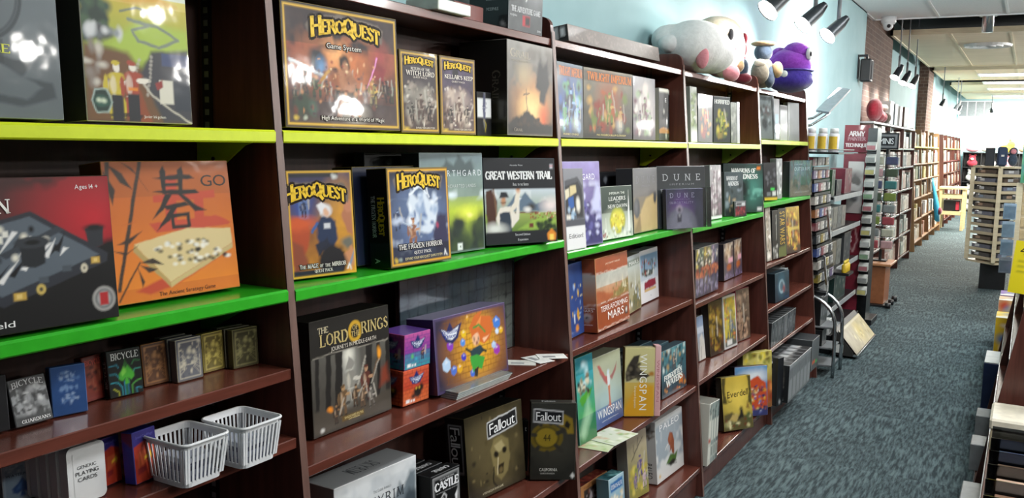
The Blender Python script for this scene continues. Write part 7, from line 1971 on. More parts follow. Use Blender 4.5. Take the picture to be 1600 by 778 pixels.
# gold sloped tray at the foot
root = empty('sloped_tray', (-1.1, 7.2, 0), 'gold printed sloped tray at the foot of the black display unit', 'tray')
q = MB()
q.prism([(-1.165, .02), (-1.02, .02), (-1.02, .05), (-1.165, .22)], 'y', 6.90, 7.80, plain('#2c2a28'))
part(q, 'tray_body', root)
S = Sheet()
S.panel((0, 0, 0), (1, 0, 0), (0, 0, 1), (0, -1, 0), .88, .21, [('h', '#9a8f78', '#b8a878'), ('e', .6, .5, .5, .3, '#c0a848', .8, .8), ('n', .25, 5, 4), ('l', '#d8d0b8', .03, [.0, .95, 1, .95]), ('s', 4, 16, ['#8a7a3c', '#d8cc90'], .3, .2, .95, .8, .03, .1)], .012)
o = S.build('front_board', 'wrap', None, root)
o.matrix_local = Matrix.Translation((.105, -.29, .037)) @ stand(0, 0, 0, 0, .70)
q = MB()
q.box(-1.0195, 6.90, .02, -.985, 7.80, .034, 'chrome', .001)
part(q, 'front_rail', root)
q = MB()
q.box(-1.15, 6.89, .04, -1.09, 6.8995, .10, 'offwhite')
part(q, 'price_tag', root)
# curved chrome rack
root = empty('curved_rack', (-1.15, 6.4, 0), 'low rack with two curved silver tube sides, at the end of the cherry shelf run', 'rack')
for yy in (6.25, 6.53):
    q = MB()
    pts = []
    for k in range(9):
        t = k / 8 * math.pi / 2
        pts.append((-1.30 + .25 * math.sin(t), yy, .36 + .2 * math.cos(t)))
    pts += [(-1.045, yy, .2), (-1.045, yy, .0)]
    q.tube(pts, .012, 'chrome', 10)
    part(q, 'side_tube', root, smooth=True)
for z in (.08, .2, .34):
    q = MB()
    q.box(-1.32, 6.262, z - .012, -1.06, 6.518, z, 'grey', .002)
    part(q, 'rack_shelf', root)
q = MB()
q.box(-1.335, 6.25, 0, -1.321, 6.53, .5, 'blackmetal')
part(q, 'rack_back', root)
for k, (z, h) in enumerate([(.341, .2), (.341, .19), (.341, .21), (.201, .11), (.201, .12)]):
    i = k if k < 3 else k - 3
    S = box_sheet(.07, h, .13, [('v', '#2a2c2e', '#3c3e40'), ('n', .3, 6, k), ('r', '#8a8e90', .2, .3, .8, .6, .7)], cell=.01, side='#1d1f21', edge='#7c8082')
    o = S.build('hobby_kit', 'wrap', stand(-1.13 - .02 * (k < 3) * 1, 6.275 + i * .078, z, 0, .0))
    tag(o, ['black clear-wrapped kit on the curved rack top, nearest the camera', 'black clear-wrapped kit in the middle of the curved rack top', 'black clear-wrapped kit at the far side of the curved rack top', 'black kit on the curved rack middle shelf, nearer one', 'black kit on the curved rack middle shelf, farther one'][k], 'boxed kit', 'black kits on the curved rack')

# burgundy paint tower with header
ty0, ty1 = 7.34, 7.72
root = empty('paint_tower', (-1.28, 8.5, 0), 'burgundy paint tower with a lettered header sign and stepped white trays', 'display unit')
q = MB()
q.box(-1.42, 8.36, 0.051, -1.235, 8.66, 1.50, 'burgundy', .003)
part(q, 'tower_body', root)
q = MB()
q.box(-1.43, 8.34, 0, -1.10, 8.70, .05, 'black', .003)
part(q, 'tower_base', root)


def tower_panel(name, x, y, z, w, h, th, rz, ops):
    S = Sheet()
    S.panel((0, 0, 0), (1, 0, 0), (0, 0, 1), (0, -1, 0), w, h, ops, .01)
    S.add(*chamfer_box(0, .0005, 0, w, th, h, .001), lin('#6a1c2b'))
    o = S.build(name, 'card', None, root)
    o.matrix_local = Matrix.Translation((x - root.location.x, y - root.location.y, z)) @ Matrix.Rotation(rz, 4, 'Z')


tower_panel('header_sign', -1.425, 8.35, 1.51, .205, .235, .012, .06, [('v', '#6a1c2b', '#76222f'), T('ARMY', .5, .68, .17, '#e8e0e0', font='rb', w=.62, track=.04), T('PAINTER', .5, .49, .12, '#b08890', font='rb', w=.7, track=.04), T('TECHNIQUE', .5, .26, .12, '#e8e0e0', font='rb', w=.86, track=.04)])
for i in range(13):
    z = .28 + .105 * i
    q = MB()
    q.prism([(8.359, z), (8.30, z - .012), (8.30, z + .035), (8.359, z + .062)], 'x', -1.232, -1.155, plain('#a4a6a2'))
    tr = part(q, 'paint_tray', root, 'white stepped paint tray')
    q = MB()
    q.box(-1.228, 8.2985, z - .006, -1.160, 8.2995, z + .03, plain(['#b8b070', '#8a8c8a', '#a86a70', '#7c9a7c', '#b0b2b0'][i % 5]))
    part(q, 'paint_strip', tr)
q = MB()
q.box(-1.232, 8.36, .051, -1.155, 8.60, 1.72, 'blackmetal')
part(q, 'tray_column', root)
tower_panel('front_poster', -1.375, 8.345, .98, .13, .45, .01, 0, [('v', '#b8b2b0', '#d4d0ce'), ('e', .5, .7, .12, .1, '#8a8280', .6), ('p', '#6c6866', [.1, .6, .5, .75, .9, .6, .7, .52], .02), ('e', .5, .3, .1, .12, '#c8c4c2', .3), ('e', .5, .3, .08, .09, '#7c7a7c', .4)])
tower_panel('lower_poster', -1.39, 8.345, .58, .14, .34, .01, 0, [('v', '#6c1c2c', '#78242f'), ('l', '#c8a8a8', .02, [.2, .5, .7, .82, .9, .5, .7, .18, .2, .5]), T('3', .45, .5, .2, '#e0d0d0', w=.3)])

# brown pedestal with a clear-bag carousel and a hanging sign
root = empty('pedestal', (-1.2, 9.6, 0), 'orange brown wooden pedestal carrying the bagged miniatures', 'pedestal')
q = MB()
q.box(-1.33, 9.46, .0205, -1.15, 9.84, .40, plain('#8a5434', .4), .004)
part(q, 'pedestal_body', root)
q = MB()
q.box(-1.37, 9.42, .4005, -1.10, 9.88, .425, plain('#a87450', .35), .004)
part(q, 'pedestal_top', root)
for yy in (9.36, 9.6, 9.86):
    q = MB()
    q.tube([(-1.119, yy, .028), (-1.07, yy, .028)], .027, 'black', 12)
    part(q, 'caster', root, smooth=True)
q = MB()
q.box(-1.33, 9.40, .0, -1.12, 9.88, .02, 'black')
part(q, 'foot_plate', root)
root = empty('bag_rack', (-1.235, 9.65, .426), 'black peg rack of clear bagged miniatures standing on the orange brown pedestal', 'rack')
q = MB()
q.tube([(-1.235, 9.68, .4265), (-1.235, 9.68, 1.72)], .014, 'black')
q.box(-1.30, 9.61, .4262, -1.17, 9.75, .44, 'black')
part(q, 'pole', root)
PEG = []
XS = (-1.302, -1.168)
for i in range(8):
    z = .56 + .118 * i
    q = MB()
    for xx in XS:
        q.tube([(xx, 9.665, z + .10), (xx, 9.53, z + .10)], .003, 'chrome', 6)
    q.tube([(-1.36, 9.665, z + .10), (-1.11, 9.665, z + .10)], .004, 'chrome', 6)
    part(q, 'peg_bar', root)
    for k, xx in enumerate(XS):
        PEG.append((i, k, xx, z))
S = Sheet()
S.panel((0, 0, 0), (1, 0, 0), (0, 0, 1), (0, -1, 0), .22, .16, [('v', '#16181c', '#1c1e22'), ('f', '#c8ccce', .035, .14), T('MINIS', .5, .5, .34, '#e8eaec', w=.58, slope=.0)], .01)
S.add(*chamfer_box(0, .0005, 0, .22, .03, .16, .002), lin('#16181c'))
o = S.build('header_sign', 'card', None, root)
o.matrix_local = Matrix.Translation((-.10, -.17, 1.115)) @ Matrix.Rotation(.1, 4, 'Z')
BC = [('#a8484c', 'red'), ('#3c7c78', 'teal'), ('#c89a98', 'pink'), ('#8a8c88', 'grey'), ('#44543c', 'olive'), ('#c8c0a8', 'cream'), ('#7c8a3c', 'lime green'), ('#4c5470', 'blue')]
for i, k, xx, z in PEG:
    c, nm = BC[(i * 3 + k * 2) % 8]
    root2 = empty('miniature_bag', (xx, 9.545, z + .097), '%s bagged miniature on the %s peg row up the bag rack, %s' % (nm, ORD[i] if i else 'lowest', ['wall side', 'aisle side'][k]), 'bagged miniature', 'bagged miniatures on the pedestal rack')
    b = MB()
    b.box(-.055, -.014, -.092, .055, .014, -.015, plain(c), .008)
    b.build('blister_card', root2)
    b = MB()
    b.box(-.064, -.020, -.1, .064, .020, -.006, 'bagfilm', .006)
    b.build('clear_bag', root2)

# ------------------------------------------------------------------ bookcases further along the wall
def bookcase(y0, bays, bw, levels, matname, label, xb=-1.745, zt=1.86, shelfmats=(), slant=.075, xf0=-1.42):
    fx = lambda z: xf0 - slant * z
    root = empty('bookcase', ((xb + xf0) / 2, y0 + bays * bw / 2, 0), label, 'bookcase')
    for i in range(bays + 1):
        yy = y0 + i * bw
        q = MB()
        q.prism([(xb, 0), (fx(0), 0), (fx(zt), zt), (xb, zt)], 'y', yy - .011, yy + .011, matname)
        part(q, 'side_panel', root)
    q = MB()
    q.box(xb, y0 + .012, .02, xb + .008, y0 + bays * bw - .012, zt - .01, 'backboard')
    part(q, 'back_panel', root)
    for j, z in enumerate(levels):
        m = dict(shelfmats).get(j, 'shelfwood' if matname == 'wood' else matname)
        for i in range(bays):
            q = MB()
            q.box(xb + .009, y0 + i * bw + .0115, z - .022, fx(z) - .003, y0 + (i + 1) * bw - .0115, z, m, .002)
            part(q, 'shelf', root)
    return fx


FARC = ['#c8beb0', '#a89c8c', '#8a4c40', '#6c7c80', '#d8d4c8', '#7c6c5c', '#b0a060', '#94a09a', '#5c4c44', '#c4a8a0', '#8a9070', '#e0dcd4', '#4c5458', '#a8745c']
FARN = ['cream', 'taupe', 'brick red', 'slate blue', 'ivory', 'brown', 'straw', 'pale teal', 'dark brown', 'dusty pink', 'sage', 'white', 'charcoal', 'clay']


def fill_bookcase(y0, bays, bw, levels, fx, where, seed, hmax=.24, density=.8, wr=(.10, .26), pale=False):
    rs = random.Random(seed)
    cnt = {}
    lv = ['lowest', 'second lowest', 'third lowest', 'fourth lowest', 'fifth lowest', 'highest', 'top']
    for j, z in enumerate(levels):
        n = 0
        for i in range(bays):
            yy = y0 + i * bw + .02
            end = y0 + (i + 1) * bw - .02
            top = (levels[j + 1] if j + 1 < len(levels) else z + .34) - z - .03
            while yy < end - .07:
                w = min(rs.uniform(*wr), end - yy)
                if rs.random() > density:
                    yy += w * .6
                    continue
                h = min(rs.uniform(.6, .98) * hmax, top - .02)
                ci = rs.randrange(len(FARC))
                if pale:
                    ci = rs.choice([0, 4, 11, 1, 7, 9, 12])
                c = FARC[ci]
                c2 = FARC[(ci + rs.randrange(1, 13)) % len(FARC)]
                n += 1
                S = box_sheet(w - .006, h, .09, [('v', c, c), ('n', .2, 6, n + seed), ('e', rs.uniform(.3, .7), rs.uniform(.3, .6), .14, .2, c2, .4), ('s', n + seed, 8, [c2, c, '#e0dcd4', '#3c3a38'], .1, .1, .9, .7, .03, .1), ('r', '#e8e4dc' if n % 2 else '#3a3836', .15, .8, .85, .9)], cell=.016, side=c, edge=c2, left=c)
                o = S.build('game_box', 'card', stand(fx(z) - .02 - rs.uniform(0, .02), yy, z + .001 + .1 * math.sin(.04), 0, .04))
                tag(o, '%s game box, number %d along the %s shelf of the %s' % (FARN[ci], n, lv[j], where), 'game box', 'games in the ' + where)
                yy += w
    return


LV1 = [.12, .42, .72, 1.02, 1.32, 1.56]
y1 = 10.05
fx = bookcase(y1, 3, 1.30, LV1 + [1.83], 'wood', 'far bookcase between the brick pier and the bag rack, with pale boxes on top', zt=1.80, shelfmats={6: 'white'}.items(), xb=-1.595, xf0=-1.395, slant=.02)
fill_bookcase(y1, 3, 1.30, LV1, fx, 'pale topped bookcase', 5, .25, .97, (.14, .3), True)
for i, (yy, w, h, c, lab) in enumerate([(11.2, .28, .26, '#e4e6e4', 'white box on the pale topped bookcase, left of a grey one'), (11.62, .26, .25, '#6c7478', 'grey box on the pale topped bookcase, between the white ones'), (12.1, .22, .24, '#dcdedc', 'white box on the pale topped bookcase, between grey and black'), (12.55, .36, .25, '#5c4a44', 'dark brown box at the far end of the pale bookcase top')]):
    S = box_sheet(w, h, .12, [('v', c, c), ('n', .1, 5, i), ('r', '#3c4044' if i != 1 else '#c8ccce', .3, .3, .6, .7, .7), ('r', '#c8ccce', .2, .1, .8, .16, .6)], cell=.014, side=c, edge='#c8cac8')
    o = S.build('game_box', 'card', stand(-1.43, yy, 1.832, 0, 0))
    tag(o, lab, 'game box', 'boxes on the pale bookcase top')
toy('plush_toy', 'crimson plush with a cream bow on the pale bookcase top', (-1.47, 10.35, 1.834), [((0, -.05, .12), (.08, .22, .12), 'red'), ((0, .25, .07), (.07, .16, .07), 'red'), ((0, .5, .06), (.06, .15, .06), 'red')], [('bow', (.02, .45, .16), (.05, .12, .04), 'cream'), ('tail', (.03, .66, .06), (.05, .08, .06), 'grey')])

LV2 = [.14, .47, .80, 1.08, 1.33, 1.60]
fx = bookcase(14.9, 4, 1.10, LV2, 'oak', 'far bookcase with a tan end panel and a yellow upper shelf, along the wall', shelfmats={5: 'washedlime', 4: 'oak'}.items(), zt=1.87)
fill_bookcase(14.9, 4, 1.10, LV2, fx, 'tan ended bookcase', 9, .25, .75, (.14, .34))
fx = bookcase(20.3, 5, 1.02, LV2, 'wood', 'farthest bookcase along the wall, with a yellow upper shelf', shelfmats={5: 'washedlime'}.items(), zt=1.87)
fill_bookcase(20.3, 5, 1.02, LV2, fx, 'farthest wall bookcase', 13, .25, .7, (.18, .4))
# blue cloth bag hanging on the tan ended bookcase
root = empty('cloth_bag', (-1.32, 17.9, .3), 'bright blue cloth hanging at the far end of the tan ended bookcase', 'cloth')
q = MB()
q.add([(-1.494, 17.75, 1.05), (-1.494, 18.0, 1.05), (-1.37, 17.72, .28), (-1.34, 18.12, .26), (-1.36, 17.9, .6), (-1.44, 17.95, .85), (-1.418, 17.9, .3), (-1.496, 17.9, 1.0)], [(0, 1, 5), (0, 5, 4), (5, 1, 4), (0, 4, 2), (4, 1, 3), (2, 4, 3), (2, 3, 6), (0, 2, 6, 7), (1, 7, 6, 3), (0, 7, 1)], plain('#2c94b8', .8))
part(q, 'cloth', root, smooth=True)
q = MB()
q.blob((-1.35, 17.95, .46), (.05, .10, .07), PL['maroon'], 12)
part(q, 'tassel', root, smooth=True)
# pine stool-table near the far bookcases
root = empty('pine_stand', (-1.26, 19.8, 0), 'pale pine frame stand with a dark crate, beyond the far bookcases', 'stand')
for xx, yy in ((-1.47, 19.55), (-1.06, 19.55), (-1.47, 20.05), (-1.06, 20.05)):
    q = MB()
    q.box(xx - .028, yy - .028, 0, xx + .028, yy + .028, .80, 'pine', .003)
    part(q, 'leg', root)
for z in (.30, .62):
    for yy in (19.55, 20.05):
        q = MB()
        q.box(-1.4415, yy - .02, z, -1.0885, yy + .02, z + .07, 'pine', .002)
        part(q, 'rail', root)
q = MB()
q.box(-1.5, 19.5, .801, -1.02, 20.1, .84, 'pine', .003)
part(q, 'top', root)
q = MB()
q.box(-1.43, 19.575, .345, -1.1, 20.025, .369, 'pine')
part(q, 'lower_shelf', root)
root = empty('crate', (-1.26, 19.8, .3695), 'black crate with a red card on the pine stand lower shelf', 'crate')
q = MB()
q.box(-1.41, 19.60, .37, -1.12, 20.0, .58, 'black', .004)
part(q, 'crate_body', root)
q = MB()
q.box(-1.19, 19.592, .40, -1.13, 19.5995, .56, plain('#b02c40'))
part(q, 'red_card', root)

# black cube shelf of plush along the back wall
gx0, gy = -1.50, 26.0
root = empty('cube_shelf', (-.9, gy + .2, 0), 'black cube shelf full of plush toys against the back wall', 'shelf')
for i in range(5):
    q = MB()
    q.box(gx0 + i * .42 - .01, gy, 0, gx0 + i * .42 + .01, gy + .4, 1.52, 'black')
    part(q, 'divider', root)
for j in range(5):
    q = MB()
    for i in range(4):
        q.box(gx0 + i * .42 + .011, gy, j * .375 + .0, gx0 + (i + 1) * .42 - .011, gy + .4, j * .375 + .02, 'black')
    part(q, 'shelf', root)
q = MB()
q.box(gx0, gy + .401, 0, gx0 + 1.68, gy + .41, 1.52, 'black')
part(q, 'back_panel', root)
pk = ['white', 'cream', 'white', 'brown', 'white', 'cream', 'black', 'tan', 'white', 'yellow', 'grey', 'white', 'red', 'white', 'pink', 'blue']
pn = {'white': 'white', 'cream': 'cream', 'brown': 'brown', 'black': 'black', 'tan': 'tan', 'yellow': 'yellow', 'grey': 'grey', 'red': 'red', 'pink': 'pink', 'blue': 'dark blue'}
for j in range(4):
    for i in range(4):
        m = pk[(j * 4 + i) % 16]
        xx, z = gx0 + i * .42 + .21, j * .375 + .021
        toy('plush_toy', '%s plush in the black cube shelf, %s row, cube %d from left' % (pn[m], ['lowest', 'second', 'third', 'highest'][j], i + 1), (xx, gy + .14, z), [((0, 0, .1), (.13, .1, .1), m), ((.0, -.01, .22), (.09, .09, .085), m)], [('ear', (-.06, 0, .3), (.03, .03, .035), m), ('ear', (.06, 0, .3), (.03, .03, .035), m), ('muzzle', (0, -.095, .2), (.04, .03, .03), 'cream' if m != 'cream' else 'tan')], group='plush in the black cube shelf')
for i, (xx, m, s, lab) in enumerate([(-1.3, 'pink', 1.0, 'pale pink plush lying on the cube shelf top, left end'), (-.95, 'cream', 1.0, 'cream plush lying on the cube shelf top'), (-.52, 'yellow', 1.2, 'bright yellow plush on the cube shelf top'), (-.08, 'tan', 1.3, 'tan plush on the cube shelf top, right end')]):
    toy('plush_toy', lab, (xx, gy + .15, 1.521), [((0, 0, .09 * s), (.16 * s, .1, .09 * s), m), ((.08, -.02, .18 * s), (.08 * s, .08, .07 * s), m)], [('ear', (.05, 0, .26 * s), (.03, .03, .04), m)], group='plush on the cube shelf top')

# rotating spinner of boxed packs
sx, sy = -.30, 11.55
root = empty('spinner_rack', (sx, sy, 0), 'cream four-sided spinner rack of dark packs on a black base, in the aisle', 'rack')
q = MB()
q.box(sx - .10, sy - .12, 0, sx + .16, sy + .14, .285, 'black', .004)
part(q, 'base', root)
for z, nm in ((.29, 'bottom_plate'), (1.36, 'top_plate')):
    q = MB()
    q.prism([(sx - .26, sy + .05), (sx + .03, sy - .27), (sx + .27, sy - .03), (sx - .02, sy + .29)], 'z', z, z + .022, 'cream')
    part(q, nm, root)
cs = [(sx - .255, sy + .05), (sx + .03, sy - .265), (sx + .265, sy - .03), (sx - .02, sy + .285)]
for cx, cy in cs:
    q = MB()
    q.box(cx - .022, cy - .022, .3125, cx + .022, cy + .022, 1.3595, 'cream', .002)
    part(q, 'corner_post', root)
q = MB()
q.prism([(sx - .16, sy + .05), (sx + .02, sy - .15), (sx + .16, sy - .03), (sx - .02, sy + .17)], 'z', .313, 1.359, plain('#6c6658'))
part(q, 'core', root)
for f in (0, 1):
    (ax, ay), (bx, by) = cs[f], cs[f + 1]
    dx, dy = bx - ax, by - ay
    L = math.hypot(dx, dy)
    ux, uy = dx / L, dy / L
    nx, ny = uy, -ux
    for i in range(11):
        z = .335 + .093 * i
        q = MB()
        p0 = (ax + ux * .03, ay + uy * .03)
        p1 = (bx - ux * .03, by - uy * .03)
        w = .045
        q.prism([p0, p1, (p1[0] - nx * w, p1[1] - ny * w), (p0[0] - nx * w, p0[1] - ny * w)], 'z', z, z + .012, 'cream')
        q.prism([p0, p1, (p1[0] - nx * .006, p1[1] - ny * .006), (p0[0] - nx * .006, p0[1] - ny * .006)], 'z', z + .012, z + .032, 'cream')
        part(q, 'slot_tray', root)
        c, nm = [('#4c4c4c', 'charcoal'), ('#6c7080', 'blue grey'), ('#5c5048', 'brown'), ('#8a8a8c', 'silver grey')][(i + f) % 4]
        a = .06 if f == 0 else .07
        o = empty('card_pack', (0, 0, 0), '%s pack row slot %s up the %s face of the spinner rack' % (nm, ORD[i] if i else 'lowest', ['left', 'right'][f]), 'pack', 'packs in the spinner rack')
        o.location = (ax + ux * a, ay + uy * a, z + .013)
        b = MB()
        p0, p1 = (ux * 0 - nx * .012, uy * 0 - ny * .012), (ux * (L - .14) - nx * .012, uy * (L - .14) - ny * .012)
        b.prism([p0, p1, (p1[0] - nx * .028, p1[1] - ny * .028), (p0[0] - nx * .028, p0[1] - ny * .028)], 'z', 0, .062, plain(c, .3))
        b.build('pack_stack', o)
        b = MB()
        p2, p3 = (ux * .05 - nx * .0115, uy * .05 - ny * .0115), (ux * .12 - nx * .0115, uy * .12 - ny * .0115)
        b.prism([p2, p3, (p3[0] + nx * .001, p3[1] + ny * .001), (p2[0] + nx * .001, p2[1] + ny * .001)], 'z', .03, .058, plain(['#b8bcc0', '#8a9cb0', '#a8907c', '#d0d2d4'][(i * 3 + f) % 4]))
        b.build('pack_label', o)
# dark bag and plush standing on the spinner top
root = empty('backpack', (-.27, 11.5, 1.383), 'dark blue drawstring bag standing on the spinner rack top', 'bag')
q = MB()
q.box(-.32, 11.44, 1.383, -.22, 11.56, 1.60, plain('#33415c', .8), .02)
part(q, 'bag_body', root)
q = MB()
q.box(-.28, 11.432, 1.49, -.25, 11.4395, 1.51, 'offwhite')
part(q, 'bag_tag', root)
b = MB()
b.box(-.44, 11.5, 1.383, -.345, 11.58, 1.585, plain('#22262e', .6), .004)
o = b.build('storage_box')
tag(o, 'black box standing on the spinner rack top, left of the blue bag', 'box')

# ------------------------------------------------------------------ right side of the aisle
# low slanted bookcase beside the camera
fxr = lambda z: -.125 + .165 * z
root = empty('low_bookcase', (.15, 4.2, 0), 'low dark slanted bookcase at the right edge, nearest the camera', 'bookcase')
RY = (1.70, 4.14, 5.36, 6.58)
RZ = (.12, .42, .70, .92)
for yy in RY:
    q = MB()
    q.prism([(.40, 0), (fxr(0), 0), (fxr(.925), .925), (.40, .925)], 'y', yy - .011, yy + .011, 'wood')
    part(q, 'side_panel', root)
for z in RZ:
    for ya, yb in zip(RY[:-1], RY[1:]):
        if ya < 2 and z > .5:          # the nearest bay is open above the card bin
            continue
        q = MB()
        q.box(fxr(z) + .002, ya + .0115, z - .022, .399, yb - .0115, z, 'shelfwood', .002)
        sp = part(q, 'shelf', root)
        q = MB()
        q.box(fxr(z) - .003, ya + .0115, z - .020, fxr(z) + .0015, yb - .0115, z - .001, 'chrome', .0008)
        part(q, 'edge_strip', sp)
q = MB()
q.box(.40, 1.69, 0, .41, 6.59, .92, 'backboard')
part(q, 'back_panel', root)
q = MB()
q.box(fxr(0) + .03, 1.72, 0, fxr(0) + .045, 6.56, .095, 'black')
part(q, 'kick_board', root)
RB = [(4.85, .121, .16, .14, '#8c9092', 'silver box overhanging the low bookcase bottom shelf, farther of two'), (4.42, .121, .16, .12, '#84888a', 'silver box overhanging the low bookcase bottom shelf, nearer of two'), (3.4, .121, .5, .12, '#7c8082', 'long foil wrapped box on the low bookcase bottom shelf'), (5.5, .121, .34, .27, '#1c2c50', 'dark navy box with white top on the low bookcase bottom shelf')]
for yy, z, w, h, c, lab in RB:
    b = MB()
    b.box(fxr(z) - .028, yy, z, .2, yy + w, z + h, plain(c, .3, .3 if c[1] != '1' else 0), .003)
    if c[1] == '1':
        b.box(fxr(z) - .026, yy + .002, z + h + .0002, .198, yy + w - .002, z + h + .004, 'offwhite')
    o = b.build('storage_box')
    tag(o, lab, 'box', 'boxes on the low bookcase bottom shelf')
# card bin on the middle shelf
root = empty('card_bin', (.12, 3.0, .421), 'brown compartment bin of loose cards on the low bookcase', 'bin')
q = MB()
q.box(fxr(.42) + .01, 2.15, .4208, .36, 3.72, .432, plain('#5c4c40'))
part(q, 'bin_floor', root)
for k in range(11):
    q = MB()
    yy = 2.15 + k * .156
    q.box(fxr(.42) + .012, yy, .4325, .36, yy + .004, .53, 'smoke')
    part(q, 'bin_divider', root)
for k in range(10):
    c, nm = [('#4c4038', 'dark brown'), ('#6c5040', 'brown'), ('#3c4458', 'navy'), ('#8a6a4c', 'tan'), ('#2c2c30', 'black'), ('#7c5c48', 'chestnut'), ('#c8a890', 'peach'), ('#5c4838', 'umber'), ('#44506c', 'steel blue'), ('#3a3230', 'coal')][k]
    b = MB()
    b.box(.0, 0, 0, .10, .12, .06, plain(c), .002)
    o = b.build('card_stack', None, loc=(-.015, 2.17 + k * .156, .4325))
    tag(o, '%s card stack in the low bookcase bin, compartment %d from the camera' % (nm, k + 1), 'card stack', 'card stacks in the bin')
b = MB()
b.box(fxr(.42) + .005, 3.76, .4208, .30, 4.02, .50, plain('#c8b898'), .006)
b.box(fxr(.42) + .0, 3.755, .5005, .305, 4.025, .545, plain('#d4ccba'), .008)
o = b.build('card_box')
tag(o, 'beige lidded card box beyond the card bin in the low bookcase', 'box')
# yellow sign hung on the bookcase end
S = Sheet()
S.panel((0, 0, 0), (1, 0, 0), (0, 0, 1), (0, -1, 0), .17, .23, [('v', '#e8d81c', '#f0e024'), T('4', .2, .82, .16, '#26241c')] + [('r', '#8f8a2a', .12, .60 - .1 * q, .12 + (.6, .5, .66)[q], .63 - .1 * q, .7) for q in range(3)], .006)
S.add(*chamfer_box(0, .0005, 0, .17, .003, .23, .0003), lin('#e8d81c'))
o = S.build('price_sign', 'card', Matrix.Translation((-.042, 4.50, .928)) @ Matrix.Rotation(.08, 4, 'Y') @ Matrix.Rotation(-.1, 4, 'X'))
tag(o, 'bright yellow price sign standing on the low bookcase top', 'sign')
# slatwall gondola with boxes on its base deck
root = empty('slatwall_gondola', (.3, 7.0, 0), 'tan slatwall gondola with a cream end panel, behind the low bookcase', 'gondola')
q = MB()
q.box(-.075, 9.25, .25, .75, 9.30, 1.26, 'cream')
for k in range(9):
    q.box(-.03, 9.242, .33 + k * .11, .75, 9.2495, .41 + k * .11, plain('#b8a680', .6))
part(q, 'end_panel', root)
q = MB()
q.box(-.085, 9.22, .0, -.035, 9.2415, 1.27, 'cream', .002)
part(q, 'end_post', root)
q = MB()
q.box(-.05, 6.62, .0, .75, 9.21, .10, plain('#4c3c34'), .003)
part(q, 'base_deck', root)
q = MB()
q.box(.30, 6.62, .101, .34, 9.21, .55, plain('#5c4a3c', .6))
part(q, 'spine_panel', root)
GB = [(6.66, .26, .30, .36, '#d8b430', 'yellow and white comic box on the gondola base, nearest the camera', ''), (6.96, .2, .3, .30, '#3c7c4c', 'green box on the gondola base, behind the yellow one', ''), (7.2, .2, .32, .40, '#c8a87c', 'tan toy box with a red picture on the gondola base', ''), (7.6, .26, .3, .38, '#7c5c98', 'violet toy pack on the gondola base', ''), (8.0, .3, .3, .3, '#2c4c8a', 'blue toy box at the far end of the gondola base', '')]
for yy, w, d, h, c, lab, t in GB:
    S = box_sheet(d, h, w, [('v', c, c), ('n', .2, 5, int(yy * 10)), ('s', int(yy * 9), 16, ['#e8e4dc', '#c04c34', c, '#4c7cb0'] if t == '' else [c, c, '#24365c'], .1, .2, .9, .9, .05, .14)] , cell=.01, side=c, edge='#c8c8c4', top=[('v', '#e0e0dc', c), ('s', 4, 10, ['#e0dcd0', c, '#8a8c90'], 0, 0, 1, 1, .1, .3)])
    m = Matrix.Identity(4)
    m[0][3], m[1][3], m[2][3] = -.115, yy, .101
    o = S.build('toy_box', 'card', m)
    tag(o, lab, 'toy box', 'boxes on the gondola base')
# clear peg packs beside the end panel
for k, (z, lab) in enumerate([(1.02, 'clear peg pack by the cream gondola end, highest of four'), (.86, 'clear peg pack by the cream gondola end, second from top'), (.70, 'clear peg pack by the cream gondola end, third from top'), (.54, 'grey peg pack with prongs by the cream gondola end, lowest')]):
    root = empty('peg_pack', (-.12, 9.1, z), lab, 'peg pack', 'peg packs by the gondola end')
    b = MB()
    b.tube([(.045, .115, .075), (.0, .0, .075)], .003, 'chrome', 6)
    b.build('peg', root)
    b = MB()
    b.box(-.05, -.012, -.07, .05, -.004, .07, plain(['#8aa0b4', '#94a8b8', '#7c90a0', '#6c7076'][k], .3), .002)
    b.build('card_back', root)
    b = MB()
    b.box(-.045, -.03, -.06, .045, -.0125, .05, 'bagfilm', .004)
    b.build('blister', root)
# framed green picture standing on the gondola end
S = Sheet()
S.panel((0, 0, 0), (1, 0, 0), (0, 0, 1), (0, -1, 0), .3, .46, [('v', '#4c9a4c', '#5c88a8'), ('e', .5, .45, .3, .3, '#8ab4c8', .6), ('e', .4, .4, .12, .16, '#e0e8e8', .6), ('s', 4, 12, ['#3c7c3c', '#8ac080', '#4c6c98'], 0, 0, 1, 1, .06, .16), ('f', '#4c8a78', .04)], .012)
S.add(*chamfer_box(0, .0005, 0, .3, .02, .46, .002), lin('#4c8a78'))
o = S.build('framed_poster', 'card', Matrix.Translation((-.06, 9.20, 1.272)))
tag(o, 'green and blue framed poster standing on the cream gondola end', 'poster')
for i, (xx, m, lab) in enumerate([(-.06, 'pink', 'pink faced plush peeking up left of the green poster'), (-.2, 'blue', 'dark blue plush beside the blue bag on the spinner top')]):
    if i == 1:
        toy('plush_toy', lab, (-.165, 11.52, 1.383), [((0, 0, .07), (.05, .05, .07), m), ((0, 0, .165), (.045, .045, .05), m)], [('face', (0, -.035, .165), (.03, .02, .03), 'pink')])

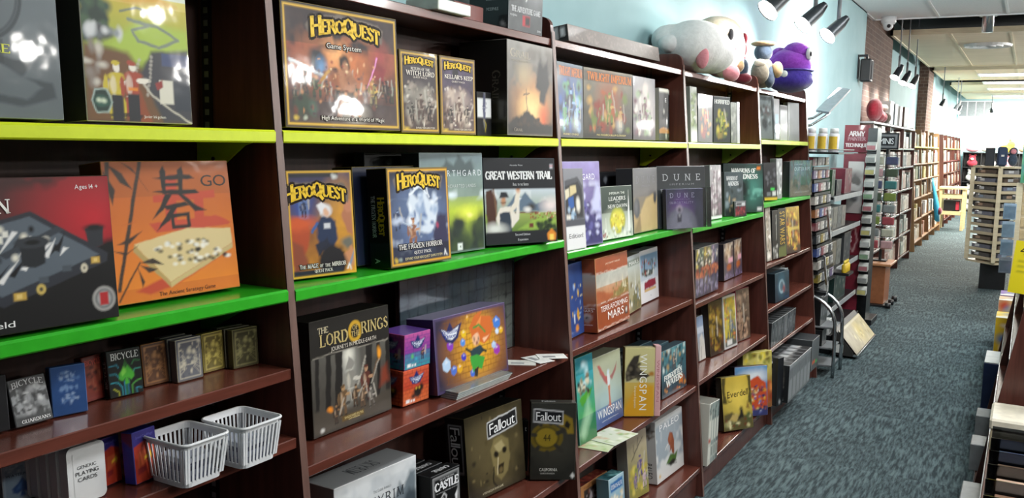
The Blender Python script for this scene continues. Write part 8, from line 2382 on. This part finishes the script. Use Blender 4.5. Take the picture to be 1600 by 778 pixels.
# ------------------------------------------------------------------ fittings on wall and ceiling
# speaker on a bracket
root = empty('wall_speaker', (NEARX, 9.5, 2.3), 'black speaker box on a wall bracket before the brick pier', 'speaker')
q = MB()
q.box(NEARX + .0005, 9.42, 2.22, NEARX + .012, 9.46, 2.45, 'blackmetal')
q.box(NEARX + .012, 9.43, 2.43, -1.44, 9.45, 2.45, 'blackmetal')
q.box(-1.46, 9.44, 2.4, -1.44, 9.5, 2.43, 'blackmetal')
part(q, 'bracket', root)
q = MB()
q.box(-1.512, 9.47, 2.195, -1.41, 9.60, 2.415, 'black', .010)
part(q, 'cabinet', root)
q = MB()
q.box(-1.4095, 9.485, 2.215, -1.404, 9.585, 2.395, plain('#26282c', .7), .002)
part(q, 'grille', root)
# security dome
root = empty('security_camera', (-1.38, 10.2, CEIL), 'white dome security camera under the near ceiling edge', 'camera')
q = MB()
q.lathe(-1.38, 10.2, [(.075, CEIL - .0005), (.075, CEIL - .05), (.06, CEIL - .075)], 'white')
part(q, 'housing', root, smooth=True)
q = MB()
q.blob((-1.38, 10.18, CEIL - .09), (.052, .052, .052), M['white'], 14)
part(q, 'dome', root, smooth=True)
q = MB()
q.blob((-1.365, 10.135, CEIL - .10), (.02, .02, .02), M['black'], 10)
part(q, 'lens', root, smooth=True)
# duct between the ceiling sections
root = empty('ceiling_duct', (-.5, 11.05, 2.95), 'shiny round vent duct in the dark gap between ceiling sections', 'duct')
q = MB()
q.tube([(-.50, 11.0, 2.80), (-.50, 11.0, 3.35)], .055, 'chrome', 20)
part(q, 'duct_pipe', root, smooth=True)
q = MB()
q.tube([(-.50, 11.0, 2.965), (-.50, 11.0, 2.985)], .085, 'chrome', 20)
part(q, 'duct_collar', root, smooth=True)
# dark header beam across the gap
mb = MB()
mb.box(-1.745, 10.45, 3.0, 3.1, 10.7, 3.34, 'plenum')
struct(mb, 'trim_2')
# round diffuser in the tan ceiling
root = empty('air_vent', (-.58, 13.2, CEIL), 'round white air vent in the first tan ceiling section', 'vent')
for r0, r1 in ((.20, .27), (.12, .17), (.05, .09)):
    q = MB()
    n = 28
    vs = []
    for r, z in ((r0, CEIL - .006), (r1, CEIL - .03), (r1 + .01, CEIL - .0005), (r0 - .01, CEIL - .0005)):
        vs += [(-.58 + r * math.cos(2 * math.pi * k / n), 13.2 + r * math.sin(2 * math.pi * k / n), z) for k in range(n)]
    fs = []
    for a in range(4):
        for k in range(n):
            fs.append((a * n + k, a * n + (k + 1) % n, ((a + 1) % 4) * n + (k + 1) % n, ((a + 1) % 4) * n + k))
    q.add(vs, fs, 'white')
    part(q, 'vent_ring', root)
# lit troffers
TL = ['first', 'second', 'third', 'fourth']
for i, (x, y) in enumerate(FAR_LIGHTS):
    root = empty('ceiling_light', (x, y, CEIL), 'lit rectangular ceiling light across the aisle, %s of the far row' % TL[i], 'ceiling light', 'far ceiling lights')
    q = MB()
    w, l = .62, .30
    q.box(x - w - .03, y - l - .03, CEIL - .012, x - w, y + l + .03, CEIL - .0005, 'white')
    q.box(x + w, y - l - .03, CEIL - .012, x + w + .03, y + l + .03, CEIL - .0005, 'white')
    q.box(x - w, y - l - .03, CEIL - .012, x + w, y - l, CEIL - .0005, 'white')
    q.box(x - w, y + l, CEIL - .012, x + w, y + l + .03, CEIL - .0005, 'white')
    part(q, 'frame', root)
    q = MB()
    q.box(x - w + .001, y - l + .001, CEIL - .008, x + w - .001, y + l - .001, CEIL - .001, 'tube')
    part(q, 'diffuser', root)
for i, (x, y) in enumerate(TROFFERS):
    root = empty('ceiling_light', (x, y, CEIL), 'lit rectangular ceiling light in the near white ceiling, %s from the camera' % TL[i], 'ceiling light', 'near ceiling lights')
    q = MB()
    q.box(x - .30, y - .60, CEIL - .01, x + .30, y + .60, CEIL - .001, 'tube')
    part(q, 'diffuser', root)
    q = MB()
    for (a, b2, c, d2) in ((-.33, -.63, -.3005, .63), (.3005, -.63, .33, .63), (-.30, -.63, .30, -.6005), (-.30, .6005, .30, .63)):
        q.box(x + a, y + b2, CEIL - .013, x + c, y + d2, CEIL - .0005, 'white')
    part(q, 'frame', root)


def track_head(loc, aim, label, energy, group, size=.055, spot=1.9, lum=None):
    """track spotlight: drop rod, yoke, tapering can, lit lens; the lamp itself shines from the lens"""
    root = empty('track_light', loc, label, 'spotlight', group)
    L = Vector(loc)
    d = (Vector(aim) - L).normalized()
    q = MB()
    q.tube([L - d * .17, L - d * .12, L - d * .03, L], [size * .35, size * .62, size * .72, size], plain('#3c4146', .35, .3), 16, caps=False)
    back = L - d * .17
    q.tube([back, back - d * .004], size * .35, plain('#3c4146', .35, .3), 16)
    part(q, 'lamp_can', root, smooth=True)
    q = MB()
    q.tube([L - d * .10, L - d * .10 + Vector((0, 0, .16))], .012, 'grey', 10)
    part(q, 'yoke', root, smooth=True)
    q = MB()
    q.tube([L - d * .10 + Vector((0, 0, .161)), (loc[0] - d.x * .1, loc[1] - d.y * .1, 3.34)], .007, 'grey', 8)
    part(q, 'drop_rod', root, smooth=True)
    q = MB()
    q.tube([L - d * .012, L - d * .004], size * .94, 'lit', 20)
    part(q, 'lens', root)
    l = D.lights.new('spot_lamp', 'SPOT')
    l.energy = energy
    l.color = (1.0, .97, .92)
    l.spot_size = spot
    l.spot_blend = .75
    l.shadow_soft_size = .05
    o = D.objects.new('spot_lamp', l)
    COL.objects.link(o)
    o.location = d * .015
    o.rotation_euler = d.to_track_quat('-Z', 'Y').to_euler()
    o.parent = root


NEARP = ['nearest of three', 'middle one of three', 'farthest of three']
for i, (y, z, x) in enumerate([(4.25, 2.155, -1.10), (4.98, 2.178, -1.10), (5.64, 2.193, -1.10)]):
    track_head((x, y, z), (x - .42, y - .40, z - .52), 'lit track spotlight over the plush toys, %s' % NEARP[i], (7, 24, 55)[i], 'spotlights over the plush toys', spot=2.6)
for i, (y, z) in enumerate([(10.72, 2.31), (11.45, 2.30), (12.3, 2.32)]):
    track_head((-1.35, y, z), (-1.6, y - .3, z - .6), 'lit track spotlight by the brick pier, %s' % NEARP[i], 40, 'spotlights by the brick pier')
for i, (y, x, z) in enumerate([(16.8, -1.38, 2.25), (18.9, -1.3, 2.28), (19.7, -1.3, 2.28)]):
    track_head((x, y, z), (x - .25, y - .3, z - .6), 'lit track spotlight over the far bookcases, %s' % NEARP[i], 50, 'spotlights over the far bookcases')
for i, (x, y) in enumerate([(-.9, 24.9), (0.0, 24.9), (.9, 24.9)]):
    track_head((x, y, 2.5), (x, 26.4, 1.75), 'lit track spotlight facing the back wall, %s' % ['left of three', 'middle of three', 'right of three'][i], 100, 'spotlights facing the back wall', spot=2.4)
for i, (loc, aim, e, lab) in enumerate([((1.68, 2.78, 2.30), (-1.3, .9, 1.6), 20, 'first from the camera'), ((1.55, 3.45, 2.55), (-1.3, 1.3, 1.2), 26, 'second from the camera'), ((2.81, 5.21, 2.30), (-1.3, 1.9, 1.5), 85, 'third from the camera'), ((2.4, 4.4, 2.45), (-1.3, 3.2, 1.0), 80, 'fourth from the camera'), ((3.12, 13.5, 2.30), (-1.3, 3.6, 1.5), 55, 'farthest down the aisle')]):
    track_head(loc, aim, 'lit track spotlight across the aisle facing the cherry shelves, %s' % lab, e, 'spotlights facing the cherry shelves', spot=1.1)


# return-air grille high on the back wall
root = empty('wall_vent', (-1.3, 26.49, 2.62), 'grey four-panel air grille high on the back wall', 'vent')
q = MB()
q.box(-1.72, 26.47, 2.43, -.92, 26.499, 2.84, 'white')
part(q, 'frame', root)
for k in range(4):
    q = MB()
    q.box(-1.70 + k * .195, 26.462, 2.45, -1.70 + k * .195 + .175, 26.4695, 2.82, plain('#6c7276', .6))
    part(q, 'grille_panel', root)

# added fill tubes, unseen right of the frame, to brighten the ceilings
for i, (x, y, e) in enumerate(FILL_TUBES):
    root = empty('unseen_fill_tube', (x, y, 2.62), 'added unseen white fill tube over the shop middle, %s from the camera' % ['first', 'second', 'third', 'fourth', 'fifth', 'sixth'][i], 'added fill light', 'added unseen fill tubes')
    q = MB()
    q.tube([(x, y - .6, 2.62), (x, y + .6, 2.62)], .02, 'tube', 10)
    part(q, 'tube', root, smooth=True)
    q = MB()
    for yy in (y - .5, y + .5):
        q.tube([(x, yy, 2.64), (x, yy, CEIL - .013)], .005, 'chrome', 6)
        part(q, 'hanger', root)
        q = MB()
    lamp('unseen_fill_lamp', 'POINT', (0, 0, -.06), e, (1.0, .98, .95), shadow_soft_size=.12).parent = root
